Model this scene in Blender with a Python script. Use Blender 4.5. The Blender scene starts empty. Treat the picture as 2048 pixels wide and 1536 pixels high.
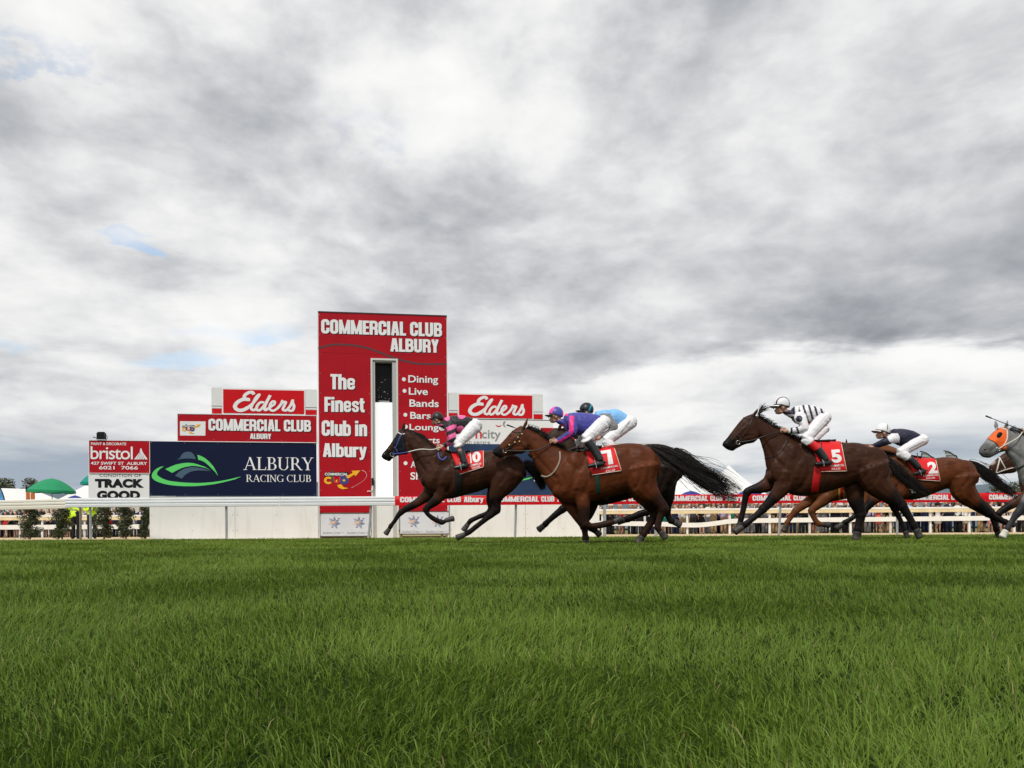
import bpy, math, random
import numpy as np
from mathutils import Vector, Matrix
from mathutils.bvhtree import BVHTree

random.seed(7); RNG = np.random.default_rng(7)
scene = bpy.context.scene
COL = scene.collection

# ------------------------------------------------------------------ camera
F = 1800.0            # focal length in photo pixels (photo 2048 x 1536)
CX, HY = 1024.0, 1058.0
CAM_H = 0.24
ROLL = 0.0059
cam_data = bpy.data.cameras.new('camera')
cam = bpy.data.objects.new('camera', cam_data); COL.objects.link(cam)
cam_data.sensor_width = 36.0
cam_data.lens = F / 2048.0 * 36.0
cam_data.shift_y = (HY - 768.0) / 2048.0
cam_data.clip_start = 0.05; cam_data.clip_end = 20000
cam.location = (0, 0, CAM_H)
cam.rotation_euler = (Matrix.Rotation(math.radians(90), 3, 'X') @ Matrix.Rotation(-ROLL, 3, 'Z')).to_euler()
scene.camera = cam

# ------------------------------------------------------------------ view
scene.view_settings.view_transform = 'Standard'
scene.view_settings.look = 'None'
scene.view_settings.exposure = 0.0
scene.view_settings.gamma = 1.0
scene.view_settings.use_curve_mapping = False

# ------------------------------------------------------------------ sun
SUN_AZ = math.radians(200)      # compass style: 0 = +Y, clockwise towards +X ; 200 = behind and left of the camera
SUN_EL = math.radians(52)
sun_dir = Vector((math.sin(SUN_AZ) * math.cos(SUN_EL), math.cos(SUN_AZ) * math.cos(SUN_EL), math.sin(SUN_EL)))
sd = bpy.data.lights.new('sun', 'SUN'); sd.energy = 2.6; sd.angle = math.radians(7); sd.color = (1.0, .965, .91)
so = bpy.data.objects.new('sun', sd); COL.objects.link(so)
so.rotation_euler = (-sun_dir).to_track_quat('-Z', 'Y').to_euler()
so.location = (0, 0, 30)

# ------------------------------------------------------------------ sky
world = bpy.data.worlds.new('World'); scene.world = world; world.use_nodes = True
def build_sky():
    nt = world.node_tree; nt.nodes.clear()
    N, L = nt.nodes, nt.links
    def node(t, **k):
        n = N.new(t)
        for a, b in k.items(): setattr(n, a, b)
        return n
    def setin(n, i, v):
        if isinstance(v, (int, float, tuple)): n.inputs[i].default_value = v
        else: L.new(v, n.inputs[i])
    def M(op, a, b=None, c=None, clamp=False):
        n = node('ShaderNodeMath', operation=op, use_clamp=clamp)
        setin(n, 0, a)
        if b is not None: setin(n, 1, b)
        if c is not None: setin(n, 2, c)
        return n.outputs[0]
    def smooth(x, a, b, lo=0.0, hi=1.0):
        n = node('ShaderNodeMapRange', interpolation_type='SMOOTHSTEP')
        setin(n, 0, x); setin(n, 1, a); setin(n, 2, b); setin(n, 3, lo); setin(n, 4, hi)
        return n.outputs[0]
    def noise(vec, scale, detail=6, rough=.55, dist=0.0, seed=0.0):
        n = node('ShaderNodeTexNoise', noise_dimensions='3D')
        n.inputs['Scale'].default_value = scale; n.inputs['Detail'].default_value = detail
        n.inputs['Roughness'].default_value = rough; n.inputs['Distortion'].default_value = dist
        va = node('ShaderNodeVectorMath', operation='ADD'); L.new(vec, va.inputs[0]); va.inputs[1].default_value = (seed, seed * 1.7, seed * .3)
        L.new(va.outputs[0], n.inputs['Vector'])
        return n.outputs['Fac']
    def mix(f, a, b):
        n = node('ShaderNodeMix', data_type='RGBA'); setin(n, 0, f); setin(n, 6, a); setin(n, 7, b)
        return n.outputs[2]
    def comb(x, y, z):
        n = node('ShaderNodeCombineXYZ'); setin(n, 0, x); setin(n, 1, y); setin(n, 2, z); return n.outputs[0]
    tc = node('ShaderNodeTexCoord'); sp = node('ShaderNodeSeparateXYZ'); L.new(tc.outputs['Generated'], sp.inputs[0])
    dx, dy, dz = sp.outputs
    zc = M('MAXIMUM', dz, 0.0)
    # a flat cloud deck seen from below: direction / elevation gives positions on the deck
    den = M('ADD', zc, .055)
    px, py = M('DIVIDE', dx, den), M('DIVIDE', dy, den)
    deck = comb(px, py, 0.0)
    def centred(x, k): return M('MULTIPLY', M('SUBTRACT', x, .5), k)
    w1 = noise(deck, .6, 3, .5, 0, 3.1); w2 = noise(deck, .6, 3, .5, 0, 9.7)
    wdeck = comb(M('ADD', px, centred(w1, 1.3)), M('ADD', py, centred(w2, 1.3)), 0.0)
    # round-ish coordinates keep the puffs lumpy instead of smeared along the deck
    rz = M('MULTIPLY', M('POWER', zc, .72), 2.1)
    r1 = noise(comb(dx, dy, rz), 3.0, 3, .5, 0, 2.7); r2_ = noise(comb(dx, dy, rz), 3.0, 3, .5, 0, 7.9)
    round_ = comb(M('ADD', M('MULTIPLY', dx, 1.15), centred(r1, .09)), M('MULTIPLY', dy, .3), M('ADD', rz, centred(r2_, .09)))
    big = noise(wdeck, .55, 4, .5, 0, 1.3)
    puff = noise(round_, 5.4, 9, .54, 0, 6.1)
    bill = M('ABSOLUTE', M('SUBTRACT', M('MULTIPLY', noise(round_, 7.5, 8, .52, .1, 1.9), 2.0), 1.0))      # creases between heaped cells
    fine = noise(round_, 17.0, 8, .56, 0, 8.8)
    rolls = noise(wdeck, 1.5, 7, .55, .1, 5.2)
    tone = M('ADD', .782, M('ADD', centred(big, .42), M('ADD', centred(puff, .90), M('ADD', centred(rolls, .36), centred(fine, .26)))))
    tone = M('ADD', tone, M('MULTIPLY', M('SUBTRACT', bill, .22), .09))
    # a heavy dark bank to the right with a crisp near-horizon edge
    wob = M('ADD', centred(puff, 1.0), centred(rolls, .8))
    ex = M('MULTIPLY', M('MAXIMUM', M('SUBTRACT', 1.25, px), 0.0), .75)
    yy = M('SUBTRACT', M('ADD', py, wob), M('ADD', BANK_Y, ex))
    bank = M('MULTIPLY', smooth(yy, -.35, .06, 1, 0), smooth(M('ADD', py, M('MULTIPLY', wob, .8)), 1.9, 3.3))
    bank = M('MULTIPLY', bank, smooth(M('ADD', px, M('MULTIPLY', wob, .5)), -.05, 1.35))
    rim = M('MULTIPLY', M('MULTIPLY', smooth(yy, -.05, .12), smooth(yy, .15, .9, 1, 0)), smooth(px, -.3, .5))
    r2 = M('MULTIPLY', smooth(M('ADD', px, wob), .10, 1.0), M('MULTIPLY', smooth(M('ADD', py, wob), 1.3, 1.75), smooth(py, 1.9, 2.7, 1, 0)))
    t2 = M('ADD', M('SUBTRACT', M('SUBTRACT', tone, M('MULTIPLY', bank, .30)), M('MULTIPLY', r2, .13)), M('MULTIPLY', rim, .12))
    ramp = node('ShaderNodeValToRGB'); L.new(t2, ramp.inputs[0])
    el = ramp.color_ramp.elements
    el[0].position = .36; el[0].color = (.24, .25, .275, 1)
    el[1].position = .98; el[1].color = (.92, .92, .91, 1)
    for p, c in ((.50, (.365, .382, .41, 1)), (.60, (.48, .495, .52, 1)), (.70, (.62, .63, .645, 1)), (.79, (.755, .76, .765, 1)), (.87, (.85, .85, .845, 1))):
        e = el.new(p); e.color = c
    cloud = ramp.outputs[0]
    # low sky: thin blue-grey layers with brighter streaks
    streak = noise(comb(M('MULTIPLY', dx, 3.2), M('MULTIPLY', dy, 3.2), M('MULTIPLY', dz, 17.0)), 1.25, 8, .55, .35, 4.4)
    sramp = node('ShaderNodeValToRGB'); L.new(streak, sramp.inputs[0]); e = sramp.color_ramp.elements
    e[0].position = .36; e[0].color = (.33, .39, .47, 1); e[1].position = .70; e[1].color = (.82, .82, .81, 1)
    m_ = e.new(.47); m_.color = (.46, .52, .57, 1); m_ = e.new(.55); m_.color = (.63, .665, .69, 1)
    lowm = smooth(M('ADD', dz, M('MULTIPLY', M('SUBTRACT', streak, .5), .07)), .055, .125, 1, 0)
    cloud = mix(M('MULTIPLY', lowm, .93), cloud, sramp.outputs[0])
    # gaps of blue
    holes = None
    for hx, hy, rx, ry, amt in SKY_GAPS:
        a = M('DIVIDE', M('SUBTRACT', wxs(M, px, rolls), hx), rx); b = M('DIVIDE', M('SUBTRACT', wxs(M, py, fine), hy), ry)
        g = M('MULTIPLY', smooth(M('ADD', M('MULTIPLY', a, a), M('MULTIPLY', b, b)), 0.0, 1.0, 1, 0), amt)
        holes = g if holes is None else M('MAXIMUM', holes, g)
    holes = M('MULTIPLY', holes, smooth(M('ADD', M('MULTIPLY', puff, .5), M('MULTIPLY', fine, .5)), .36, .62, 1, .15))
    sky = node('ShaderNodeTexSky', sky_type='NISHITA', sun_disc=False)
    sky.sun_elevation = SUN_EL; sky.sun_rotation = SUN_AZ
    sky.air_density = 1.0; sky.dust_density = .6; sky.ozone_density = 1.5
    blue = node('ShaderNodeMix', data_type='RGBA', blend_type='MULTIPLY'); blue.inputs[0].default_value = 1
    L.new(sky.outputs[0], blue.inputs[6]); blue.inputs[7].default_value = (1.8, 2.05, 2.1, 1)
    # Background runs at strength .1, so the cloud radiance is given ten times over
    ten = node('ShaderNodeMix', data_type='RGBA', blend_type='MULTIPLY', clamp_result=False); ten.inputs[0].default_value = 1
    L.new(cloud, ten.inputs[6]); ten.inputs[7].default_value = (CLOUD_GAIN, CLOUD_GAIN, CLOUD_GAIN, 1)
    out = mix(holes, ten.outputs[2], blue.outputs[2])
    bg = node('ShaderNodeBackground'); bg.inputs['Strength'].default_value = .1
    L.new(out, bg.inputs['Color'])
    ow = node('ShaderNodeOutputWorld'); L.new(bg.outputs[0], ow.inputs[0])
def wxs(M, p, n): return M('ADD', p, M('MULTIPLY', M('SUBTRACT', n, .5), .9))
BANK_Y = 3.85
CLOUD_GAIN = 10.6
# centre x, y and radii on the deck, strength
SKY_GAPS = [(-1.0, 2.6, .09, .12, .55), (-1.45, 4.0, .34, .24, .6), (-1.05, 3.6, .26, .18, .5), (-.85, 1.64, .08, .09, .5), (-.34, 2.0, .13, .11, .35),
            (-2.2, 3.6, .25, .25, .35), ]
build_sky()

# ------------------------------------------------------------------ helpers
def W(px, py, y):
    """photo pixel -> world point on the plane Y = y"""
    dx, dz = px - CX, HY - py
    c, s = math.cos(ROLL), math.sin(ROLL)
    x, z = dx * c + dz * s, -dx * s + dz * c
    return Vector((x * y / F, y, CAM_H + z * y / F))
def RAY(px, py):
    return W(px, py, 1.0) - Vector((0, 0, CAM_H))
CAMV = Vector((0, 0, CAM_H))

def link(o, parent=None):
    COL.objects.link(o)
    if parent is not None: o.parent = parent
    return o
def mesh_obj(name, verts, faces, m, parent=None, smooth=False, mats=None, mi=None):
    me = bpy.data.meshes.new(name)
    me.from_pydata([tuple(v) for v in verts], [], [tuple(f) for f in faces]); me.update()
    for mm in (mats or [m]): me.materials.append(mm)
    if mi is not None: me.polygons.foreach_set('material_index', mi)
    if smooth: me.polygons.foreach_set('use_smooth', [True] * len(me.polygons))
    o = bpy.data.objects.new(name, me)
    return link(o, parent)
def tag(o, label=None, cat=None, group=None, kind=None):
    if label: o['label'] = label
    if cat: o['category'] = cat
    if group: o['group'] = group
    if kind: o['kind'] = kind
    return o
def thing(name, label, cat, loc=(0, 0, 0), group=None):
    """an Empty at the base of a thing; parts keep world coordinates through the parent inverse"""
    o = bpy.data.objects.new(name, None); o.location = loc; o.empty_display_size = .2
    link(o); tag(o, label, cat, group); return o
def adopt(parent, *objs):
    for o in objs:
        o.parent = parent
        o.matrix_parent_inverse = Matrix.Translation(-Vector(parent.location)) if parent.type == 'EMPTY' and parent.parent is None else Matrix()
    return objs[0]
def part(name, verts, faces, m, parent, smooth=False, **k):
    o = mesh_obj(name, verts, faces, m, None, smooth, **k)
    adopt(parent, o); return o

class MB:
    """collects shapes into one vertex / face list"""
    def __init__(s): s.v, s.f, s.c = [], [], []
    def add(s, v, f, tagv=None):
        n = len(s.v); s.v += [Vector(p) for p in v]; s.f += [tuple(i + n for i in q) for q in f]; s.c += [tagv] * len(v)
        return s
    def box(s, lo, hi, tagv=None):
        x0, y0, z0 = lo; x1, y1, z1 = hi
        v = [(x0,y0,z0),(x1,y0,z0),(x1,y1,z0),(x0,y1,z0),(x0,y0,z1),(x1,y0,z1),(x1,y1,z1),(x0,y1,z1)]
        return s.add(v, [(0,3,2,1),(4,5,6,7),(0,1,5,4),(1,2,6,5),(2,3,7,6),(3,0,4,7)], tagv)
    def tube(s, pts, r, n=6, tagv=None):
        pts = [Vector(p) for p in pts]; rs = r if isinstance(r, (list, tuple)) else [r] * len(pts)
        rings = []; up = None
        for i, p in enumerate(pts):
            t = (pts[min(i + 1, len(pts) - 1)] - pts[max(i - 1, 0)]); t = t.normalized() if t.length > 1e-9 else Vector((0, 0, 1))
            if up is None: up = Vector((0, 1, 0)) if abs(t.y) < .9 else Vector((1, 0, 0))
            a = (up - t * up.dot(t)).normalized(); b = t.cross(a); up = a
            rings.append([p + (a * math.cos(2 * math.pi * k / n) + b * math.sin(2 * math.pi * k / n)) * rs[i] for k in range(n)])
        v = [q for g in rings for q in g]; f = []
        for i in range(len(rings) - 1):
            for k in range(n): f.append((i*n+k, i*n+(k+1)%n, (i+1)*n+(k+1)%n, (i+1)*n+k))
        f.append(tuple(range(n - 1, -1, -1))); f.append(tuple((len(rings)-1)*n + k for k in range(n)))
        return s.add(v, f, tagv)
    def ell(s, c, r, rot=None, nu=14, nv=9, tagv=None):
        c = Vector(c); v = [Vector((0, 0, r[2]))]
        for j in range(1, nv):
            th = math.pi * j / nv
            for k in range(nu):
                ph = 2 * math.pi * k / nu
                v.append(Vector((r[0]*math.sin(th)*math.cos(ph), r[1]*math.sin(th)*math.sin(ph), r[2]*math.cos(th))))
        v.append(Vector((0, 0, -r[2])))
        if rot is not None: v = [rot @ p for p in v]
        v = [p + c for p in v]; f = []
        for k in range(nu): f.append((0, 1 + k, 1 + (k + 1) % nu))
        for j in range(nv - 2):
            for k in range(nu):
                a, b = 1 + j*nu + k, 1 + j*nu + (k+1) % nu
                f.append((a, a + nu, b + nu, b))
        e = len(v) - 1; o = 1 + (nv - 2) * nu
        for k in range(nu): f.append((e, o + (k + 1) % nu, o + k))
        return s.add(v, f, tagv)
    def loft(s, secs, n=18, sub=4, tagv=None, power=2.0):
        """secs: list of (centre, half axis a, half axis b); smooth loft with rounded caps"""
        S = [np.array([*c, *a, *b], float) for c, a, b in secs]
        P = []
        for i in range(len(S) - 1):
            p0, p1, p2, p3 = S[max(i-1, 0)], S[i], S[i+1], S[min(i+2, len(S)-1)]
            for k in range(sub):
                t = k / sub
                P.append(.5 * ((2*p1) + (p2-p0)*t + (2*p0-5*p1+4*p2-p3)*t*t + (3*p1-p0-3*p2+p3)*t**3))
        P.append(S[-1])
        def cap(end, nxt):
            d = end[:3] - nxt[:3]; d = d / (np.linalg.norm(d) + 1e-9)
            r = .5 * min(np.linalg.norm(end[3:6]), np.linalg.norm(end[6:9])); out = []
            for q in (.5, .85, .98):
                e = end.copy(); e[:3] = end[:3] + d * r * q; e[3:] = end[3:] * math.sqrt(max(0, 1 - q*q)); out.append(e)
            return out
        a = cap(P[0], P[1])[::-1]; b = cap(P[-1], P[-2])
        P = a + P + b
        v = []
        for q in P:
            for k in range(n):
                th = 2 * math.pi * k / n; cc, ss = math.cos(th), math.sin(th)
                cc = math.copysign(abs(cc) ** (2/power), cc); ss = math.copysign(abs(ss) ** (2/power), ss)
                v.append(Vector(q[:3] + q[3:6] * cc + q[6:9] * ss))
        f = []
        for i in range(len(P) - 1):
            for k in range(n): f.append((i*n+k, i*n+(k+1)%n, (i+1)*n+(k+1)%n, (i+1)*n+k))
        f.append(tuple(range(n - 1, -1, -1))); f.append(tuple((len(P)-1)*n + k for k in range(n)))
        return s.add(v, f, tagv)
    def build(s, name, m, parent=None, smooth=False):
        return part(name, s.v, s.f, m, parent, smooth) if parent is not None else mesh_obj(name, s.v, s.f, m, None, smooth)

def evaluated(o):
    dg = bpy.context.evaluated_depsgraph_get(); dg.update()
    return bpy.data.meshes.new_from_object(o.evaluated_get(dg))
def remesh(mb, name, voxel, smooth_n=4, fac=.5):
    """fuse overlapping closed shapes into one continuous skin"""
    me = bpy.data.meshes.new('tmp'); me.from_pydata([tuple(v) for v in mb.v], [], mb.f); me.update()
    o = bpy.data.objects.new('tmp', me); COL.objects.link(o)
    r = o.modifiers.new('r', 'REMESH'); r.mode = 'VOXEL'; r.voxel_size = voxel; r.use_smooth_shade = True
    if smooth_n:
        s = o.modifiers.new('s', 'SMOOTH'); s.factor = fac; s.iterations = smooth_n
    out = evaluated(o); out.name = name
    bpy.data.objects.remove(o); bpy.data.meshes.remove(me)
    return out
def me_np(me):
    a = np.empty(len(me.vertices) * 3, np.float32); me.vertices.foreach_get('co', a); return a.reshape(-1, 3)
def set_col(me, cols, name='fur'):
    at = me.color_attributes.new(name, 'FLOAT_COLOR', 'POINT')
    c = np.ones((len(cols), 4), np.float32); c[:, :3] = cols
    at.data.foreach_set('color', c.ravel())
def me_obj(name, me, mats, parent=None):
    for m in (mats if isinstance(mats, (list, tuple)) else [mats]): me.materials.append(m)
    o = bpy.data.objects.new(name, me); link(o)
    if parent is not None: adopt(parent, o)
    return o
def sm(x, a, b):
    t = np.clip((x - a) / (b - a + 1e-12), 0, 1); return t * t * (3 - 2 * t)

# ------------------------------------------------------------------ materials
MATS = {}
def mat(name, col, rough=.6, spec=.4, metal=0.0, var=0.0, scale=6.0, attr=None, coat=0.0, bump=0.0, bscale=60.0, sheen=0.0, trans=0.0):
    if name in MATS: return MATS[name]
    m = bpy.data.materials.new(name); m.use_nodes = True; nt = m.node_tree
    b = nt.nodes['Principled BSDF']
    b.inputs['Roughness'].default_value = rough; b.inputs['Specular IOR Level'].default_value = spec
    b.inputs['Metallic'].default_value = metal; b.inputs['Coat Weight'].default_value = coat; b.inputs['Coat Roughness'].default_value = .35
    if sheen: b.inputs['Sheen Weight'].default_value = sheen
    src = None
    if attr:
        a = nt.nodes.new('ShaderNodeAttribute'); a.attribute_name = attr; src = a.outputs['Color']
    if var > 0 or attr:
        tc = nt.nodes.new('ShaderNodeTexCoord'); nz = nt.nodes.new('ShaderNodeTexNoise')
        nz.inputs['Scale'].default_value = scale; nz.inputs['Detail'].default_value = 6
        nt.links.new(tc.outputs['Object'], nz.inputs['Vector'])
        mr = nt.nodes.new('ShaderNodeMapRange'); mr.inputs[1].default_value = .3; mr.inputs[2].default_value = .7
        mr.inputs[3].default_value = 1 - var; mr.inputs[4].default_value = 1 + var
        nt.links.new(nz.outputs['Fac'], mr.inputs[0])
        mx = nt.nodes.new('ShaderNodeMix'); mx.data_type = 'RGBA'; mx.blend_type = 'MULTIPLY'; mx.inputs[0].default_value = 1
        if src: nt.links.new(src, mx.inputs[6])
        else: mx.inputs[6].default_value = (*col, 1)
        cb = nt.nodes.new('ShaderNodeCombineColor')
        for i in range(3): nt.links.new(mr.outputs[0], cb.inputs[i])
        nt.links.new(cb.outputs[0], mx.inputs[7]); nt.links.new(mx.outputs[2], b.inputs['Base Color'])
    else: b.inputs['Base Color'].default_value = (*col, 1)
    if bump > 0:
        tc = nt.nodes.new('ShaderNodeTexCoord'); nz = nt.nodes.new('ShaderNodeTexNoise'); nz.inputs['Scale'].default_value = bscale; nz.inputs['Detail'].default_value = 4
        nt.links.new(tc.outputs['Object'], nz.inputs['Vector'])
        bp = nt.nodes.new('ShaderNodeBump'); bp.inputs['Strength'].default_value = bump; bp.inputs['Distance'].default_value = .02
        nt.links.new(nz.outputs['Fac'], bp.inputs['Height']); nt.links.new(bp.outputs[0], b.inputs['Normal'])
    if trans > 0:
        tr = nt.nodes.new('ShaderNodeBsdfTranslucent'); ms = nt.nodes.new('ShaderNodeMixShader'); ms.inputs[0].default_value = trans
        if b.inputs['Base Color'].links: nt.links.new(b.inputs['Base Color'].links[0].from_socket, tr.inputs['Color'])
        else: tr.inputs['Color'].default_value = (*col, 1)
        nt.links.new(b.outputs[0], ms.inputs[1]); nt.links.new(tr.outputs[0], ms.inputs[2])
        nt.links.new(ms.outputs[0], nt.nodes['Material Output'].inputs['Surface'])
    MATS[name] = m; return m
white = mat('white_paint', (.76, .765, .76), .5, .4, var=.05, scale=1.3)
white_rail = mat('white_plastic', (.72, .74, .74), .4, .5, var=.04, scale=3)
cream_rail = mat('cream_plastic', (.68, .67, .58), .45, .4, var=.05, scale=2)
sign_red = mat('red_sign_paint', (.385, .006, .014), .45, .14, var=.12, scale=.9)
bright_red = mat('bright_red_vinyl', (.56, .007, .012), .45, .14, var=.05, scale=2)
navy = mat('navy_sign_paint', (.006, .010, .036), .38, .13, var=.15, scale=.8)
letter_white = mat('white_vinyl', (.78, .78, .78), .45, .35)
letter_dark = mat('black_vinyl', (.012, .012, .014), .5, .12)
post_grey = mat('galvanised_steel', (.33, .35, .36), .5, .5, metal=.3, var=.1, scale=9)
black_plastic = mat('black_plastic', (.008, .008, .009), .45, .2)
# ------------------------------------------------------------------ ground, track, grass
def vnoise(x, y, s, seed):
    """smooth value noise"""
    x = np.asarray(x) * s; y = np.asarray(y) * s
    xi, yi = np.floor(x).astype(int), np.floor(y).astype(int); xf, yf = x - xi, y - yi
    xf, yf = xf*xf*(3-2*xf), yf*yf*(3-2*yf)
    def h(a, b): 
        q = np.sin(a * 127.1 + b * 311.7 + seed * 74.7) * 43758.5453; return q - np.floor(q)
    return (h(xi, yi)*(1-xf) + h(xi+1, yi)*xf)*(1-yf) + (h(xi, yi+1)*(1-xf) + h(xi+1, yi+1)*xf)*yf
TRACK_FAR = 24.6
LOW = -.10          # the public side lies a little lower than the track
def build_ground():
    m = bpy.data.materials.new('turf_soil'); m.use_nodes = True; nt = m.node_tree; b = nt.nodes['Principled BSDF']
    b.inputs['Roughness'].default_value = 1.0; b.inputs['Specular IOR Level'].default_value = 0.0
    tc = nt.nodes.new('ShaderNodeTexCoord'); n1 = nt.nodes.new('ShaderNodeTexNoise'); n1.inputs['Scale'].default_value = 1.1; n1.inputs['Detail'].default_value = 8
    nt.links.new(tc.outputs['Object'], n1.inputs['Vector'])
    r = nt.nodes.new('ShaderNodeValToRGB'); nt.links.new(n1.outputs['Fac'], r.inputs[0])
    r.color_ramp.elements[0].position = .35; r.color_ramp.elements[0].color = (.010, .018, .005, 1)
    r.color_ramp.elements[1].position = .7; r.color_ramp.elements[1].color = (.026, .046, .010, 1)
    nt.links.new(r.outputs[0], b.inputs['Base Color'])
    g = mesh_obj('ground', [(x, y, z) for y, z in ((-6000, 0), (TRACK_FAR + .2, 0), (45, LOW), (6000, LOW)) for x in (-6000, 6000)], [(2*i, 2*i+1, 2*i+3, 2*i+2) for i in range(3)], m)
    tag(g, 'green turf ground running out to the horizon', None, None, 'structure')
    sand = mat('sand', (.52, .40, .24), .95, .1, var=.22, scale=3, bump=.6, bscale=14)
    s = mesh_obj('path', [(-60, TRACK_FAR + .25, .006), (60, TRACK_FAR + .25, .006), (60, 45.05, LOW + .006), (-60, 45.05, LOW + .006), (60, 48.8, LOW + .006), (-60, 53.5, LOW + .006)], [(0, 1, 2, 3), (3, 2, 4, 5)], sand)
    tag(s, 'pale sand strip between the turf track and the crowd fence', None, None, 'structure')
    dry = mat('dry_lawn', (.17, .15, .06), .95, .1, var=.3, scale=.6)
    l = mesh_obj('lawn', [(-90, 55.8, LOW + .006), (90, 46.5, LOW + .006), (90, 140, LOW + .006), (-90, 140, LOW + .006)], [(0, 1, 2, 3)], dry)
    tag(l, 'trampled dry lawn under the crowd and tents', None, None, 'structure')
build_ground()

def build_grass():
    xs, ys = [], []
    # density falls with distance: many fine blades close up, fewer and broader ones far off
    d0, d1 = .45, TRACK_FAR + .3
    edges = np.geomspace(d0, d1, 90)
    for a, b in zip(edges[:-1], edges[1:]):
        mid = (a + b) / 2
        half = .62 * b + .95 + .02 * b
        dens = min(58000, 54000 * mid ** -1.62) + 140
        n = int(dens * (b - a) * 2 * half)
        ys.append(RNG.uniform(a, b, n)); xs.append(RNG.uniform(-half, half, n))
    x, y = np.concatenate(xs), np.concatenate(ys)
    # tufts: pull blades toward nearby tuft centres
    cell = .045
    ca, sa = math.cos(.57), math.sin(.57); rx, ry = x * ca + y * sa, -x * sa + y * ca      # turned, so that no row of tufts points at the viewer
    rx = rx + .6 * cell * np.sin(ry * 31) ; cxi, cyi = np.floor(rx / cell), np.floor(ry / cell)
    hx = np.sin(cxi * 12.99 + cyi * 78.23) * 43758.5; hx -= np.floor(hx); hy = np.sin(cxi * 39.3 + cyi * 11.13) * 24634.6; hy -= np.floor(hy)
    pull = np.where(RNG.random(len(x)) < .5, .6, .08)
    ddx, ddy = ((cxi + hx) * cell - rx) * pull, ((cyi + hy) * cell - ry) * pull
    x = x + ddx * ca - ddy * sa; y = y + ddx * sa + ddy * ca
    n = len(x)
    big = vnoise(x, y, .8, 1); med = vnoise(x, y, 2.7, 2); sml = vnoise(x, y, 9, 3)
    keep = RNG.random(n) < (.66 + .34 * sm(med * .6 + sml * .4, .2, .5))
    x, y, big, med, sml = x[keep], y[keep], big[keep], med[keep], sml[keep]; n = len(x)
    d = np.hypot(x, y)
    long_ = RNG.random(n) < .30
    H = np.where(long_, .020 + .016 * RNG.random(n) + .016 * RNG.random(n) ** 4, .008 + .014 * RNG.random(n)) * (.70 + .28 * big + .30 * med) * .98
    wd = np.maximum(.0016, .00052 * d) * RNG.uniform(.7, 1.35, n)
    H = H * (1 + .22 * sm(d, 3, 9))
    # lean: a common drift plus a random part
    ang = 2 * math.pi * (vnoise(x, y, 1.6, 5) * .9 + RNG.normal(0, .17, n))
    lean = H * np.clip(RNG.normal(.78, .36, n), .05, 1.6)
    lx, ly = lean * np.cos(ang) + H * .12, lean * np.sin(ang)
    th = RNG.uniform(0, math.pi, n); wx, wy = np.cos(th) * wd / 2, np.sin(th) * wd / 2 * .6
    up = np.sqrt(np.maximum(H**2 - (lean * .72)**2, (.3 * H)**2))
    z0 = np.zeros(n)
    V = np.empty((n, 7, 3), np.float32)
    def put(i, px_, py_, pz): V[:, i, 0] = px_; V[:, i, 1] = py_; V[:, i, 2] = pz
    put(0, x - wx, y - wy, z0); put(1, x + wx, y + wy, z0)
    put(2, x + lx*.17 - wx*.95, y + ly*.17 - wy*.95, up*.48); put(3, x + lx*.17 + wx*.95, y + ly*.17 + wy*.95, up*.48)
    put(4, x + lx*.52 - wx*.65, y + ly*.52 - wy*.65, up*.84); put(5, x + lx*.52 + wx*.65, y + ly*.52 + wy*.65, up*.84)
    put(6, x + lx, y + ly, up)
    me = bpy.data.meshes.new('grass')
    me.vertices.add(n * 7); me.vertices.foreach_set('co', V.ravel())
    base = (np.arange(n) * 7)[:, None]
    q = np.concatenate([base + np.array([[0, 1, 3, 2]]), base + np.array([[2, 3, 5, 4]])], 1).reshape(-1)
    t = (base + np.array([[4, 5, 6]])).reshape(-1)
    # loops per blade: 4 4 3
    loops = np.concatenate([base + np.array([[0, 1, 3, 2, 2, 3, 5, 4, 4, 5, 6]])], 1).reshape(-1)
    me.loops.add(n * 11); me.loops.foreach_set('vertex_index', loops.astype(np.int32))
    me.polygons.add(n * 3)
    st = ((np.arange(n) * 11)[:, None] + np.array([[0, 4, 8]])).reshape(-1)
    me.polygons.foreach_set('loop_start', st.astype(np.int32))
    me.update(calc_edges=True)
    me.polygons.foreach_set('use_smooth', np.ones(n * 3, bool))
    # blade colours: fresh to deep green by patch, a few straw ones
    g1, g2, g3 = np.array([.112, .184, .021]), np.array([.165, .242, .030]), np.array([.070, .128, .016])
    k = np.clip(.45 * big + .35 * med + .35 * RNG.random(n) - .1, 0, 1)[:, None]
    c = g3 * (1 - k) + g2 * k
    k2 = RNG.random(n)[:, None]; c = c * (1 - .4 * k2) + g1 * .4 * k2
    c *= (.72 + .56 * RNG.random(n))[:, None]
    far = sm(d, 5, 16)[:, None]; c = c * (1 + far * np.array([.10, .06, .0]))
    straw = RNG.random(n) < .014; c[straw] = np.array([.30, .26, .11]) * (.6 + .6 * RNG.random(straw.sum()))[:, None]
    yel = RNG.random(n) < .03; c[yel] = c[yel] * .4 + np.array([.15, .17, .03]) * .6
    set_col(me, np.repeat(c, 7, 0), 'blade')
    m = bpy.data.materials.new('grass_blade'); m.use_nodes = True; nt = m.node_tree; b = nt.nodes['Principled BSDF']
    a = nt.nodes.new('ShaderNodeAttribute'); a.attribute_name = 'blade'
    nt.links.new(a.outputs['Color'], b.inputs['Base Color']); b.inputs['Roughness'].default_value = .55; b.inputs['Specular IOR Level'].default_value = .16
    tr = nt.nodes.new('ShaderNodeBsdfTranslucent'); nt.links.new(a.outputs['Color'], tr.inputs['Color'])
    mx = nt.nodes.new('ShaderNodeMixShader'); mx.inputs[0].default_value = .22
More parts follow.
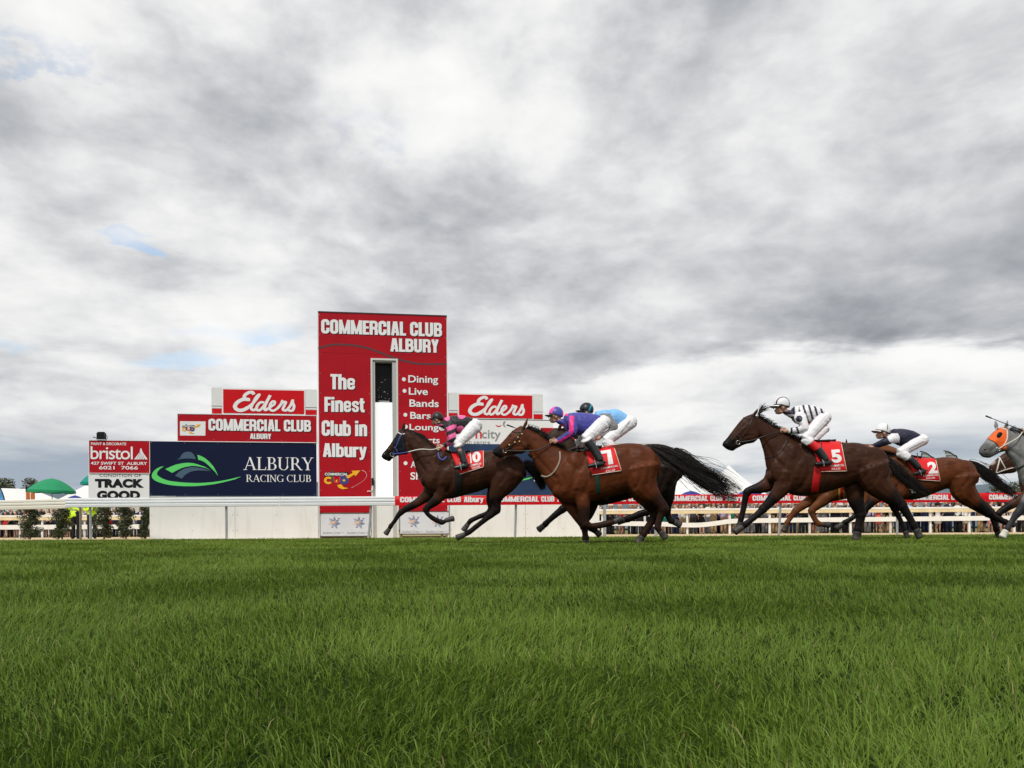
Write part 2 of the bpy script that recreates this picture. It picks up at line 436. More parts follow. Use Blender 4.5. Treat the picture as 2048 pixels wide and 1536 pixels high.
    nt.links.new(b.outputs[0], mx.inputs[1]); nt.links.new(tr.outputs[0], mx.inputs[2]); nt.links.new(mx.outputs[0], nt.nodes['Material Output'].inputs['Surface'])
    me.materials.append(m)
    o = bpy.data.objects.new('grass', me); link(o)
    tag(o, 'thick green turf of the race track', 'grass', None, 'stuff')
build_grass()
# ------------------------------------------------------------------ the row of advertising boards and the winning post tower
class Wall:
    """a vertical plane through two ground points; s runs along it, z up, off towards the camera"""
    def __init__(s, a, b):
        s.a = Vector((a.x, a.y, 0)); e = Vector((b.x - a.x, b.y - a.y, 0)); s.len = e.length; s.e = e.normalized()
        s.n = Vector((s.e.y, -s.e.x, 0))
        if s.n.y > 0: s.n = -s.n
    def P(s, u, z, off=0.0): 
        p = s.a + s.e * u + s.n * off; return Vector((p.x, p.y, z))
    def S(s, px, py, off=0.0):
        r = RAY(px, py); o = s.a + s.n * off
        t = (o - CAMV).dot(s.n) / r.dot(s.n); q = CAMV + r * t
        return ((q - s.a).dot(s.e), q.z)
    def rect(s, x0, y0, x1, y1, off=0.0):
        xm, ym = (x0 + x1) / 2, (y0 + y1) / 2
        return (s.S(x0, ym, off)[0], s.S(xm, y1, off)[1], s.S(x1, ym, off)[0], s.S(xm, y0, off)[1])
    def box(s, mb, u0, z0, u1, z1, front, back):
        c = [s.P(u, z, o) for o in (front, back) for z in (z0, z1) for u in (u0, u1)]
        return mb.add(c, [(0,1,3,2),(4,6,7,5),(0,2,6,4),(1,5,7,3),(2,3,7,6),(0,4,5,1)])
WALL = Wall(W(299, HY, 25.9), W(1199, HY, 28.1))
FONT = None
def text_geo(txt, bold=0.0, spacing=1.0, shear=0.0):
    """text as flat triangles with its bounding box scaled to the unit square"""
    cu = bpy.data.curves.new('t', 'FONT'); cu.body = txt; cu.offset = bold; cu.space_character = spacing; cu.shear = shear; cu.resolution_u = 4
    o = bpy.data.objects.new('t', cu); COL.objects.link(o)
    me = evaluated(o); bpy.data.objects.remove(o)
    v = me_np(me).copy(); f = [tuple(p.vertices) for p in me.polygons]; bpy.data.meshes.remove(me)
    lo, hi = v.min(0), v.max(0)
    v[:, 0] = (v[:, 0] - lo[0]) / (hi[0] - lo[0]); v[:, 1] = (v[:, 1] - lo[1]) / (hi[1] - lo[1])
    return v[:, :2], f
def wall_text(wall, txt, rect, off, m, parent, bold=0.0, name='lettering', shadow=None, spacing=1.0, shear=0.0, shift=(.022, -.022)):
    """rect = (u0, z0, u1, z1) on the wall"""
    v, f = text_geo(txt, bold, spacing, shear)
    u0, z0, u1, z1 = rect
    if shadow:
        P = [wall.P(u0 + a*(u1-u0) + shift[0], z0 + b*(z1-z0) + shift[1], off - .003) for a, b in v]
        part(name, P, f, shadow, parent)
    P = [wall.P(u0 + a*(u1-u0), z0 + b*(z1-z0), off) for a, b in v]
    return part(name, P, f, m, parent)
def px_text(wall, txt, x0, y0, x1, y1, off, m, parent, **k):
    return wall_text(wall, txt, wall.rect(x0, y0, x1, y1, off), off, m, parent, **k)
def px_poly(wall, polys, off, m, parent, name='logo', step=.0012):
    """flat shapes given as lists of photo pixels (any simple outline)"""
    from mathutils.geometry import tessellate_polygon
    mb = MB()
    for i, pl in enumerate(polys):
        o = off + step * i
        p = [wall.P(*wall.S(x, y, o), o) for x, y in pl]
        tri = tessellate_polygon([[Vector(wall.S(x, y, o)).to_3d() for x, y in pl]])
        mb.add(p, tri)
    return mb.build(name, m, parent)
def catmull(pts, n=8):
    P = [np.array(p, float) for p in pts]; out = []
    for i in range(len(P) - 1):
        p0, p1, p2, p3 = P[max(i-1, 0)], P[i], P[i+1], P[min(i+2, len(P)-1)]
        for k in range(n):
            t = k / n; out.append(.5*((2*p1)+(p2-p0)*t+(2*p0-5*p1+4*p2-p3)*t*t+(3*p1-p0-3*p2+p3)*t**3))
    out.append(P[-1]); return out
def ribbon(pts, w, n=8):
    """outline of a curved stroke; pts carry x, y (and a width)"""
    C = catmull([(p[0], p[1], p[2] if len(p) > 2 else w) for p in pts], n); L, R = [], []
    for i, c in enumerate(C):
        t = C[min(i+1, len(C)-1)][:2] - C[max(i-1, 0)][:2]; t = t / (np.linalg.norm(t) + 1e-9); nn = np.array([-t[1], t[0]]) * c[2] / 2
        L.append(c[:2] + nn); R.append(c[:2] - nn)
    return L, R
def strokes_geo(strokes, n=8):
    """curved strokes -> verts (x, y, layer), faces"""
    v, f = [], []
    for si, (pts, w) in enumerate(strokes):
        L, R = ribbon(pts, w, n)
        def disc(c, r):
            k = len(v); v.append((c[0], c[1], si)); 
            for j in range(10): v.append((c[0] + r*math.cos(j*.6283), c[1] + r*math.sin(j*.6283), si + .4))
            for j in range(10): f.append((k, k+1+j, k+1+(j+1) % 10))
        k = len(v)
        nn_ = len(L)
        for j_, (a, b) in enumerate(zip(L, R)): v.append((a[0], a[1], si + .8*j_/nn_)); v.append((b[0], b[1], si + .8*j_/nn_))
        for j in range(len(L) - 1): f.append((k+2*j, k+2*j+1, k+2*j+3, k+2*j+2))
    return v, f
def px_strokes(wall, strokes, rect, off, m, parent, name='lettering', n=8, step=.0004):
    """strokes in a 0..1 box (y up) laid on rect (u0,z0,u1,z1)"""
    v, f = strokes_geo(strokes, n); u0, z0, u1, z1 = rect
    return part(name, [wall.P(u0 + a*(u1-u0), z0 + b*(z1-z0), off + step*c) for a, b, c in v], f, m, parent)

# --- hand-drawn letter shapes -------------------------------------------------
def script_elders():
    a = 1.0   # aspect handled by the rectangle; units: width 1 = 2.6 heights
    S = []
    def st(p, w=.115): S.append(([(x / 2.62, y, ) for x, y in p], None)); S[-1] = ([(x, y) for x, y in p], w)
    # E
    st([(.86,.86),(.80,.97),(.66,.96),(.50,.84),(.46,.70),(.56,.60),(.70,.60)], .15)
    st([(.64,.60),(.40,.60),(.16,.44),(.06,.22),(.18,.06),(.40,.06),(.62,.20)], .17)
    # l
    st([(.60,.20),(.86,.46),(1.10,.86),(.96,.72),(.82,.40),(.74,.16),(.84,.06),(.96,.14)], .12)
    # d
    st([(1.30,.46),(1.14,.46),(1.00,.28),(.98,.10),(1.10,.06),(1.26,.24),(1.38,.46)], .12)
    st([(1.56,.84),(1.42,.52),(1.32,.24),(1.34,.08),(1.46,.14)], .13)
    # e
    st([(1.44,.14),(1.60,.26),(1.74,.40),(1.74,.52),(1.64,.50),(1.54,.30),(1.56,.10),(1.70,.05),(1.88,.18)], .11)
    # r
    st([(1.86,.16),(2.00,.36),(2.10,.58),(2.06,.48),(2.22,.50),(2.16,.32),(2.10,.12),(2.22,.07),(2.34,.18)], .12)
    # s
    st([(2.32,.16),(2.44,.36),(2.52,.60),(2.52,.48),(2.58,.28),(2.52,.09),(2.40,.06),(2.32,.12)], .12)
    return S
def scale_strokes(S, w, h=1.0):
    """strokes drawn in a w x h box -> unit box handled by caller through rect; widths stay in height units"""
    return S
def serif_glyphs():
    t, h_ = .125, .05      # stem and hairline
    def stem(x, w=t, y0=0.0, y1=1.0): return [[(x-w/2, y0), (x+w/2, y0), (x+w/2, y1), (x-w/2, y1)]]
    def serif(x, y, w=.3, up=1): return [[(x-w/2, y), (x+w/2, y), (x+w/2, y+.045*up), (x-w/2, y+.045*up)]]
    def diag(x0, y0, x1, y1, w): return [[(x0-w/2, y0), (x0+w/2, y0), (x1+w/2, y1), (x1-w/2, y1)]]
    def arc(cx, cy, rx, ry, a0, a1, wt, wn, n=18):
        o, i = [], []
        for k in range(n + 1):
            a = math.radians(a0 + (a1 - a0) * k / n); w = wn + (wt - wn) * abs(math.cos(a))
            o.append((cx + rx*math.cos(a), cy + ry*math.sin(a))); i.append((cx + (rx-w)*math.cos(a), cy + (ry-w*.6)*math.sin(a)))
        return [o + i[::-1]]
    G = {}
    G['A'] = (.86, diag(.12, 0, .44, 1, h_) + diag(.74, 0, .43, 1, t) + [[(.25,.32),(.62,.32),(.62,.37),(.25,.37)]] + serif(.12, 0, .24) + serif(.74, 0, .26))
    G['L'] = (.66, stem(.18) + serif(.18, 1, .3, -1) + [[(.06,0),(.6,0),(.6,.05),(.06,.05)]] + [[(.56,0),(.62,0),(.64,.24),(.6,.24)]])
    G['B'] = (.72, stem(.18) + [[(.04,.955),(.36,.955),(.36,1),(.04,1)], [(.04,0),(.38,0),(.38,.045),(.04,.045)], [(.18,.5),(.4,.5),(.4,.545),(.18,.545)]]
              + arc(.34, .76, .25, .24, 90, -90, .12, .045) + arc(.36, .27, .3, .27, 90, -90, .125, .045))
    G['U'] = (.82, stem(.16, t, .3) + stem(.66, h_, .3) + serif(.16, 1, .3, -1) + serif(.66, 1, .24, -1) + arc(.41, .32, .312, .33, 180, 360, .11, .05))
    G['R'] = (.80, stem(.18) + [[(.04,.955),(.36,.955),(.36,1),(.04,1)], [(.18,.47),(.4,.47),(.4,.515),(.18,.515)]] + serif(.18, 0, .3)
              + arc(.34, .735, .26, .265, 90, -90, .12, .045) + diag(.74, 0, .40, .5, t) + serif(.76, 0, .16))
    G['Y'] = (.78, stem(.39, t, 0, .48) + diag(.39, .44, .13, 1, t) + diag(.40, .44, .67, 1, h_) + serif(.39, 0, .3) + serif(.13, 1, .27, -1) + serif(.67, 1, .22, -1))
    G['C'] = (.78, arc(.44, .5, .41, .51, 48, 312, .12, .045) + [[(.70,.78),(.75,.78),(.75,1.0),(.72,1.0)]])
    G['I'] = (.34, stem(.17) + serif(.17, 1, .29, -1) + serif(.17, 0, .29))
    G['N'] = (.86, stem(.15, h_) + stem(.71, h_) + diag(.72, 0, .14, 1, t) + serif(.15, 0, .24) + serif(.71, 1, .24, -1) + serif(.1, 1, .14, -1))
    G['G'] = (.84, arc(.44, .5, .41, .51, 48, 325, .12, .045) + stem(.72, .1, .03, .42) + serif(.72, .42, .26, -1) + [[(.70,.78),(.75,.78),(.75,1.0),(.72,1.0)]])
    G[' '] = (.34, [])
    return G
SERIF = serif_glyphs()
def serif_text(wall, txt, rect, off, m, parent):
    from mathutils.geometry import tessellate_polygon
    x, polys = 0.0, []
    for ch in txt:
        w, ps = SERIF[ch]; polys += [[(a + x, b) for a, b in p] for p in ps]; x += w
    u0, z0, u1, z1 = rect; mb = MB()
    for i, p in enumerate(polys):
        o = off + .0006 * (i % 7)
        q = [(u0 + a/x*(u1-u0), z0 + b*(z1-z0)) for a, b in p]
        mb.add([wall.P(a, b, o) for a, b in q], tessellate_polygon([[Vector((a, b, 0)) for a, b in q]]))
    return mb.build('lettering', m, parent)

# --- heavy condensed poster lettering, drawn as straight-sided strokes
def heavy_glyphs():
    def arcp(cx, cy, r, a0, a1, n=5): return [(cx + r*math.cos(math.radians(a0+(a1-a0)*k/n)), cy + r*math.sin(math.radians(a0+(a1-a0)*k/n))) for k in range(n+1)]
    S = .205; h = S/2; G = {}
    def ring(x0, x1, y0, y1, r=.13): 
        return arcp(x1-r, y1-r, r, 0, 90) + arcp(x0+r, y1-r, r, 90, 180) + arcp(x0+r, y0+r, r, 180, 270) + arcp(x1-r, y0+r, r, 270, 360) + [(x1, y1-r)]
    b = .09
    G['O'] = (.56, [(ring(h, .50-h+.02, b, 1-b), S)])
    x1 = .52 - h
    G['C'] = (.55, [([(x1, .60), (x1, 1-b-.13)] + arcp(x1-.13, 1-b-.13, .13, 0, 90) + arcp(h+.13, 1-b-.13, .13, 90, 180) + arcp(h+.13, b+.13, .13, 180, 270) + arcp(x1-.13, b+.13, .13, 270, 360) + [(x1, .40)], S)])
    G['U'] = (.56, [([(h, 1), (h, b+.13)] + arcp(h+.13, b+.13, .13, 180, 270) + arcp(x1-.13, b+.13, .13, 270, 360) + [(x1, 1)], S)])
    G['M'] = (.74, [([(h, 0), (h, 1)], S), ([(.71-h, 0), (.71-h, 1)], S), ([(.12, 1), (.355, .02)], .15), ([(.59, 1), (.355, .02)], .15)])
    G['E'] = (.44, [([(h, 0), (h, 1)], S), ([(h, .915), (.41, .915)], .17), ([(h, .51), (.39, .51)], .16), ([(h, .085), (.41, .085)], .17)])
    G['F'] = (.42, [([(h, 0), (h, 1)], S), ([(h, .915), (.40, .915)], .17), ([(h, .50), (.37, .50)], .16)])
    G['L'] = (.42, [([(h, 0), (h, 1)], S), ([(h, .085), (.40, .085)], .17)])
    G['I'] = (.25, [([(h, 0), (h, 1)], S)])
    G['T'] = (.46, [([(.22, 0), (.22, 1)], S), ([(0, .915), (.44, .915)], .17)])
    G['A'] = (.56, [([(.10, 0), (.235, 1)], .19), ([(.44, 0), (.305, 1)], .19), ([(.14, .26), (.40, .26)], .14)])
    G['Y'] = (.52, [([(.095, 1), (.25, .42)], .19), ([(.405, 1), (.25, .42)], .19), ([(.25, 0), (.25, .46)], S)])
    G['B'] = (.56, [([(h, 0), (h, 1)], S), ([(h, 1-b), (.30, 1-b)] + arcp(.30, 1-b-.12, .12, 90, 0) + arcp(.30, .655, .12, 0, -90) + [(h, .535)], .185), ([(h, .50), (.32, .50)] + arcp(.32, .37, .12, 90, 0) + arcp(.32, b+.12, .12, 0, -90) + [(h, b)], .185)])
    G['R'] = (.56, [([(h, 0), (h, 1)], S), ([(h, 1-b), (.31, 1-b)] + arcp(.31, 1-b-.12, .12, 90, 0) + arcp(.31, .60, .12, 0, -90) + [(h, .48)], .185), ([(.25, .48), (.33, .46), (.42, .38), (.43, .26), (.43, 0)], S)])
    xh = .76
    G['h'] = (.52, [([(h, 0), (h, 1)], S), ([(h, xh-.10), (.26, xh-.08)] + arcp(.29, xh-.19, .11, 90, 0) + [(.40, 0)], S)])
    G['n'] = (.52, [([(h, 0), (h, xh)], S), ([(h, xh-.10), (.26, xh-.08)] + arcp(.29, xh-.19, .11, 90, 0) + [(.40, 0)], S)])
    G['e'] = (.52, [([(.12, .37), (.40, .37), (.40, xh-.20)] + arcp(.29, xh-.20, .11, 0, 90) + arcp(h+.11, xh-.20, .11, 90, 180) + arcp(h+.11, .20, .11, 180, 270) + arcp(.29, .20, .11, 270, 360) + [(.40, .26)], .175)])
    G['i'] = (.25, [([(h, 0), (h, xh)], S), ([(h, .84), (h, 1)], S)])
    G['l'] = (.25, [([(h, 0), (h, 1)], S)])
    G['u'] = (.52, [([(h, xh), (h, .20)] + arcp(h+.11, .20, .11, 180, 270) + [(.28, .09), (.38, .12)], S), ([(.40, xh), (.40, 0)], S)])
    G['b'] = (.52, [([(h, 0), (h, 1)], S), (ring(h, .40, .09, xh-.09, .11), .185)])
    G['r'] = (.38, [([(h, 0), (h, xh)], S), ([(h+.02, xh-.16), (.22, xh-.10), (.37, xh-.09)], .19)])
    G['s'] = (.48, [([(.37, .50), (.37, xh-.20)] + arcp(.27, xh-.19, .10, 0, 90) + arcp(.20, xh-.19, .10, 90, 180) + [(.10, .50), (.16, .43), (.31, .35), (.37, .28), (.37, .19)] + arcp(.27, .19, .10, 0, -90) + arcp(.20, .19, .10, -90, -180) + [(.10, .27)], .165)])
    G['t'] = (.36, [([(.15, .94), (.15, .2), (.19, .10), (.33, .08)], S), ([(0, xh-.08), (.33, xh-.08)], .15)])
    G['y'] = (.52, [([(.095, xh), (.25, .08)], .18), ([(.405, xh), (.26, .05), (.20, -.10), (.05, -.13)], .18)])
    G[' '] = (.24, [])
    return G
HEAVY = heavy_glyphs()
def heavy_geo(txt):
    x, S = 0.0, []
    for ch in txt:
        w, st = HEAVY[ch]; S += [([(a + x, b) for a, b in p], wd) for p, wd in st]; x += w
    v, f = strokes_geo(S, 1); xs = [q[0] for q in v]; ys = [q[1] for q in v]
    x0, x1, y0, y1 = min(xs), max(xs), min(ys), max(ys)
    return [((a-x0)/(x1-x0), (b-y0)/(y1-y0), c) for a, b, c in v], f
def heavy_text(wall, txt, rect, off, m, parent, shadow=None, shift=(.022, -.022)):
    v, f = heavy_geo(txt); u0, z0, u1, z1 = rect
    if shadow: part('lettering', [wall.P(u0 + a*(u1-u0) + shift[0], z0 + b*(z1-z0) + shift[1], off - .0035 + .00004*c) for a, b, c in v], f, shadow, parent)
    return part('lettering', [wall.P(u0 + a*(u1-u0), z0 + b*(z1-z0), off + .00012*c) for a, b, c in v], f, m, parent)
def hx_text(wall, txt, x0, y0, x1, y1, off, m, parent, **k): return heavy_text(wall, txt, wall.rect(x0, y0, x1, y1, off), off, m, parent, **k)

def board(name, label, cat, x0, y0, x1, y1, m, front=.06, back=0.0, wall=WALL, frame=None, fw=.035, legs=None):
    u0, z0, u1, z1 = wall.rect(x0, y0, x1, y1, front)
    t = thing(name, label, cat, wall.P((u0+u1)/2, z0, (front+back)/2))
    sb = MB(); wall.box(sb, u0, z0, u1, z1, front, back); nf = len(sb.f)
    nx = max(2, int((u1-u0)/.9) + 1)
    for i in range(nx):
        for z in (z0 + .05, z1 - .05): sb.ell(wall.P(u0 + .05 + (u1-u0-.1)*i/(nx-1), z, front + .001), (.008, .008, .008), None, 6, 4)
    part('panel', sb.v, sb.f, m, t, mats=[m, post_grey], mi=[0]*nf + [1]*(len(sb.f) - nf))
    if frame:
        fb = MB()
        for a in ((u0-fw, z0-fw, u1+fw, z0), (u0-fw, z1, u1+fw, z1+fw), (u0-fw, z0, u0, z1), (u1, z0, u1+fw, z1)):
            wall.box(fb, *a, front+.012, back-.004)
        fb.build('frame', frame, t)
    if legs:
        for lx in legs:
            u = wall.S(lx, 1060, back)[0]; lb = MB(); wall.box(lb, u-.04, -.05, u+.04, z1-.05, back-.004, back-.09); lb.build('leg', post_grey, t)
    return t, (u0, z0, u1, z1)

green_logo = mat('green_vinyl', (.10, .60, .13), .45, .35)
slate_logo = mat('slate_vinyl', (.055, .10, .15), .45, .35)
yellow_logo = mat('yellow_vinyl', (.80, .42, .01), .45, .35)
red_logo = mat('red_vinyl', (.60, .02, .03), .45, .35)
teal_logo = mat('dark_green_vinyl', (.01, .08, .05), .45, .35)
blue_logo = mat('blue_vinyl', (.03, .055, .22), .45, .35)
grey_logo = mat('grey_vinyl', (.26, .26, .27), .45, .35)
orange_logo = mat('orange_vinyl', (.80, .42, .16), .45, .35)
timber = mat('weathered_timber', (.30, .23, .13), .9, .1, var=.25, scale=8)
panel_white = mat('white_wall_panel', (.70, .715, .705), .55, .35, var=.07, scale=.7)

def stained(name, col):
    m = mat(name, col, .6, .3, var=.06, scale=.7); nt = m.node_tree; b = nt.nodes['Principled BSDF']; src = b.inputs['Base Color'].links[0].from_socket
    tc = nt.nodes.new('ShaderNodeTexCoord'); mp = nt.nodes.new('ShaderNodeMapping'); mp.inputs['Scale'].default_value = (7, 7, .9); nt.links.new(tc.outputs['Object'], mp.inputs[0])
    nz = nt.nodes.new('ShaderNodeTexNoise'); nz.inputs['Scale'].default_value = 1.0; nz.inputs['Detail'].default_value = 7; nt.links.new(mp.outputs[0], nz.inputs['Vector'])
    r = nt.nodes.new('ShaderNodeMapRange'); r.inputs[1].default_value = .52; r.inputs[2].default_value = .78; r.inputs[3].default_value = 0; r.inputs[4].default_value = .22; nt.links.new(nz.outputs['Fac'], r.inputs[0])
    n2 = nt.nodes.new('ShaderNodeTexNoise'); n2.inputs['Scale'].default_value = 22; n2.inputs['Detail'].default_value = 4; nt.links.new(tc.outputs['Object'], n2.inputs['Vector'])
    r2 = nt.nodes.new('ShaderNodeMapRange'); r2.inputs[1].default_value = .66; r2.inputs[2].default_value = .74; r2.inputs[3].default_value = 0; r2.inputs[4].default_value = .35; nt.links.new(n2.outputs['Fac'], r2.inputs[0])
    ad = nt.nodes.new('ShaderNodeMath'); ad.operation = 'MAXIMUM'; nt.links.new(r.outputs[0], ad.inputs[0]); nt.links.new(r2.outputs[0], ad.inputs[1])
    mx = nt.nodes.new('ShaderNodeMix'); mx.data_type = 'RGBA'; nt.links.new(ad.outputs[0], mx.inputs[0]); nt.links.new(src, mx.inputs[6]); mx.inputs[7].default_value = (.33, .29, .22, 1); nt.links.new(mx.outputs[2], b.inputs['Base Color'])
    return m
wall_white = stained('stained_white_wall', (.76, .77, .755))
def z6(x, y): return (140 + x / 3.938, 740 + y / 3.938)
def z5(x, y): return (600 + x / 3.0706, 600 + y / 3.0706)
def z64(x, y): return (880 + x / 6.4, 790 + y / 6.4)
def zz(f, pts): return [f(*p) for p in pts]

# ---- white base wall under the boards
def base_wall(x0, x1, y0, label):
    u0, u1 = WALL.S(x0, 1030, 0)[0], WALL.S(x1, 1030, 0)[0]; z1 = WALL.S((x0+x1)/2, y0, 0)[1]
    t = thing('white_wall', label, 'wall', WALL.P((u0+u1)/2, 0, -.05))
    n = max(1, round((u1 - u0) / 2.2))
    for i in range(n):
        mb = MB(); a, b = u0 + (u1-u0)*i/n, u0 + (u1-u0)*(i+1)/n
        WALL.box(mb, a + .004, -.05, b - .004, z1, 0, -.10); nf = len(mb.f)
        for u in (a + .06, (a+b)/2, b - .06):
            for z in (.25, .7): mb.ell(WALL.P(u, z, .004), (.012, .012, .012), None, 6, 5)
        part('panel', mb.v, mb.f, wall_white, t, mats=[wall_white, post_grey], mi=[0]*nf + [1]*(len(mb.f) - nf))
    cap = MB(); WALL.box(cap, u0, z1 + .002, u1, z1 + .03, .012, -.11); cap.build('capping', white, t)
    return t
base_wall(299, 636, 995, 'white panel wall under the navy board left of the tall red tower')
base_wall(899, 1199, 992, 'white panel wall right of the tall red tower behind the horses')

# ---- navy racing club boards
def club_logo(t, off, dx=0.0, s=1.0, x0=0.0):
    def f(x, y): 
        a, b = z6(x, y); return (a, b) if not dx else (dx + (a - 299) * s, 888 + (b - 884) * s)
    px_poly(WALL, [zz(f, [(740,758),(715,762),(690,772),(665,790),(650,810),(642,832),(648,852),(665,868),(690,881),(735,895),(780,905),(840,912),(900,915),(980,915),(1050,910),(1130,900),(1200,886),(1300,861),(1350,838),
        (1250,862),(1190,873),(1130,882),(1060,888),(1000,890),(930,888),(870,884),(810,877),(770,870),(735,858),(710,845),(692,832),(684,818),(690,800),(705,782)]),
        zz(f, [(750,780),(790,762),(830,746),(880,735),(925,730),(965,733),(1000,741),(1060,762),(1112,792),(1075,775),(1040,765),(1000,757),(960,755),(915,762),(880,772),(842,790),(805,810)]),
        zz(f, [(1003,668),(1035,678),(1065,695),(1100,725),(1130,760),(1152,800),(1167,836),(1145,805),(1120,780),(1090,750),(1060,725),(1030,712),(1010,707)])], off, green_logo, t)
    px_poly(WALL, [zz(f, [(843,706),(868,690),(878,668),(895,652),(925,643),(955,648),(975,665),(985,685),(990,702),(950,697),(900,697)]),
        zz(f, [(828,832),(860,800),(890,781),(925,770),(960,765),(1000,767),(1040,775),(1108,797),(1060,792),(1010,791),(970,796),(940,805),(908,825),(880,856)])], off, slate_logo, t)
t, _ = board('racing_club_board', 'long navy board with green swoosh emblem left of the tall red tower', 'sign', 299.5, 884, 633, 992, navy, .07, .004, frame=None)
club_logo(t, .075)
serif_text(WALL, 'ALBURY', WALL.rect(*z6(1365, 688), *z6(1918, 788), .075), .075, letter_white, t)
serif_text(WALL, 'RACING CLUB', WALL.rect(*z6(1385, 826), *z6(1902, 881), .075), .075, letter_white, t)
navy2 = mat('glare_navy_sign_paint', (.022, .044, .10), .4, .2, var=.25, scale=.8)  # same navy, with sun glare put into its lighter colour
t, _ = board('racing_club_board', 'glare-lightened navy board behind the two leading horses, right of the red tower', 'sign', 898, 889, 1199, 990, navy2, .07, .004)
club_logo(t, .075, 901, .93)
serif_text(WALL, 'ALBURY', WALL.rect(1064, 912, 1190, 938, .075), .075, letter_white, t)
serif_text(WALL, 'RACING CLUB', WALL.rect(1066, 949, 1186, 963, .075), .075, letter_white, t)

# ---- red club board, left
t, _ = board('club_board', 'wide red board with white lettering and small emblem card, on top of the navy board', 'sign', 355.5, 830, 633, 883.4, sign_red, .085, -.03, frame=white, fw=.018)
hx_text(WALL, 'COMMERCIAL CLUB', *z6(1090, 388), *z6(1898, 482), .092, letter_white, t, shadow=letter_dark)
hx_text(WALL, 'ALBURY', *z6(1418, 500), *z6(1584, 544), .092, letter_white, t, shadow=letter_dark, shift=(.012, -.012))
def emblem(t, off, f, s=1.0):
    """COMMERCIAL over a multicoloured club mark; f maps emblem units (100 wide, y down) to photo pixels"""
    g = lambda pts: [f(*p) for p in pts]
    px_poly(WALL, [g([(2,14),(62,11),(63,22),(2,25)])], off, letter_dark, t)
    a, b = f(3, 14), f(61, 22); px_text(WALL, 'COMMERCIAL', a[0], a[1], b[0], b[1], off + .003, letter_white, t, bold=.03, name='logo')
    def ring(cx, cy, r0, r1, a0=0, a1=360, n=20):
        return [(cx + r0*math.cos(math.radians(a0+(a1-a0)*k/n)), cy + r0*math.sin(math.radians(a0+(a1-a0)*k/n))) for k in range(n+1)] + \
               [(cx + r1*math.cos(math.radians(a1-(a1-a0)*k/n)), cy + r1*math.sin(math.radians(a1-(a1-a0)*k/n))) for k in range(n+1)]
    px_poly(WALL, [g(ring(12, 36, 11, 5, 40, 320)), g([(56,25),(73,14),(70,8),(92,7),(80,24),(77,19),(61,31)]), g([(34,50),(44,47),(50,56),(63,59),(48,62),(38,58)]), g(ring(51, 36, 3.4, .1))], off + .002, yellow_logo, t)
    px_poly(WALL, [g([(18,8),(24,6),(24,42),(19,43)])], off + .001, teal_logo, t)
    px_poly(WALL, [g(ring(51, 36, 12, 3.4)), g([(40,20),(46,20),(46,40),(40,40)])], off + .0014, blue_logo, t)
    px_poly(WALL, [g(ring(33, 36, 9, 5, 0, 180)), g([(24,25),(28,25),(28,38),(24,38)]), g([(38,25),(42,25),(42,38),(38,38)])], off + .001, red_logo, t)
    px_poly(WALL, [g([(30,36),(35,33),(34,40),(31,42)])], off + .004, yellow_logo, t)
px_poly(WALL, [zz(z6, [(866,403),(1068,405),(1066,517),(866,516)])], .089, white, t, name='emblem_card')
emblem(t, .094, lambda x, y: z6(880 + x*1.62, 418 + y*1.35))

# ---- script boards with white side panels
def script_board(label, x0, x1, y0, y1, rx0, rx1, ry0, ry1, tx0, tx1, ty0, ty1, face):
    t, (u0, z0, u1, z1) = board('script_sign', label, 'sign', x0, y0, x1, y1, panel_white, .05, -.03)
    r = WALL.rect(rx0, ry0, rx1, ry1, .07); fb = MB(); w_ = .035
    WALL.box(fb, r[0]-w_, r[1]-w_, r[2]+w_, r[3]+w_, .062, .052); fb.build('frame', white, t)
    fb = MB(); WALL.box(fb, *r, .075, .0635); fb.build('face', face, t)
    for a, b in ((u0 + .01, r[0]-w_-.01), (r[2]+w_+.01, u1 - .01)):
        st = MB(); WALL.box(st, a, z0 + .002, b, z0 + .19*(z1-z0), .056, .051); st.build('stripe', face, t)
    for a, b in ((u0 + .005, r[0]-w_-.005), (r[2]+w_+.005, u1 - .005)):
        st = MB(); WALL.box(st, a, z0 + .21*(z1-z0), b, z0 + .27*(z1-z0), .058, .051); st.build('stripe', white, t)
    for a, b in ((u0 + .005, r[0]-w_-.005), (r[2]+w_+.005, u1 - .005)):
        st = MB(); WALL.box(st, a, z0 + .275*(z1-z0), b, z0 + .295*(z1-z0), .057, .051); st.build('stripe', letter_dark, t)
    rr = WALL.rect(tx0, ty0, tx1, ty1, .08); h = rr[3] - rr[1]; S = script_elders()
    v, f = [], []
    V, Fc = strokes_geo(S, 8)
    part('lettering', [WALL.P(rr[0] + a/2.62*(rr[2]-rr[0]), rr[1] + b*h, .082 + .0005*c) for a, b, c in V], Fc, letter_white, t)
    return t
script_board('red sign with white script between pale side panels, left of the tall tower', 423, 634, 777, 828.5, 446.5, 608, 780, 827, 467, 590, 784, 823, bright_red)
script_board('red sign with white script between pale side panels, right of the tall tower', 897, 1086, 787, 837, 918, 1064.5, 790, 836, 937, 1049, 794, 831, bright_red)

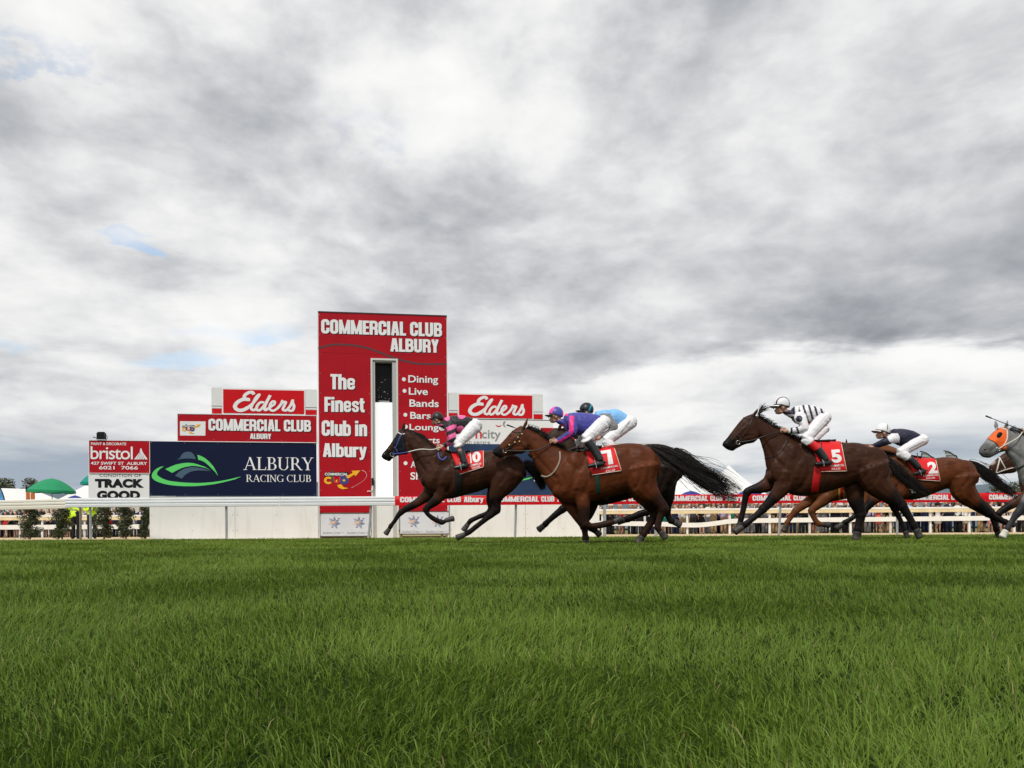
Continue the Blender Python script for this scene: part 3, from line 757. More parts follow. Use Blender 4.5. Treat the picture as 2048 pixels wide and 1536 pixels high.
# ---- white health centre board, right, and what stands beside it
t, _ = board('white_board', 'white board with grey and red lettering behind the leading jockey', 'sign', 897, 840, 1106, 888.3, white, .06, -.03)
mb = MB(); r = WALL.rect(897, 838.6, 1106, 839.8, .062); WALL.box(mb, *r, .064, -.02); mb.build('edge_strip', letter_dark, t)
px_text(WALL, 'n', 951, 862, 963.5, 877, .066, red_logo, t, bold=.012)
px_text(WALL, 'city', *z64(534, 448), *z64(778, 592), .066, grey_logo, t, bold=.012)
px_text(WALL, 'health centre', 913, 881, 980, 887, .066, grey_logo, t)
px_poly(WALL, [zz(z64, [(708,380),(725,402),(750,410),(775,403),(792,380),(770,392),(745,394),(725,388)])], .066, red_logo, t)
px_poly(WALL, [zz(z64, [(822,336),(806,355),(806,385),(820,405),(850,412),(830,395),(824,370),(842,336)])], .066, grey_logo, t)
t, _ = board('red_board', 'small dark red board beside the white board, behind the purple jockey', 'sign', 1082, 856, 1150, 888, sign_red, .08, .064)
t, _ = board('pale_board', 'plain pale board standing right of the navy board, behind the bay horse rump', 'sign', 1203, 887, 1321, 990, white, .06, -.01, frame=white, fw=.012, legs=(1210, 1313))

# ---- paint shop sign and track condition board, far left
t, _ = board('shop_sign', 'red paint shop sign with a phone number above the track condition board', 'sign', 178.5, 881.5, 299, 946, sign_red, .10, .0, frame=white, fw=.012)
px_text(WALL, 'PAINT & DECORATE', *z6(166, 571), *z6(442, 592), .106, letter_white, t, bold=.02)
px_text(WALL, 'bristol', *z6(162, 602), *z6(494, 704), .106, letter_white, t, bold=.006, spacing=.9)
px_text(WALL, '427 SWIFT ST  ALBURY', *z6(164, 723), *z6(608, 747), .106, letter_white, t, bold=.02)
px_text(WALL, '6021  7066', *z6(228, 756), *z6(536, 784), .106, letter_white, t, bold=.02)
fan = []
for a, b in ((505,524),(528,541),(545,556),(561,571),(576,586),(591,612)):
    m_ = (a + b) / 2 - 561
    fan.append(zz(z6, [(a,704),(558+m_*.25,650),(557+m_*.03,617),(560+m_*.03,617),(562+m_*.30,650),(b,704)]))
px_poly(WALL, fan, .106, letter_white, t)
t, _ = board('track_condition_board', 'white track condition board with black lettering beneath the red paint sign', 'sign', 177, 947.2, 298.5, 1004, panel_white, .085, .0)
px_text(WALL, 'CONDITION OF', *z6(232, 820), *z6(560, 841), .09, letter_dark, t, spacing=1.1)
px_text(WALL, 'TRACK', *z6(196, 857), *z6(583, 928), .09, letter_dark, t, bold=.07, spacing=1.08)
px_text(WALL, 'GOOD', *z6(212, 950), *z6(552, 1022), .09, letter_dark, t, bold=.07, spacing=1.08)
# floodlight on the paint sign
def floodlight():
    u, z = WALL.S(203, 881, 0); t = thing('floodlight', 'small black floodlight mounted on top of the red paint shop sign', 'floodlight', WALL.P(u, z, .03))
    mb = MB(); WALL.box(mb, u - .09, z + .03, u + .12, z + .21, .16, -.02); WALL.box(mb, u - .07, z + .21, u + .10, z + .235, .12, .0); mb.build('housing', black_plastic, t)
    mb = MB(); mb.tube([WALL.P(u-.105, z+.12, .05), WALL.P(u-.11, z+.0, .05), WALL.P(u+.13, z+.0, .05), WALL.P(u+.13, z+.12, .05)], .014); mb.build('bracket', black_plastic, t)
    mb = MB(); mb.tube([WALL.P(u-.09, z+.06, .08), WALL.P(u-.20, z+.09, .10), WALL.P(u-.19, z+.07, .10)], .012); mb.build('adjuster_arm', black_plastic, t)
    mb = MB(); mb.tube([WALL.P(u+.12, z+.18, .0), WALL.P(u+.155, z+.11, .0), WALL.P(u+.14, z+.0, .0), WALL.P(u+.15, z-.1, -.02)], .008); mb.build('cable', black_plastic, t)
floodlight()

# ---- the winning post tower
def brightened_panel():
    m = mat('brightened_white_panel', (.9, .9, .9), .3, .5); b = m.node_tree.nodes['Principled BSDF']
    b.inputs['Emission Color'].default_value = (1, 1, 1, 1); b.inputs['Emission Strength'].default_value = .6; return m  # emission added to lift the brightness of the recessed white panel
def tower():
    f_, b_ = .12, -.75
    x0, x1 = 638, 894
    u0, u1 = WALL.S(x0, 850, f_)[0], WALL.S(x1, 850, f_)[0]
    zt = WALL.S(765, 628.5, f_)[1]
    s0, s1 = WALL.S(742, 850, f_)[0], WALL.S(796.5, 850, f_)[0]; zs = WALL.S(768, 717, f_)[1]
    zb = WALL.S(690, 1025, f_)[1]
    t = thing('winning_post_tower', 'tall red winning post tower with a narrow white slot down the middle', 'tower', WALL.P((u0+u1)/2, 0, -.3))
    mb = MB()
    WALL.box(mb, u0, zb, s0, zs, f_, b_); WALL.box(mb, s1, zb, u1, zs, f_, b_); WALL.box(mb, u0, zs, u1, zt, f_, b_)
    fac = mb; nf = len(fac.f)
    for i in range(11):
        z = zb + .08 + (zt - zb - .16)*i/10
        for u in (u0 + .04, s0 - .05, s1 + .05, u1 - .04):
            if u in (u0 + .04, u1 - .04) or z < zs: fac.ell(WALL.P(u, z, f_ + .001), (.010, .010, .010), None, 6, 4)
    part('facade', fac.v, fac.f, sign_red, t, mats=[sign_red, post_grey], mi=[0]*nf + [1]*(len(fac.f) - nf))
    mb = MB(); WALL.box(mb, u0 - .015, zt, u1 + .015, zt + .03, f_ + .015, b_ - .02); mb.build('capping', mat('dark_metal', (.05, .045, .045), .5), t)
    for a, b in ((u0 - .03, u0 - .002), (u1 + .002, u1 + .03)): mb = MB(); WALL.box(mb, a, -.05, b, zt - .01, f_ - .01, b_); mb.build('edge_strip', white, t)
    sm_ = mat('panel_seam', (.20, .006, .012), .6, .1)
    for a, b, z0_, z1_ in ((u0, s0, 2.42, 2.426), (s1, u1, 2.42, 2.426), (u0, u1, zs + .12, zs + .126), (u0, s0, 4.0, 4.006), (s1, u1, 4.0, 4.006), ((u0+s0)/2, (u0+s0)/2 + .005, zb, zs), ((s1+u1)/2, (s1+u1)/2 + .005, zb, zs)):
        mb = MB(); WALL.box(mb, a, z0_, b, z1_, f_ + .0015, f_ - .01); mb.build('seam', sm_, t)
    # slot frame, reveal and contents
    fw = .055; mb = MB()
    WALL.box(mb, s0, .0, s0 + fw, zs - fw, f_ + .02, f_ - .12); WALL.box(mb, s1 - fw, .0, s1, zs - fw, f_ + .02, f_ - .12); WALL.box(mb, s0, zs - fw, s1, zs, f_ + .02, f_ - .12)
    mb.build('slot_frame', mat('pale_frame', (.60, .60, .57), .5), t)
    mb = MB()
    WALL.box(mb, s0 + fw, .0, s0 + fw + .072, zs - fw, f_ - .02, b_); WALL.box(mb, s1 - fw - .112, .0, s1 - fw, zs - fw, f_ - .02, b_); WALL.box(mb, s0 + fw, zs - fw - .04, s1 - fw, zs - fw, f_ - .02, b_)
    mb.build('slot_reveal', mat('grey_frame', (.42, .43, .41), .5), t)
    a, b = s0 + fw + .075, s1 - fw - .115
    zk = WALL.S(768, 805, f_ - .3)[1]
    mb = MB(); WALL.box(mb, a, zk, b, zs - fw - .042, f_ - .30, f_ - .34); mb.build('dark_window', mat('dark_glass', (.004, .004, .005), .3, .15), t)
    mb = MB()
    for i in range(16): 
        q = WALL.P(a + (b-a)*random.uniform(.15, .85), zk + random.uniform(.08, .72), f_ - .297); mb.ell(q, (.008, .008, .008), None, 6, 4)
    WALL.box(mb, a + .1, zk + .03, b - .08, zk + .045, f_ - .285, f_ - .298); mb.build('window_specks', letter_white, t)
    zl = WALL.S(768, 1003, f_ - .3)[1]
    mb = MB(); WALL.box(mb, a, zl, b, zk - .01, f_ - .22, f_ - .26); mb.build('brightened_slot_panel', brightened_panel(), t)
    mb = MB(); WALL.box(mb, s0 + fw + .002, -.05, s1 - fw - .002, zl - .02, f_ - .06, f_ - .1); mb.build('base_panel', panel_white, t)
    mb = MB(); u, z = WALL.S(745, 963, f_ + .03); WALL.box(mb, u - .03, z - .12, u + .04, z + .10, f_ + .06, f_ + .022)
    mb.build('switch_box', black_plastic, t)
    mb = MB(); mb.tube([WALL.P(u, z - .12, f_ + .05), WALL.P(u + .01, z - .22, f_ + .05), WALL.P(u - .06, z - .30, f_ + .04), WALL.P(u - .14, z - .28, f_ + .04), WALL.P(u - .15, z - .31, f_ + .04)], .012); mb.build('cable', white, t)
    # lettering
    o = f_ + .006
    def T(txt, a, b, bold=.04, **k):
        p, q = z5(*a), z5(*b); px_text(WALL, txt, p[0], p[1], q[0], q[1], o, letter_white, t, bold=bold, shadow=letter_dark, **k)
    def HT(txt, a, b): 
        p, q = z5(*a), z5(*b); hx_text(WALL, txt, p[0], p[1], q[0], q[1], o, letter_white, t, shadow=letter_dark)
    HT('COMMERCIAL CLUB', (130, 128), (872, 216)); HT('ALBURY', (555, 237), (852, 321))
    HT('The', (187, 456), (338, 549)); HT('Finest', (150, 597), (398, 690)); HT('Club in', (133, 740), (412, 836)); HT('Albury', (141, 880), (410, 983))
    k = dict(bold=.018, shift=(.012, -.012))
    T('Dining', (665, 464), (848, 522), **k); T('Live', (668, 539), (785, 583), **k); T('Bands', (672, 612), (852, 657), **k); T('Bars', (677, 688), (803, 731), **k)
    T('Lounge', (672, 762), (885, 812), **k); T('Sports', (690, 840), (858, 892), **k); T('A', (680, 990), (712, 1030), **k); T('Sh', (678, 1058), (742, 1104), **k)
    mb = MB()
    for c in ((638, 487), (642, 558), (647, 705), (650, 778), (648, 1002)):
        u, z = WALL.S(*z5(*c), o); n = 18
        mb.add([WALL.P(u, z, o)] + [WALL.P(u + .058*math.cos(i*2*math.pi/n), z + .058*math.sin(i*2*math.pi/n), o) for i in range(n)], [(0, 1+i, 1+(i+1) % n) for i in range(n)])
    mb.build('bullet_marks', letter_white, t)
    L, R = ribbon([(112,297),(200,275),(300,276),(400,292),(480,318),(560,350),(640,374),(740,392),(896,393)], 12, 6)
    px_poly(WALL, [zz(z5, [tuple(p) for p in L] + [tuple(p) for p in R[::-1]])], f_ + .0035, mat('maroon_line', (.09, .03, .035), .5), t, name='wave_line')
    emblem(t, o, lambda x, y: z5(145 + x * 2.45, 1032 + y * 2.1))
    dots = []
    for i in range(26):
        w_ = i / 25; p = catmull([(318,1152),(350,1135),(390,1108),(410,1080),(400,1055),(382,1046)], 5)
        q = p[int(w_ * (len(p) - 1))]; x, y = z5(*q); dots.append([(x-.45, y-.45), (x+.45, y-.45), (x+.45, y+.45), (x-.45, y+.45)])
    px_poly(WALL, dots, o, letter_white, t, step=0.0)
    # sponsor panels at the foot
    for xa, xb, ya, yb, cs in ((641, 741.5, 1027.5, 1071.5, ((668.5, 1045.5), (717.5, 1045.5))), (800.5, 897.5, 1024, 1067, ((827, 1043.5), (875, 1043)))):
        r = WALL.rect(xa, ya, xb, yb, .14)
        p_ = MB(); WALL.box(p_, r[0], r[1], r[2], r[3], .14, .115); p_.build('sponsor_panel', mat('pale_blue_panel', (.62, .65, .70), .5, var=.04, scale=2), t)
        mb = MB(); WALL.box(mb, r[0] - .01, r[3] + .004, r[2] + .01, r[3] + .022, .15, .11); WALL.box(mb, r[0] - .01, r[1] - .022, r[2] + .01, r[1] - .004, .15, .11)
        for i in range(5):
            for zz_ in (r[1] + .02, r[3] - .02): mb.ell(WALL.P(r[0] + .03 + (r[2]-r[0]-.06)*i/4, zz_, .141), (.007, .007, .007), None, 6, 4)
        mb.build('trim', mat('dark_trim', (.08, .08, .08), .5), t)
        for cx, cy in cs:
            star(t, .1435, cx, cy, 14.5)
            px_text(WALL, 'Southern Cross', cx - 23, cy + 17.5, cx + 11.5, cy + 22.4, .1435, grey_logo, t, bold=.005)
            px_text(WALL, 'Inn', cx + 13, cy + 17.5, cx + 19.5, cy + 21.4, .1435, mat('light_grey_vinyl', (.40, .43, .48), .5), t)
    for a, b in ((u0 + .05, s0 - .03), (s1 + .03, u1 - .05)): mb = MB(); WALL.box(mb, a, .0, b, .05, .0, -.1); mb.build('timber_sill', timber, t)
    for u in (u0 + .02, u0 + 1.3, s1 + .04, u1 - .2): mb = MB(); WALL.box(mb, u, .0, u + .07, zb, .10, .03); mb.build('timber_stud', timber, t)
def star(t, off, cx, cy, r):
    """a seven pointed star drawn in slanting stripes"""
    P = []
    for k in range(14):
        a = math.radians(-90 + k * 360 / 14); rr = r if k % 2 == 0 else r * .48; P.append((rr * math.cos(a), rr * math.sin(a)))
    sl = -.32; blue, orange = [], []; n = 13; hh = r * .062
    for i in range(n):
        c = -r * 1.2 + 2.4 * r * (i + .5) / n; xs = []
        for k in range(14):
            (ax, ay), (bx, by) = P[k], P[(k+1) % 14]; fa, fb = ay - sl*ax - c, by - sl*bx - c
            if fa * fb < 0: xs.append(ax + (bx-ax)*fa/(fa-fb))
        xs.sort()
        for j in range(0, len(xs) - 1, 2):
            segs = [(xs[j], xs[j+1], blue)]
            if 5 <= i <= 6: m_ = min(max(r*.10, xs[j]), xs[j+1]); segs = [(xs[j], m_, orange), (m_, xs[j+1], blue)]
            for q0, q1, lst in segs:
                if q1 - q0 > .6: lst.append([(cx + q0, cy + c + sl*q0 - hh*.4), (cx + q1, cy + c + sl*q1 - hh), (cx + q1, cy + c + sl*q1 + hh), (cx + q0, cy + c + sl*q0 + hh*.4)])
    if blue: px_poly(WALL, blue, off, blue_logo, t, step=0)
    if orange: px_poly(WALL, orange, off, orange_logo, t, step=0)
tower()

# ------------------------------------------------------------------ running rail along the track
def running_rail():
    D = lambda px: 25.0 + (px - 137) / 2048 * .5
    def run(name, label, x0, x1, ytop, ybot, m, d_, posts, banner=None, post_m=post_grey):
        A, B = W(x0, 1000, d_(x0)), W(x1, 1000, d_(x1)); wl = Wall(A, B)
        t = thing(name, label, 'rail', (A.x/2 + B.x/2, A.y/2 + B.y/2, 0)); L = wl.len
        zA, zB = wl.S(x0, ytop[0])[1], wl.S(x1, ytop[1])[1]; zC, zE = wl.S(x0, ybot[0])[1], wl.S(x1, ybot[1])[1]
        # extruded plastic profile: rounded front with two shallow grooves
        prof = [(0,0.0),(.02,.05),(.025,.30),(.012,.36),(.012,.40),(.028,.46),(.028,.62),(.014,.67),(.014,.71),(.024,.78),(.02,.94),(0,1.0),(-.05,1.0),(-.05,0.0)]
        n = 24; v, f = [], []
        for i in range(n + 1):
            s = i / n; u = L * s
            lo, hi = zC + (zE-zC)*s, zA + (zB-zA)*s
            for o, k in prof: v.append(wl.P(u, lo + (hi-lo)*k, o))
        p = len(prof)
        for i in range(n):
            for k in range(p): f.append((i*p+k, i*p+(k+1) % p, (i+1)*p+(k+1) % p, (i+1)*p+k))
        f += [tuple(range(p))[::-1], tuple(n*p + k for k in range(p))]
        part('rail_beam', v, f, m, t)
        for px, py0, lean in posts:
            u = wl.S(px, 1040)[0]; z1 = (zC + zE) / 2 + .04
            mb = MB(); mb.tube([wl.P(u - lean, -.05, -.09), wl.P(u - lean*.3, .5, -.09), wl.P(u, z1 - .1, -.085), wl.P(u + lean*.2, z1 + .12, -.075)], .034, 10)
            mb.tube([wl.P(u, z1 + .07, -.08), wl.P(u, z1 + .07, -.052)], .03, 8)
            mb.build('post', post_m, t)
        return t, wl, (zA, zB, zC, zE, L)
    run('track_rail', 'cream plastic running rail entering from the left edge, ending behind the white rail', -160, 139, (1004.5, 997.2), (1023.5, 1016.8), cream_rail, lambda x: 25.7, [(158, 0, 0), (-120, 0, 0)], post_m=mat('brown_post', (.17, .16, .13), .7))
    red = lambda px: px > 790
    t, wl, (zA, zB, zC, zE, L) = run('track_rail', 'long white running rail with a red lettered banner on grey posts', 131, 2300, (996.3, 984.5), (1015, 1001.5), white_rail,
        D, [(178, 0, 0), (451, 0, .0), (741, 0, .08), (1032, 0, .03), (1322, 0, 0), (1563, 0, .06), (1797, 0, 0), (2060, 0, .02)])
    u0 = wl.S(790, 1000)[0]; n = 60; v, f = [], []
    for i in range(n + 1):
        u = u0 + (L - u0) * i / n; s = u / L; lo, hi = zC + (zE-zC)*s, zA + (zB-zA)*s; w_ = .002 * math.sin(i * 1.7)
        for o, k in ((.034, -.02), (.036 + w_, .5), (.034, 1.02), (-.056, 1.02)): v.append(wl.P(u, lo + (hi-lo)*k, o))
    for i in range(n):
        for k in range(3): f.append((i*4+k, (i+1)*4+k, (i+1)*4+k+1, i*4+k+1))
    part('banner', v, f, bright_red, t, smooth=True)
    for px in (560, 905, 1150, 1440, 1690, 1920):
        u = wl.S(px, 1000)[0]; s_ = u / L; lo, hi = zC + (zE-zC)*s_, zA + (zB-zA)*s_; o_ = .0305 if px < 790 else .0385
        mb = MB(); wl.box(mb, u - .02, lo - .008, u + .02, hi + .008, o_, o_ - .012) if px < 790 else wl.box(mb, u - .006, lo, u + .006, hi, o_, o_ - .012); mb.build('joint', white_rail if px < 790 else sign_red, t)
    for i, (a, b) in enumerate(((800, 967), (992, 1152), (1168, 1325), (1337, 1485), (1505, 1650), (1669, 1808), (1825, 1962), (1978, 2110), (2130, 2260))):
        ym = lambda x: 990.5 - (x - 800) * .0040
        for txt, p, q, dy in (('COMMERCIAL', 0, .535, 0), ('CLUB', .565, .73, 0), ('Albury', .765, 1.0, 2.6)):
            xa, xb = a + (b-a)*p, a + (b-a)*q
            y0 = ym((xa+xb)/2) + 3.2
            hx_text(wl, txt, xa, y0, xb, y0 + 11 + dy - (xa-800)*.0006, .0405, letter_white, t)
    mb = MB()
    for i in range(26): 
        u = u0 + (L-u0)*i/25; s = u / L; mb.ell(wl.P(u, zA + (zB-zA)*s - .02, .036), (.008, .008, .008), None, 6, 4)
    mb.build('banner_eyelets', white, t)
running_rail()
# ------------------------------------------------------------------ horses and riders
horse_coat = mat('horse_coat', (.1, .05, .02), .46, .11, var=.22, scale=5, attr='fur', coat=.0, bump=.10, bscale=70)
hair_mat = mat('black_horsehair', (.012, .009, .008), .5, .35)
hair_brown = mat('brown_horsehair', (.030, .016, .010), .5, .35)
hoof_mat = mat('hoof_horn', (.045, .040, .036), .5, .35, var=.2, scale=30)
eye_mat = mat('dark_eye', (.006, .004, .004), .08, .6)
leather = mat('black_leather', (.012, .011, .010), .4, .45)
strap_blue = mat('blue_webbing', (.06, .09, .32), .55, .3)
strap_white = mat('white_webbing', (.66, .64, .58), .55, .3)
strap_tan = mat('tan_webbing', (.30, .25, .19), .6, .3)
strap_red = mat('red_webbing', (.55, .012, .015), .55, .3)
strap_green = mat('green_webbing', (.012, .05, .035), .55, .3)
metal = mat('bit_metal', (.55, .55, .55), .25, .5, metal=.9)
cloth_red = mat('red_saddlecloth', (.66, .012, .015), .6, .25, var=.05, scale=8)
cloth_white = mat('white_cloth', (.74, .73, .72), .7, .25, var=.06, scale=14)
cloth_cream = mat('cream_edging', (.68, .58, .46), .7, .25)
orange_cloth = mat('orange_hood_cloth', (.80, .13, .02), .6, .25, var=.06, scale=10)
skin = mat('skin', (.50, .27, .19), .5, .35, var=.08, scale=12)
boot_mat = mat('black_riding_boot', (.008, .008, .009), .35, .3)

class Fr:
    """zoomed-photo coordinates -> world, at a base depth"""
    def __init__(s, k, ox, oy, d): s.k, s.ox, s.oy, s.d = k, ox, oy, d
    def px(s, x, y): return s.ox + x / s.k, s.oy + y / s.k
    def w(s, x, y, yo=0.0): return W(*s.px(x, y), s.d + yo)
    def m(s, r): return r / s.k * s.d / F         # length in zoomed pixels -> metres
def pair_secs(fr, secs, yo=0.0):
    out = []
    for x1, y1, x2, y2, hw in secs:
        a, b = fr.w(x1, y1, yo), fr.w(x2, y2, yo); out.append(((a+b)/2, (a-b)/2, Vector((0, hw, 0))))
    return out
def chain_secs(fr, pts, yos, k=.8):
    """pts: (x, y, r) in zoomed pixels; yos: depth offset per point"""
    P = [fr.w(x, y, yo) for (x, y, r), yo in zip(pts, yos)]; out = []
    for i, p in enumerate(P):
        t = P[min(i+1, len(P)-1)] - P[max(i-1, 0)]; t = Vector((t.x, 0, t.z)).normalized(); q = Vector((-t.z, 0, t.x))
        r = fr.m(pts[i][2]); kk = k[i] if isinstance(k, (list, tuple)) else k
        out.append((p, q * r, Vector((0, r * kk, 0))))
    return out
def paint(co, base, caps):
    """caps: (a, b, ra, rb, colour, softness) capsules coloured over the base coat"""
    c = np.tile(np.array(base, float), (len(co), 1))
    for a, b, ra, rb, col, so in caps:
        a, b = np.array(a), np.array(b); ab = b - a; t = np.clip(((co - a) @ ab) / (ab @ ab + 1e-9), 0, 1)
        dist = np.linalg.norm(co - (a + t[:, None] * ab), axis=1); r = ra + (rb - ra) * t
        w = 1 - sm(dist, r, r * so); c = c * (1 - w[:, None]) + np.array(col) * w[:, None]
    return c
def hair_strands(mb, roots, tips, mids, w0=.006, w1=.0012):
    """thin three-sided strands root -> mid -> tip"""
    for r, m_, t in zip(roots, mids, tips):
        pts = [Vector(p) for p in catmull([tuple(r), tuple(m_), tuple(t)], 3)]
        n = len(pts); mb.tube(pts, [w0 + (w1 - w0) * i / (n - 1) for i in range(n)], 3)

class Caster:
    def __init__(s, me): 
        s.bvh = BVHTree.FromPolygons([v.co[:] for v in me.vertices], [p.vertices[:] for p in me.polygons])
    def cam(s, px, py, off=.008):
        r = RAY(px, py).normalized(); h = s.bvh.ray_cast(CAMV, r)
        if h[0] is None: return None
        return h[0] - r * off
    def far(s, p, off=.008):
        h = s.bvh.ray_cast(Vector((p.x, p.y + 4, p.z)), Vector((0, -1, 0)))
        return None if h[0] is None else h[0] + Vector((0, off, 0))
def near_or(c, fr, x, y, off=.008):
    p = c.cam(*fr.px(x, y), off)
    return p
def flat_strap(name, pts, w, m, parent, th=.004):
    """a strap lying on the coat: elliptical tube along pts"""
    pts = [p for p in pts if p is not None]
    if len(pts) < 2: return None
    mb = MB(); mb.tube(pts, w, 6); return mb.build(name, m, parent, True)
def strap_on(c, fr, name, zpts, w, m, parent, n=5, off=.004, both=True):
    C = catmull(zpts, n); P = [near_or(c, fr, q[0], q[1], off) for q in C]
    P = [p for p in P if p is not None]
    if len(P) < 2: return
    flat_strap(name, P, w, m, parent)
    if both:
        Q = [c.far(p, off) for p in P]; Q = [q for q in Q if q is not None]
        if len(Q) > 1: flat_strap(name, Q, w, m, parent)
def cloth_patch(c, fr, quad, nu, nv, off):
    """quad: four zoomed points TL TR BR BL -> grid of points on the coat (rows top to bottom)"""
    tl, tr, br, bl = [np.array(q, float) for q in quad]; rows = []
    for j in range(nv + 1):
        v = j / nv; row = []
        for i in range(nu + 1):
            u = i / nu; q = (tl*(1-u) + tr*u)*(1-v) + (bl*(1-u) + br*u)*v
            row.append(near_or(c, fr, q[0], q[1], off))
        rows.append(row)
    last = [None] * (nu + 1)
    for j in range(nv, -1, -1):       # rays that pass above the back: keep the height, stay over the spine
        for i in range(nu + 1):
            if rows[j][i] is None:
                v = j / nv; u = i / nu; q = (tl*(1-u) + tr*u)*(1-v) + (bl*(1-u) + br*u)*v
                p = fr.w(q[0], q[1], -.02)
                h = c.bvh.ray_cast(Vector((p.x, p.y, 4)), Vector((0, 0, -1)))
                rows[j][i] = (h[0] + Vector((0, 0, off))) if h[0] is not None else (rows[j+1][i] if j < nv else p)
    return rows
def cloth_obj(name, rows, c, m, parent, d, over=True, th=.007):
    nu = len(rows[0]); full = [r for r in rows[::-1]]
    if over:
        mid = []
        for p in rows[0]:
            h = c.bvh.ray_cast(Vector((p.x, d, 4)), Vector((0, 0, -1))); mid.append((h[0] + Vector((0, 0, .012))) if h[0] is not None else Vector((p.x, d, p.z)))
        full.append(mid)
        for r in rows:
            rr = []
            for p in r:
                q = c.far(p, .010); rr.append(q if q is not None else Vector((p.x, 2*d - p.y, p.z)))
            full.append(rr)
    v = [p for r in full for p in r]; f = []
    for j in range(len(full) - 1):
        for i in range(nu - 1): f.append((j*nu+i, j*nu+i+1, (j+1)*nu+i+1, (j+1)*nu+i))
    me = bpy.data.meshes.new(name); me.from_pydata([tuple(p) for p in v], [], f); me.update()
    o = bpy.data.objects.new('tmp', me); COL.objects.link(o)
    s = o.modifiers.new('s', 'SOLIDIFY'); s.thickness = th; s.offset = 0
    out = evaluated(o); out.name = name; bpy.data.objects.remove(o)
    out.polygons.foreach_set('use_smooth', [True] * len(out.polygons))
    return me_obj(name, out, m, parent)
def cloth_text(c, fr, txt, quad, m, parent, bold=0.0, off=.016, name='number', geo=None):
    """lettering laid on the flank inside a zoomed quad (TL TR BR BL)"""
    v, f = geo if geo else text_geo(txt, bold)
    tl, tr, br, bl = [np.array(q, float) for q in quad]; P = []
    for a, b in v:
        q = (bl*(1-a) + br*a)*(1-b) + (tl*(1-a) + tr*a)*b
        p = near_or(c, fr, q[0], q[1], off)
        P.append(p if p is not None else fr.w(q[0], q[1], -.3))
    return part(name, P, f, m, parent)

# muscle lines in trunk coordinates: (section along the trunk, fraction from back to belly), width m, depth m (+ = groove)
MUSCLES = [([(2.3,.10),(2.75,.38),(2.75,.62),(2.3,.86)], .045, .020), ([(.7,.15),(.95,.5),(1.0,.85)], .04, .010), ([(1.75,.12),(1.35,.40),(.95,.68)], .045, -.014), ([(2.35,.30),(1.75,.52),(1.35,.78)], .035, .009),
  ([(2.1,.42),(1.9,.66)], .05, -.016), ([(3.6,.62),(4.6,.70),(5.6,.72)], .05, .004), ([(4.1,.28),(3.9,.78)], .018, .0035), ([(4.5,.28),(4.3,.80)], .018, .004), ([(4.9,.28),(4.75,.80)], .018, .004), ([(5.3,.28),(5.2,.78)], .018, .0035),
  ([(5.9,.22),(6.25,.42),(6.15,.62)], .06, .020), ([(6.65,.10),(6.75,.22)], .05, -.016), ([(6.2,.98),(6.6,.78),(6.75,.60)], .03, .012), ([(7.6,.02),(8.3,.22),(8.65,.5),(8.45,.85)], .04, .012),
  ([(7.1,.30),(7.5,.62),(7.3,.95)], .035, .010), ([(7.9,.35),(8.0,.75)], .06, -.014), ([(6.95,.55),(7.0,.85)], .05, -.012), ([(3.0,.08),(5.5,.06)], .03, .004)]
def sculpt(me, fr, H):
    """push muscle grooves and swellings into the skin along its normals"""
    co = me_np(me).copy(); n = len(co); nr = np.empty(n*3, np.float32); me.vertices.foreach_get('normal', nr); nr = nr.reshape(-1, 3)
    T = H['torso']; ns = len(T)
    def tz(u, v):
        u = min(max(u, 0), ns - 1.001) * (ns - 1) / 9.0 if ns != 10 else min(max(u, 0), ns - 1.001)
        u = min(u, ns - 1.001); i = int(u); k = u - i; a, b = T[i], T[i+1]
        x1, y1, x2, y2 = [a[j] + (b[j]-a[j])*k for j in range(4)]; return fr.w(x1 + (x2-x1)*v, y1 + (y2-y1)*v)
    disp = np.zeros(n); side = np.clip(np.abs(nr[:, 1]) * 1.6 - .25, 0, 1)
    lines = [([tz(*p) for p in l], w, d) for l, w, d in MUSCLES]
    N = H['neck']; H_ = H['head']
    def pz(P, i, v): a = P[i]; return fr.w(a[0] + (a[2]-a[0])*v, a[1] + (a[3]-a[1])*v)
    lines += [([pz(N, 0, .82), pz(N, 1, .74), pz(N, 2, .72), pz(N, 3, .70)], .03, .013), ([pz(N, 1, .30), pz(N, 2, .32), pz(N, 3, .38)], .05, .005),
              ([pz(H_, 1, .30), pz(H_, 2, .34), pz(H_, 3, .38)], .018, -.007), ([pz(H_, 1, .72), pz(H_, 2, .62), pz(H_, 3, .60)], .022, .008), ([pz(H_, 4, .72), pz(H_, 5, .62)], .010, .006)]
    for L, w, d in lines:
        P = np.array(catmull([(q.x, q.z) for q in L], 5)); best = np.full(n, 1e9)
        for a, b in zip(P[:-1], P[1:]):
            ab = b - a; q = co[:, [0, 2]] - a; t = np.clip((q @ ab) / (ab @ ab + 1e-9), 0, 1); best = np.minimum(best, np.hypot(*(q - t[:, None]*ab).T))
        disp -= d * np.exp(-(best / w) ** 2) * side
    disp += (vnoise(co[:, 0] + co[:, 1]*.3, co[:, 2], 9, 5) - .5) * .008 * side + (vnoise(co[:, 0], co[:, 2] + co[:, 1]*.4, 26, 6) - .5) * .0035
    me.vertices.foreach_set('co', (co + nr * disp[:, None]).ravel().astype(np.float32)); me.update()
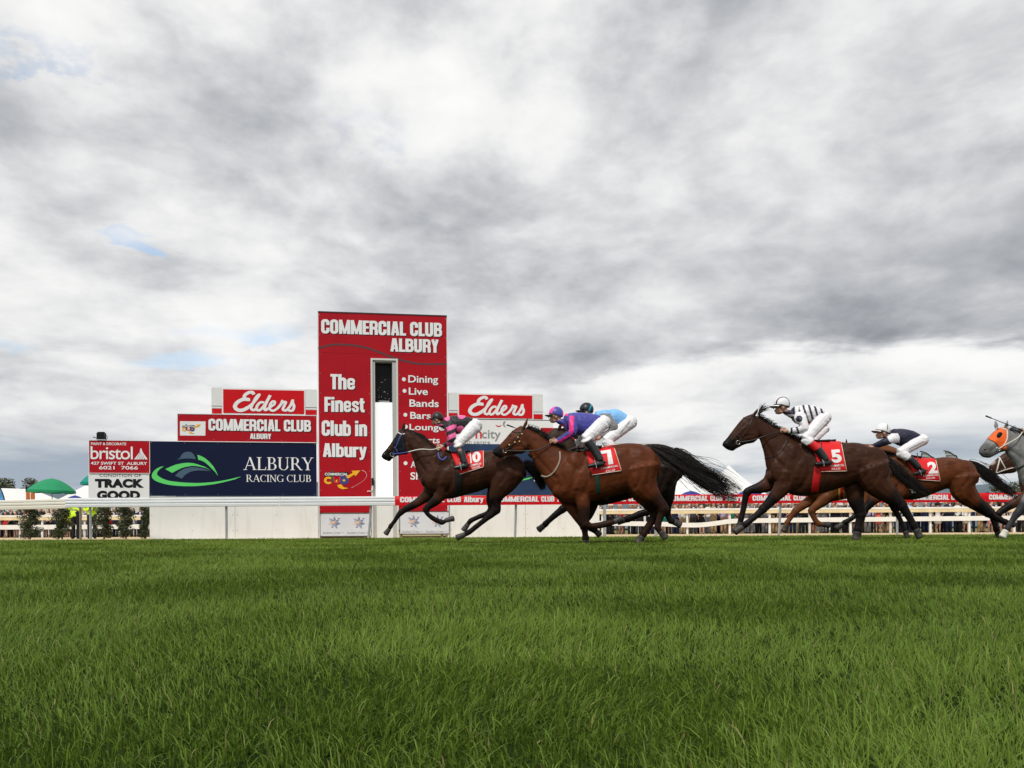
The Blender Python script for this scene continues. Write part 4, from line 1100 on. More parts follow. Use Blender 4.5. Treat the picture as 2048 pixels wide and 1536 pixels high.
def make_horse(name, label, fr, H, group='racehorses galloping past the winning post'):
    """H: dict of traced outlines in zoomed coordinates"""
    base = fr.w(H['base'][0], H['base'][1]); root = thing(name, label, 'horse', (base.x, fr.d, 0), group)
    mb = MB()
    mb.loft(pair_secs(fr, H['torso']), 26, 6, power=2.0)
    mb.loft(pair_secs(fr, H['neck']), 18, 5)
    mb.loft(pair_secs(fr, H['head']), 16, 5, power=2.15)
    for e in H.get('muscle', []):        # x, y, rx, ry, tilt degrees, depth offset, depth radius (both sides)
        x, y, rx, ry, ti, yo, ry3 = e
        for s in (-1, 1):
            R = Matrix.Rotation(math.radians(ti), 3, 'Y'); mb.ell(fr.w(x, y, s*yo), (fr.m(rx), ry3, fr.m(ry)), R)
    caps = []; hooves = []
    for kind, side, pts in H['legs']:
        s = -1 if side == 'n' else 1
        n = len(pts)
        yo0, yo1 = (.13, .105) if kind == 'f' else (.14, .11)
        yos = [s * (yo0 + (yo1 - yo0) * min(1, i / 2)) for i in range(n)]
        hoof = pts[-1]; leg = pts[:-1]
        ks = [.62] + [.72] * 1 + [.85] * (len(leg) - 2)
        # pastern end stops at the coronet
        sec = chain_secs(fr, leg, yos[:-1], ks); mb.loft(sec, 12, 4)
        P = [fr.w(x, y, yo) for (x, y, r), yo in zip(pts, yos)]
        # joints
        for i in H.get('knob', {}).get(kind, [3, 5]):
            if i < len(leg): mb.ell(P[i], (fr.m(leg[i][2]) * 1.12, fr.m(leg[i][2]) * .95, fr.m(leg[i][2]) * 1.12), None, 10, 7)
        if 'points' in H:
            for i in range(2, n - 1):
                r0, r1 = fr.m(pts[i][2]) * 1.5 + .02, fr.m(pts[i+1][2]) * 1.5 + .02
                if i >= 3: caps.append((P[i], P[i+1], r0, r1, H['points'], 1.5))
                else:
                    mid = P[i].lerp(P[i+1], .5); caps.append((mid, P[i+1], r0*.6, r1, H['points'], 2.2))
        hooves.append((P[-2], P[-1], fr.m(hoof[2]), fr.m(pts[-2][2])))
    for ex in H.get('ears', []):
        (x0, y0), (x1, y1) = ex[:2]
        for s in ((-1, 1) if len(ex) == 2 else (ex[2],)):
            a, b = fr.w(x0, y0, s*.055), fr.w(x1, y1, s*.075); m_ = a.lerp(b, .45); r = fr.m(H.get('ear_r', 19))
            mb.loft([(a, Vector((r*.75, 0, 0)), Vector((0, r*.6, 0))), (m_, Vector((r, 0, r*.2)), Vector((0, r*.7, 0))), (b, Vector((r*.22, 0, 0)), Vector((0, r*.2, 0)))], 10, 4)
    me = remesh(mb, 'body', H.get('voxel', .0125), 5, .5)
    sculpt(me, fr, H)
    c = Caster(me); co = me_np(me)
    for x, y, r, col, so in H.get('marks', []):
        p = fr.w(x, y); a = p + Vector((0, -.2, 0)); b = p + Vector((0, .2, 0)); caps.append((a, b, fr.m(r), fr.m(r), col, so))
    cols = paint(co, H['coat'], caps)
    # paler belly and flank tint, darker top line as on a bay coat
    zr = (co[:, 2] - .9) / .7
    cols *= (.80 - .12 * sm(zr, .2, 1.0))[:, None]
    if 'dapple' in H:
        nz = vnoise(co[:, 0], co[:, 2], 14, 4) * .6 + vnoise(co[:, 0], co[:, 2], 30, 9) * .4
        cols *= (1 - H['dapple'] * .5 + H['dapple'] * nz)[:, None]
    set_col(me, np.clip(cols, .002, 1)); me_obj('body', me, horse_coat, root)
    # hooves
    for i, (a, b, r, rp) in enumerate(hooves):
        t = (b - a).normalized(); q = Vector((-t.z, 0, t.x)).normalized(); mbh = MB()
        r *= .84; fw = Vector((0, r * .85, 0)); s0 = a.lerp(b, .02)
        mbh.loft([(s0, q * rp * 1.05, Vector((0, rp * .95, 0))), (a.lerp(b, .5), q * (r*.5 + rp*.52), fw * .85), (b, q * r * 1.08, fw * 1.05)], 14, 3)
        oh = mbh.build('hoof', H.get('hoof_mat', {}).get(i, hoof_mat), root, True)
    # eyes
    ex, ey, er = H['eye']; p = c.cam(*fr.px(ex, ey), -.006)
    if p is not None:
        for q in (p, c.far(p, -.006)):
            if q is not None:
                m2 = MB(); m2.ell(q, (fr.m(er), .016, fr.m(er) * .8), None, 12, 8); m2.build('eye', eye_mat, root, True)
    if 'nostril' in H:
        x, y, r = H['nostril']; p = c.cam(*fr.px(x, y), -.004)
        if p is not None:
            for q in (p, c.far(p, -.004)):
                if q is not None:
                    m2 = MB(); m2.ell(q, (fr.m(r), .010, fr.m(r) * .8), Matrix.Rotation(math.radians(-35), 3, 'Y'), 10, 6); m2.build('nostril', eye_mat, root, True)
    # mane: tufts along the crest
    mp = H['mane']; C = catmull([q[:2] for q in mp['line']], 10); R, T_, M_ = [], [], []
    for i in range(int(mp.get('n', 240) * 2.2)):
        u = random.random() * (len(C) - 1); k = int(u); q = C[k] + (C[min(k+1, len(C)-1)] - C[k]) * (u - k)
        yo = random.uniform(-.03, .03); r0 = fr.w(q[0], q[1], yo) + Vector((0, 0, -.040))
        l = fr.m(mp['len']) * random.uniform(.55, 1.2); a = math.radians(mp['dir'] + random.gauss(0, mp.get('spread', 16)))
        dv = Vector((math.cos(a), random.gauss(-.25, .25), math.sin(a)))
        R.append(r0); T_.append(r0 + dv * l + Vector((0, 0, -l * .25))); M_.append(r0 + dv * l * .55 + Vector((0, 0, l * .05)))
    mbm = MB(); hair_strands(mbm, R, T_, M_, .0055, .0012); mbm.build('mane', H.get('hair', hair_mat), root, True)
    if 'forelock' in H:
        x, y, l, a0 = H['forelock']; R, T_, M_ = [], [], []
        for i in range(60):
            r0 = fr.w(x + random.uniform(-8, 8), y + random.uniform(-4, 4), random.uniform(-.04, .04)); a = math.radians(a0 + random.gauss(0, 14)); ll = fr.m(l) * random.uniform(.6, 1.1)
            R.append(r0); M_.append(r0 + Vector((math.cos(a), 0, math.sin(a) + .25)) * ll * .5); T_.append(r0 + Vector((math.cos(a), random.gauss(0, .2), math.sin(a))) * ll)
        mbm = MB(); hair_strands(mbm, R, T_, M_, .006, .0015); mbm.build('forelock', H.get('hair', hair_mat), root, True)
    # tail: strands following a centre line that spreads out
    tl = H['tail']; C = catmull([q for q in tl['line']], 6); n = int(tl.get('n', 260) * 2.8); mbt = MB()
    for i in range(n):
        g = i % 23; stray = i % 8 == 0; a = math.sin(g*7.3)*.42 + random.gauss(0, .34 if stray else .13); b = math.cos(g*3.1)*.4 + random.gauss(0, .2); end = min(len(C) - 1, int((len(C) - 1) * min(1, random.uniform(.45, 1.08)))); st = int(random.uniform(0, .35) * len(C)) if i > n*.3 else 0
        if end - st < 3: continue
        pts = []
        for k in range(st, end + 1, 2):
            q = C[k]; t = C[min(k+1, len(C)-1)][:2] - C[max(k-1, 0)][:2]; t = t / (np.linalg.norm(t) + 1e-9); w_ = q[2]
            wv = math.sin(k * .22 + g) * .10 + math.sin(k*.5 + i) * (.09 if stray else .02)
            x, y = q[0] - t[1] * (a + wv) * w_, q[1] + t[0] * (a + wv) * w_
            pts.append(fr.w(x, y, tl.get('yo', 0) + b * fr.m(w_) * .6))
        if len(pts) > 1: mbt.tube(pts, [.0046 + (.0008 - .0046) * k / (len(pts)-1) for k in range(len(pts))], 3)
    core = []
    for k in range(0, int(len(C) * .8), 3):
        q = C[k]; t = C[min(k+1, len(C)-1)][:2] - C[max(k-1, 0)][:2]; t = t / (np.linalg.norm(t) + 1e-9); r_ = fr.m(q[2]) * .40 * (1 - .75 * k / len(C)); pos = fr.w(q[0], q[1], tl.get('yo', 0)); core.append((pos, Vector((t[1], 0, t[0])) * r_, Vector((0, r_, 0))))
    if len(core) > 2: mbt.loft(core, 10, 2)
    mbt.build('tail', H.get('hair', hair_mat), root, True)
    return root, c
def hand_geo(mb, wrist, direction, side, scale=1.0):
    """palm, four bent fingers of unequal length and a thumb, closed round the rein"""
    d = direction.normalized(); up = Vector((0, 0, 1)); up = (up - d * up.dot(d)).normalized(); lat = d.cross(up) * side
    pc = wrist + d * .045 * scale
    R = Matrix((d, lat, up)).transposed()
    mb.ell(pc, (.048*scale, .022*scale, .040*scale), R, 12, 8)
    for i, (L, zf) in enumerate(((.030, .030), (.034, .011), (.031, -.009), (.025, -.027))):
        a = pc + d * .042 * scale + up * zf * scale
        b = a + d * L * scale * .9 + lat * .012 * scale - up * .004
        c = b + (d * .1 + lat * 1.0) * L * .8 * scale - up * .006
        e = c + (-d * .8 + lat * .25) * L * .7 * scale
        mb.tube([a - d * .01, a, b, c, e], [.0098*scale, .0098*scale, .0095*scale, .0088*scale, .0075*scale], 8)
    a = pc + up * .026 * scale - d * .012 * scale
    mb.tube([a, a + up * .020 * scale + d * .018 * scale + lat * .01, a + up * .022 * scale + d * .046 * scale + lat * .022], [.0115*scale, .0105*scale, .0085*scale], 8)

def unproj(co):
    x = co[:, 0] * F / co[:, 1]; z = (co[:, 2] - CAM_H) * F / co[:, 1]
    c, s = math.cos(ROLL), math.sin(ROLL)
    return CX + x * c - z * s, HY - (x * s + z * c)

def make_jockey(label, fr, J, group='jockeys riding in the race'):
    base = fr.w(*J['hip'][:2]); root = thing('person', label, 'person', (base.x, fr.d, base.z - .2), group)
    hx, hy, hr = J['helmet']; R_ = fr.m(hr); sc = R_ / .138
    hc = fr.w(hx, hy) + Vector((0, J.get('head_y', 0), 0))
    pitch = Matrix.Rotation(math.radians(J.get('pitch', 8)), 3, 'Y')     # + tips the face downward
    tw = Matrix.Rotation(math.radians(J.get('turn', 0)), 3, 'Z')
    rot = tw @ pitch
    def hp(x, y, z): return hc + rot @ (Vector((x, y, z)) * sc)
    body = MB()
    # head: skull, face wedge, brow, nose, lips, chin, ears
    body.ell(hp(0, 0, -.015), (.098*sc, .078*sc, .105*sc), rot)
    body.ell(hp(-.030, 0, -.080), (.058*sc, .055*sc, .082*sc), rot)
    body.ell(hp(-.056, 0, -.138), (.027*sc, .028*sc, .022*sc), rot); body.ell(hp(-.012, 0, -.118), (.050*sc, .050*sc, .032*sc), rot)
    body.loft([(hp(-.090, 0, -.040), rot @ Vector((.010, 0, 0)) * sc, rot @ Vector((0, .010, 0)) * sc), (hp(-.116, 0, -.084), rot @ Vector((.013, 0, .004)) * sc, rot @ Vector((0, .015, 0)) * sc)], 8, 3)
    body.ell(hp(-.092, 0, -.104), (.012*sc, .022*sc, .009*sc), rot, 8, 6); body.ell(hp(-.090, 0, -.118), (.012*sc, .020*sc, .009*sc), rot, 8, 6)
    for s in (-1, 1):
        body.ell(hp(-.074, s*.032, -.030), (.014*sc, .020*sc, .008*sc), rot, 8, 6)
        body.ell(hp(.012, s*.078, -.055), (.018*sc, .008*sc, .030*sc), rot, 8, 6)
        body.ell(hp(-.062, s*.040, -.072), (.020*sc, .016*sc, .018*sc), rot, 8, 6)
    # neck, torso core, limbs
    T = pair_secs(fr, J['torso']); sh = T[0][0]
    body.loft([(hp(.015, 0, -.06), Vector((.055, 0, 0)) * sc, Vector((0, .055, 0)) * sc), (hp(.05, 0, -.12).lerp(sh, .4), Vector((.055, 0, .02)), Vector((0, .06, 0))), (sh, Vector((.06, 0, .03)), Vector((0, .08, 0)))], 12, 4)
    body.loft([(c, a * .86, b * .88) for c, a, b in T], 14, 4)
    hipx = J['hip']; knee, ankle = J['knee'], J['ankle']
    def limb(pts, yos): return chain_secs(fr, pts, yos, .92)
    silks, breeches = MB(), MB(); boots = []; hands = MB()
    silks.loft(T, 18, 5, power=2.2)
    cn = hp(.05, 0, -.10); silks.loft([(cn.lerp(sh, .12), Vector((.048, 0, .028)), Vector((0, .062, 0))), (cn.lerp(sh, .55), Vector((.058, 0, .05)), Vector((0, .085, 0))), (sh, T[0][1]*.8, T[0][2]*.8)], 14, 4)
    breeches.ell(fr.w(hipx[0], hipx[1]), (fr.m(hipx[2]) * .90, .148, fr.m(hipx[2]) * .88), None, 14, 9)
    tl = T[-1]; breeches.loft([(T[-1][0].lerp(T[-2][0], .25), tl[1] * .95, tl[2] * .95), (fr.w(hipx[0], hipx[1]), Vector((fr.m(hipx[2])*.6, 0, fr.m(hipx[2])*.6)), Vector((0, .15, 0)))], 14, 3)
    for s, arm, kn, an, mid in ((-1, J['arm'], knee, ankle, J.get('calf')), (1, J.get('arm_far', [(x + J.get('fdx', -14), y, r) for x, y, r in J['arm']]), J.get('knee_far', knee), J.get('ankle_far', ankle), J.get('calf_far', J.get('calf')))):
        ay = [s*.165, s*.235, s*.13, s*.075]
        silks.loft(limb(arm[:3], ay[:3]), 12, 5)
        silks.ell(fr.w(arm[0][0], arm[0][1], s*.15), (fr.m(arm[0][2])*1.12, .065, fr.m(arm[0][2])*1.12), None, 12, 8)
        body.loft([(c, a*.78, b*.78) for c, a, b in limb(arm[:3], ay[:3])], 10, 4)
        w_, h_ = fr.w(arm[2][0], arm[2][1], ay[2]), fr.w(arm[3][0], arm[3][1], ay[3])
        dv = (h_ - w_).normalized()
        body.loft([(w_ - dv*.03, Vector((0, 0, .024)), Vector((0, .026, 0))), (w_ + dv*.03, Vector((0, 0, .022)), Vector((0, .026, 0)))], 8, 2)
        hand_geo(body, w_ + dv * .015, dv, -s * -1, 1.0)
        hip_p = (hipx[0], hipx[1], hipx[2]*.86); tm = ((hipx[0]*.5 + kn[0]*.5), (hipx[1]*.5 + kn[1]*.5), hipx[2]*.40 + kn[2]*.54)
        ys = [s*.09, s*.19, s*.25]
        breeches.loft(limb([hip_p, tm, kn], ys), 14, 5)
        md = mid or ((kn[0]+an[0])/2, (kn[1]+an[1])/2, (kn[2]+an[2])/2)
        body.loft([(c, a*.58, b*.58) for c, a, b in limb([hip_p, tm, kn, md, an], ys + [s*.30, s*.335])], 12, 4)
        k0 = J.get('breech_end', .30)
        e = (kn[0] + (md[0]-kn[0])*k0*2, kn[1] + (md[1]-kn[1])*k0*2, kn[2]*.9)
        breeches.loft(limb([kn, ((kn[0]+e[0])/2, (kn[1]+e[1])/2, kn[2]*.95), e], [s*.25, s*.27, s*.285]), 12, 4)
        b = MB(); b0 = J.get('boot_start', .25)
        bs = (kn[0] + (md[0]-kn[0])*b0*2, kn[1] + (md[1]-kn[1])*b0*2, md[2]*1.05)
        b.loft(limb([bs, (md[0], md[1], md[2]*1.02), an], [s*.29, s*.305, s*.335]), 12, 4)
        (tx, ty), (ex, ey) = J['toe'], J['heel']
        if s > 0 and 'ankle_far' in J: tx, ty, ex, ey = tx + an[0]-ankle[0], ty + an[1]-ankle[1], ex + an[0]-ankle[0], ey + an[1]-ankle[1]
        pe, pt = fr.w(ex, ey, s*.335), fr.w(tx, ty, s*.36); fd = (pt - pe).normalized(); fu = Vector((-fd.z, 0, fd.x)); fu = fu if fu.z > 0 else -fu
        b.loft([(pe + fd*.02, fu*.045, Vector((0, .034, 0))), (pe.lerp(pt, .4), fu*.048, Vector((0, .042, 0))), (pt, fu*.030, Vector((0, .036, 0)))], 12, 4)
        b.ell(fr.w(an[0], an[1], s*.335), (.045, .04, .05), None, 10, 7); b.loft([(fr.w(an[0], an[1], s*.335), Vector((.045, 0, 0)), Vector((0, .038, 0))), (pe + fu*.01, Vector((.05, 0, 0)), Vector((0, .036, 0)))], 10, 3)
        boots.append(b)
        body.loft([(pe + fd*.02, fu*.03, Vector((0, .024, 0))), (pt - fd*.03, fu*.02, Vector((0, .024, 0)))], 8, 3); body.loft([(c, a*.4, b_*.4) for c, a, b_ in limb([an, ((an[0]+ex)/2, (an[1]+ey)/2, an[2])], [s*.335, s*.335])], 8, 2)
        # stirrup iron
        st = MB(); q = pe.lerp(pt, .55); st.tube([q + fu*.075, q + Vector((0, -.05, 0)) + fu*.01, q + Vector((0, -.05, 0)) - fu*.05, q + Vector((0, .05, 0)) - fu*.05, q + Vector((0, .05, 0)) + fu*.01, q + fu*.075], .006, 6)
        J.setdefault('_st', []).append((st, q + fu * .075))
        J.setdefault('_hands', []).append(w_ + dv * .07)
    me = remesh(body, 'body', .0065, 2, .4); me_obj('body', me, skin, root)
    def cloth(mbx, name, colf, wrinkle=.0):
        me = remesh(mbx, name, .009, 3, .5); co = me_np(me)
        px, py = unproj(co); zx, zy = (px - fr.ox) * fr.k, (py - fr.oy) * fr.k
        if wrinkle:
            n = vnoise((co[:, 0] - co[:, 2])*.35, co[:, 2] + co[:, 0]*.8, 34, 3) * .6 + vnoise(co[:, 0] + co[:, 1], co[:, 2], 48, 8) * .4
            nr = np.empty(len(co)*3, np.float32); me.vertices.foreach_get('normal', nr); nr = nr.reshape(-1, 3)
            me.vertices.foreach_set('co', (co + nr * ((n - .5) * wrinkle)[:, None]).ravel().astype(np.float32))
        set_col(me, colf(zx, zy, co)); return me_obj(name, me, mat('racing_silk', (.5, .5, .5), .5, .35, var=.06, scale=16, attr='fur', sheen=.1), root)
    cloth(silks, 'silks', J['silk'], .010)
    cloth(breeches, 'breeches', J.get('breech', lambda x, y, c: np.tile((.74, .73, .74), (len(x), 1))), .011)
    for b in boots: 
        me = remesh(b, 'boot', .008, 2); co = me_np(me); px, py = unproj(co); zx, zy = (px - fr.ox) * fr.k, (py - fr.oy) * fr.k
        set_col(me, J.get('boot', lambda x, y, c: np.tile((.011, .011, .012), (len(x), 1)))(zx, zy, co))
        me_obj('boot', me, mat('boot_leather', (.01, .01, .01), .35, .5, attr='fur'), root)
    # helmet with peak
    hm = MB(); n0 = 20; rr = (.128*sc, .105*sc, .128*sc); v, f = [], []
    rings = 9
    for j in range(rings + 1):
        th = math.pi * .60 * j / rings
        for k in range(n0):
            ph = 2*math.pi*k/n0; v.append(hp(0, 0, .0) + rot @ Vector((rr[0]*math.sin(th)*math.cos(ph), rr[1]*math.sin(th)*math.sin(ph), rr[2]*math.cos(th) + (.02*sc if j == rings and math.cos(ph) < 0 else 0))))
    for j in range(rings):
        for k in range(n0): f.append((j*n0+k, (j+1)*n0+k, (j+1)*n0+(k+1) % n0, j*n0+(k+1) % n0))
    me = bpy.data.meshes.new('helmet'); me.from_pydata([tuple(p) for p in v], [], f); me.update()
    o = bpy.data.objects.new('tmp', me); COL.objects.link(o); s1 = o.modifiers.new('s', 'SOLIDIFY'); s1.thickness = .012; s1.offset = -1
    s2 = o.modifiers.new('u', 'SUBSURF'); s2.levels = 2; s2.render_levels = 2
    out = evaluated(o); out.name = 'helmet'; bpy.data.objects.remove(o)
    out.polygons.foreach_set('use_smooth', [True] * len(out.polygons)); co = me_np(out)
    lc = (co - np.array(hc)) @ np.array(rot) / sc
    set_col(out, J['cap'](lc)); ho = me_obj('helmet', out, mat('helmet_cover', (.5, .5, .5), .4, .4, attr='fur'), root)
    pk = MB(); pv, pf = [], []
    for i in range(9):
        a = math.radians(-62 + 124*i/8)
        for r_, z_ in ((.112, -.030), (.165 + .02*math.cos(a), -.052)):
            for dz in (0, -.007): pv.append(hp(-r_*math.cos(a), r_*.86*math.sin(a), z_ + dz))
    for i in range(8):
        a = i*4; pf += [(a, a+2, a+6, a+4), (a+1, a+5, a+7, a+3), (a+2, a+3, a+7, a+6)]
    pko = mesh_obj('peak', pv, pf, J.get('peak', black_plastic), None, True); pko.parent = ho
    # goggles: a dark curved lens with a strap
    gv, gf = [], []
    for i in range(11):
        a = math.radians(-78 + 156*i/10)
        for z_ in (-.018, -.040, -.062):
            rad = .100 if z_ == -.040 else .094
            gv.append(hp(-(rad+.006)*math.cos(a)*1.03, (rad - .012)*math.sin(a), z_))
    for i in range(10):
        for k in range(2): gf.append((i*3+k, i*3+k+1, (i+1)*3+k+1, (i+1)*3+k))
    part('goggles', gv, gf, J.get('goggles', mat('dark_lens', (.012, .012, .014), .12, .6)), root, True)
    for st, q in J['_st']: st.build('stirrup', metal, root)
    return root, J['_hands'], J['_st']
def const(c): return lambda x, y, co: np.tile(c, (len(x), 1))

def hy(fr, *pts): return [(p[0], p[1]) for p in pts]
def tack(root, c, fr, T, hands):
    """bridle, reins, saddle and cloth of one horse; all worn by it"""
    for nm, pts, w, m in T.get('straps', []): strap_on(c, fr, nm, pts, w, m, root)
    if 'bit' in T:
        p = near_or(c, fr, T['bit'][0], T['bit'][1], .006)
        if p is not None:
            for q in (p, c.far(p, .006)):
                if q is None: continue
                mb = MB(); n = 14; rr = .034
                mb.tube([q + Vector((rr*math.cos(2*math.pi*k/n), 0, rr*math.sin(2*math.pi*k/n))) for k in range(n + 1)], .0055, 6); mb.build('bit_ring', metal, root, True)
            for i, q in enumerate((p, c.far(p, .006))):
                if q is None or i >= len(hands): continue
                hnd = hands[i]; via = [Vector(fr.w(x, y, (-1, 1)[i]*yo)) for x, y, yo in T.get('rein_via', [])]
                pts = [tuple(q)] + [tuple(v) for v in via] + [tuple(hnd)]
                cv = [Vector(t) for t in catmull(pts, 8)]
                if 'rein_split' in T:
                    k = int(len(cv) * T['rein_split']); mb = MB(); mb.tube(cv[:k+1], .0095, 6); mb.build('rein', T['rein2'], root, True); cv = cv[k:]
                mb = MB(); mb.tube(cv, .0095, 6); mb.build('rein', T.get('rein', leather), root, True)
    if 'cloth' in T:
        off = .014; rows = cloth_patch(c, fr, T['cloth'], 16, 12, off); co_ = cloth_obj('saddlecloth', rows, c, cloth_red, root, fr.d)
        edge = []
        for i in range(0, 17): edge.append(rows[-1][i])
        for j in range(12, -1, -1): edge.append(rows[j][-1])
        mb = MB(); mb.tube([e + Vector((0, -.004, 0)) for e in edge], .006, 6); e = mb.build('edging', cloth_cream, co_, True)
        cc = Caster(co_.data)
        cc.far = c.far
        for txt, quad, bold, geo in T.get('texts', []): cloth_text(cc, fr, txt, quad, cloth_white, co_, bold, .006, 'number' if len(txt) < 3 else 'lettering', geo)
    if 'girth' in T:
        for quad, m, nm in T['girth']:
            rows = cloth_patch(c, fr, quad, 3, 14, .008); o = cloth_obj(nm, rows, c, m, root, fr.d, over=False, th=.006)
            far = [[c.far(p, .008) or Vector((p.x, 2*fr.d - p.y, p.z)) for p in r] for r in rows]; cloth_obj(nm, far, c, m, root, fr.d, over=False, th=.006)
    if 'saddle' in T:
        x0, y0, x1, y1 = T['saddle']; a, b = fr.w(x0, y0), fr.w(x1, y1)
        def ridge(p):
            h = c.bvh.ray_cast(Vector((p.x, fr.d, 4)), Vector((0, 0, -1))); return Vector((p.x, fr.d, (h[0].z if h[0] is not None else p.z) + .004))
        mb = MB(); secs = []
        for i in range(5):
            p = ridge(a.lerp(b, i / 4)); lift = (.022, .0, -.004, .004, .024)[i]
            secs.append((p + Vector((0, 0, lift)), Vector((0, 0, .022)), Vector((0, (.05, .08, .10, .10, .08)[i], 0))))
        mb.loft(secs, 14, 4); mb.build('saddle', leather, root, True)
    for st, top in T.get('stirrups', []):
        q = c.cam(*unproj1(top + Vector((0, 0, .32)))) if top.y < fr.d else None
        t1 = q if q is not None else top + Vector((0.02, .1 if top.y < fr.d else -.1, .3))
        mb = MB(); mb.tube([top, t1], .009, 6); mb.build('stirrup_leather', leather, root)
def unproj1(p):
    a = unproj(np.array([[p.x, p.y, p.z]])); return float(a[0][0]), float(a[1][0])
def one_geo():
    """a blocky figure one with a level flag"""
    return [(.42, 0), (.80, 0), (.80, 1), (.42, 1), (.0, .80), (.42, .80)], None
def _one():
    v, f = [], []
    for i in range(9):
        k = i / 8; v += [(.60 - .09*k, k), (.78 - .09*k, k), (1.0 - .15*k, k)]
    for i in range(8): f += [(3*i, 3*i+1, 3*i+4, 3*i+3), (3*i+1, 3*i+2, 3*i+5, 3*i+4)]
    b = len(v)
    for i in range(4):
        x = .515 * i / 3; v += [(x, .79), (x, 1.0)]
    for i in range(3): f.append((b+2*i, b+2*i+2, b+2*i+3, b+2*i+1))
    return np.array(v), f
ONE = _one()
def dense_geo(poly_faces, n=1): return poly_faces
# ------------------------------------------------------------------ the field, one horse and rider at a time
BAY_PTS = (.010, .007, .006)
def shift(sec, dx=0, dy=0, dyb=None): return [(a+dx, b+dy, c_+dx, d_+(dy if dyb is None else dyb), h) for a, b, c_, d_, h in sec]
def shl(pts, dx, dy): return [(x+dx, y+dy, r) for x, y, r in pts]
FA = Fr(4.8, 740, 780, 14.6); FB = Fr(3.793, 960, 780, 14.2); FC = Fr(3.793, 960, 780, 15.5)
FD = Fr(4.452, 1400, 770, 15.6); FE = Fr(4.452, 1400, 770, 18.3); FG = Fr(5.02, 1640, 800, 17.0); FH = Fr(5.02, 1640, 800, 15.4); FI = Fr(5.02, 1640, 800, 18.5)

def marks_on(x, y, a, b, w, pitch):
    """a worn row of dark printing along the thigh"""
    a, b = np.array(a, float), np.array(b, float); t = b - a; L = np.hypot(*t); t /= L; s = (x-a[0])*t[0] + (y-a[1])*t[1]; d = np.abs((x-a[0])*-t[1] + (y-a[1])*t[0])
    k = (s > 0) & (s < L) & (d < w) & (np.mod(s + d*.5, pitch) < pitch*.62); return np.where(k[:, None], np.array((.10, .10, .12)), np.array((.74, .73, .74)))
# --- number ten, leading
H10 = dict(base=(800, 1450), coat=(.056, .021, .011), points=BAY_PTS,
  torso=[(520,750,525,930,.14),(600,650,590,1000,.21),(700,592,690,1045,.25),(800,600,800,1040,.27),(920,604,920,1008,.285),(1040,596,1050,972,.28),(1150,582,1160,930,.27),(1260,590,1270,905,.265),(1370,638,1370,880,.24),(1455,705,1445,860,.18),(1492,760,1485,840,.11)],
  neck=[(338,372,388,590,.08),(440,405,420,690,.095),(560,490,450,800,.12),(690,575,510,920,.17),(800,630,640,980,.2)],
  head=[(318,358,365,560,.085),(262,415,338,615,.10),(212,490,272,628,.085),(165,558,218,655,.065),(125,602,188,688,.06),(110,630,155,675,.045)],
  ears=[((322,380),(326,306))], eye=(252,462,13), nostril=(138,622,11),
  muscle=[(640,820,110,150,20,.15,.09),(1340,760,150,150,0,.14,.11),(330,560,60,62,0,.05,.055),(720,700,90,120,-25,.17,.07),(1200,700,110,90,0,.19,.07)],
  marks=[((125),(640),62,(.012,.008,.007),1.7)],
  legs=[('f','n',[(680,830,98),(700,960,76),(640,1055,50),(538,1148,33),(590,1222,24),(690,1270,25),(728,1252,22),(800,1233,31)]),
        ('f','f',[(590,840,92),(572,985,68),(450,1085,42),(300,1172,30),(238,1255,21),(198,1308,23),(183,1336,21),(152,1380,31)]),
        ('h','n',[(1330,780,165),(1265,920,118),(1205,1050,60),(1212,1150,42),(1090,1255,27),(955,1362,26),(908,1388,24),(835,1418,34)]),
        ('h','f',[(1320,790,150),(1225,930,100),(1165,1060,55),(1160,1168,39),(1050,1215,25),(968,1255,25),(938,1290,23),(900,1345,33)])],
  mane=dict(line=[(335,362),(440,398),(530,465),(610,545)], len=58, dir=-15, n=260),
  tail=dict(line=[(1470,700,26),(1540,735,60),(1600,800,92),(1640,880,80),(1665,960,45)], n=260))
r10, c10 = make_horse('racehorse', 'dark bay racehorse leading the field, red cloth numbered 10', FA, H10)
BRIDLE10 = [('bridle', [(330,372),(300,450),(262,530),(215,610)], .010, leather), ('bridle', [(268,405),(300,425),(335,420)], .010, strap_white),
   ('bridle', [(235,545),(262,590),(275,632)], .011, strap_blue), ('bridle', [(215,612),(245,560),(275,480),(300,425)], .009, strap_blue), ('bridle', [(180,560),(225,615)], .01, leather)]
def silk10(x, y, co):
    blk, pnk = np.array((.012, .012, .014)), np.array((.85, .13, .36)); w = np.zeros(len(x))
    for a, b, r in ((868,378,36),(880,240,38),(740,268,26),(960,350,22),(820,300,1)): w = np.maximum(w, (np.hypot((x-a)*.95, y-b) < r) * 1.0)
    arm = (x < 830) & (y > 320) & (x < 845 - (y - 320) * .05); band = (np.sin((y + (x-770)*.45 - 345) / 84 * 2*math.pi) > -.1)
    w = np.where(arm & (y > 330), band * 1.0, w); w = np.where((y > 505), (np.sin((x) / 30) > -.5) * 1.0, w)
    return blk * (1 - w[:, None]) + pnk * w[:, None]
J10 = dict(helmet=(648,268,62), pitch=14, torso=[(730,262,742,400,.16),(805,246,812,425,.19),(890,243,890,415,.17),(975,268,955,405,.15)],
  arm=[(768,330,46),(788,482,34),(712,536,21),(668,556,0)], hip=(1008,345,80), knee=(842,520,46), calf=(880,610,34), ankle=(908,695,30), toe=(812,748), heel=(945,725), breech_end=.10, boot_start=.40,
  silk=silk10, cap=lambda l: np.tile((.012, .014, .014), (len(l), 1)), goggles=mat('smoke_lens', (.10, .09, .06), .15, .5))
p10, h10, s10 = make_jockey('crouched jockey in black silks with pink spots, black helmet and white breeches', FA, J10)
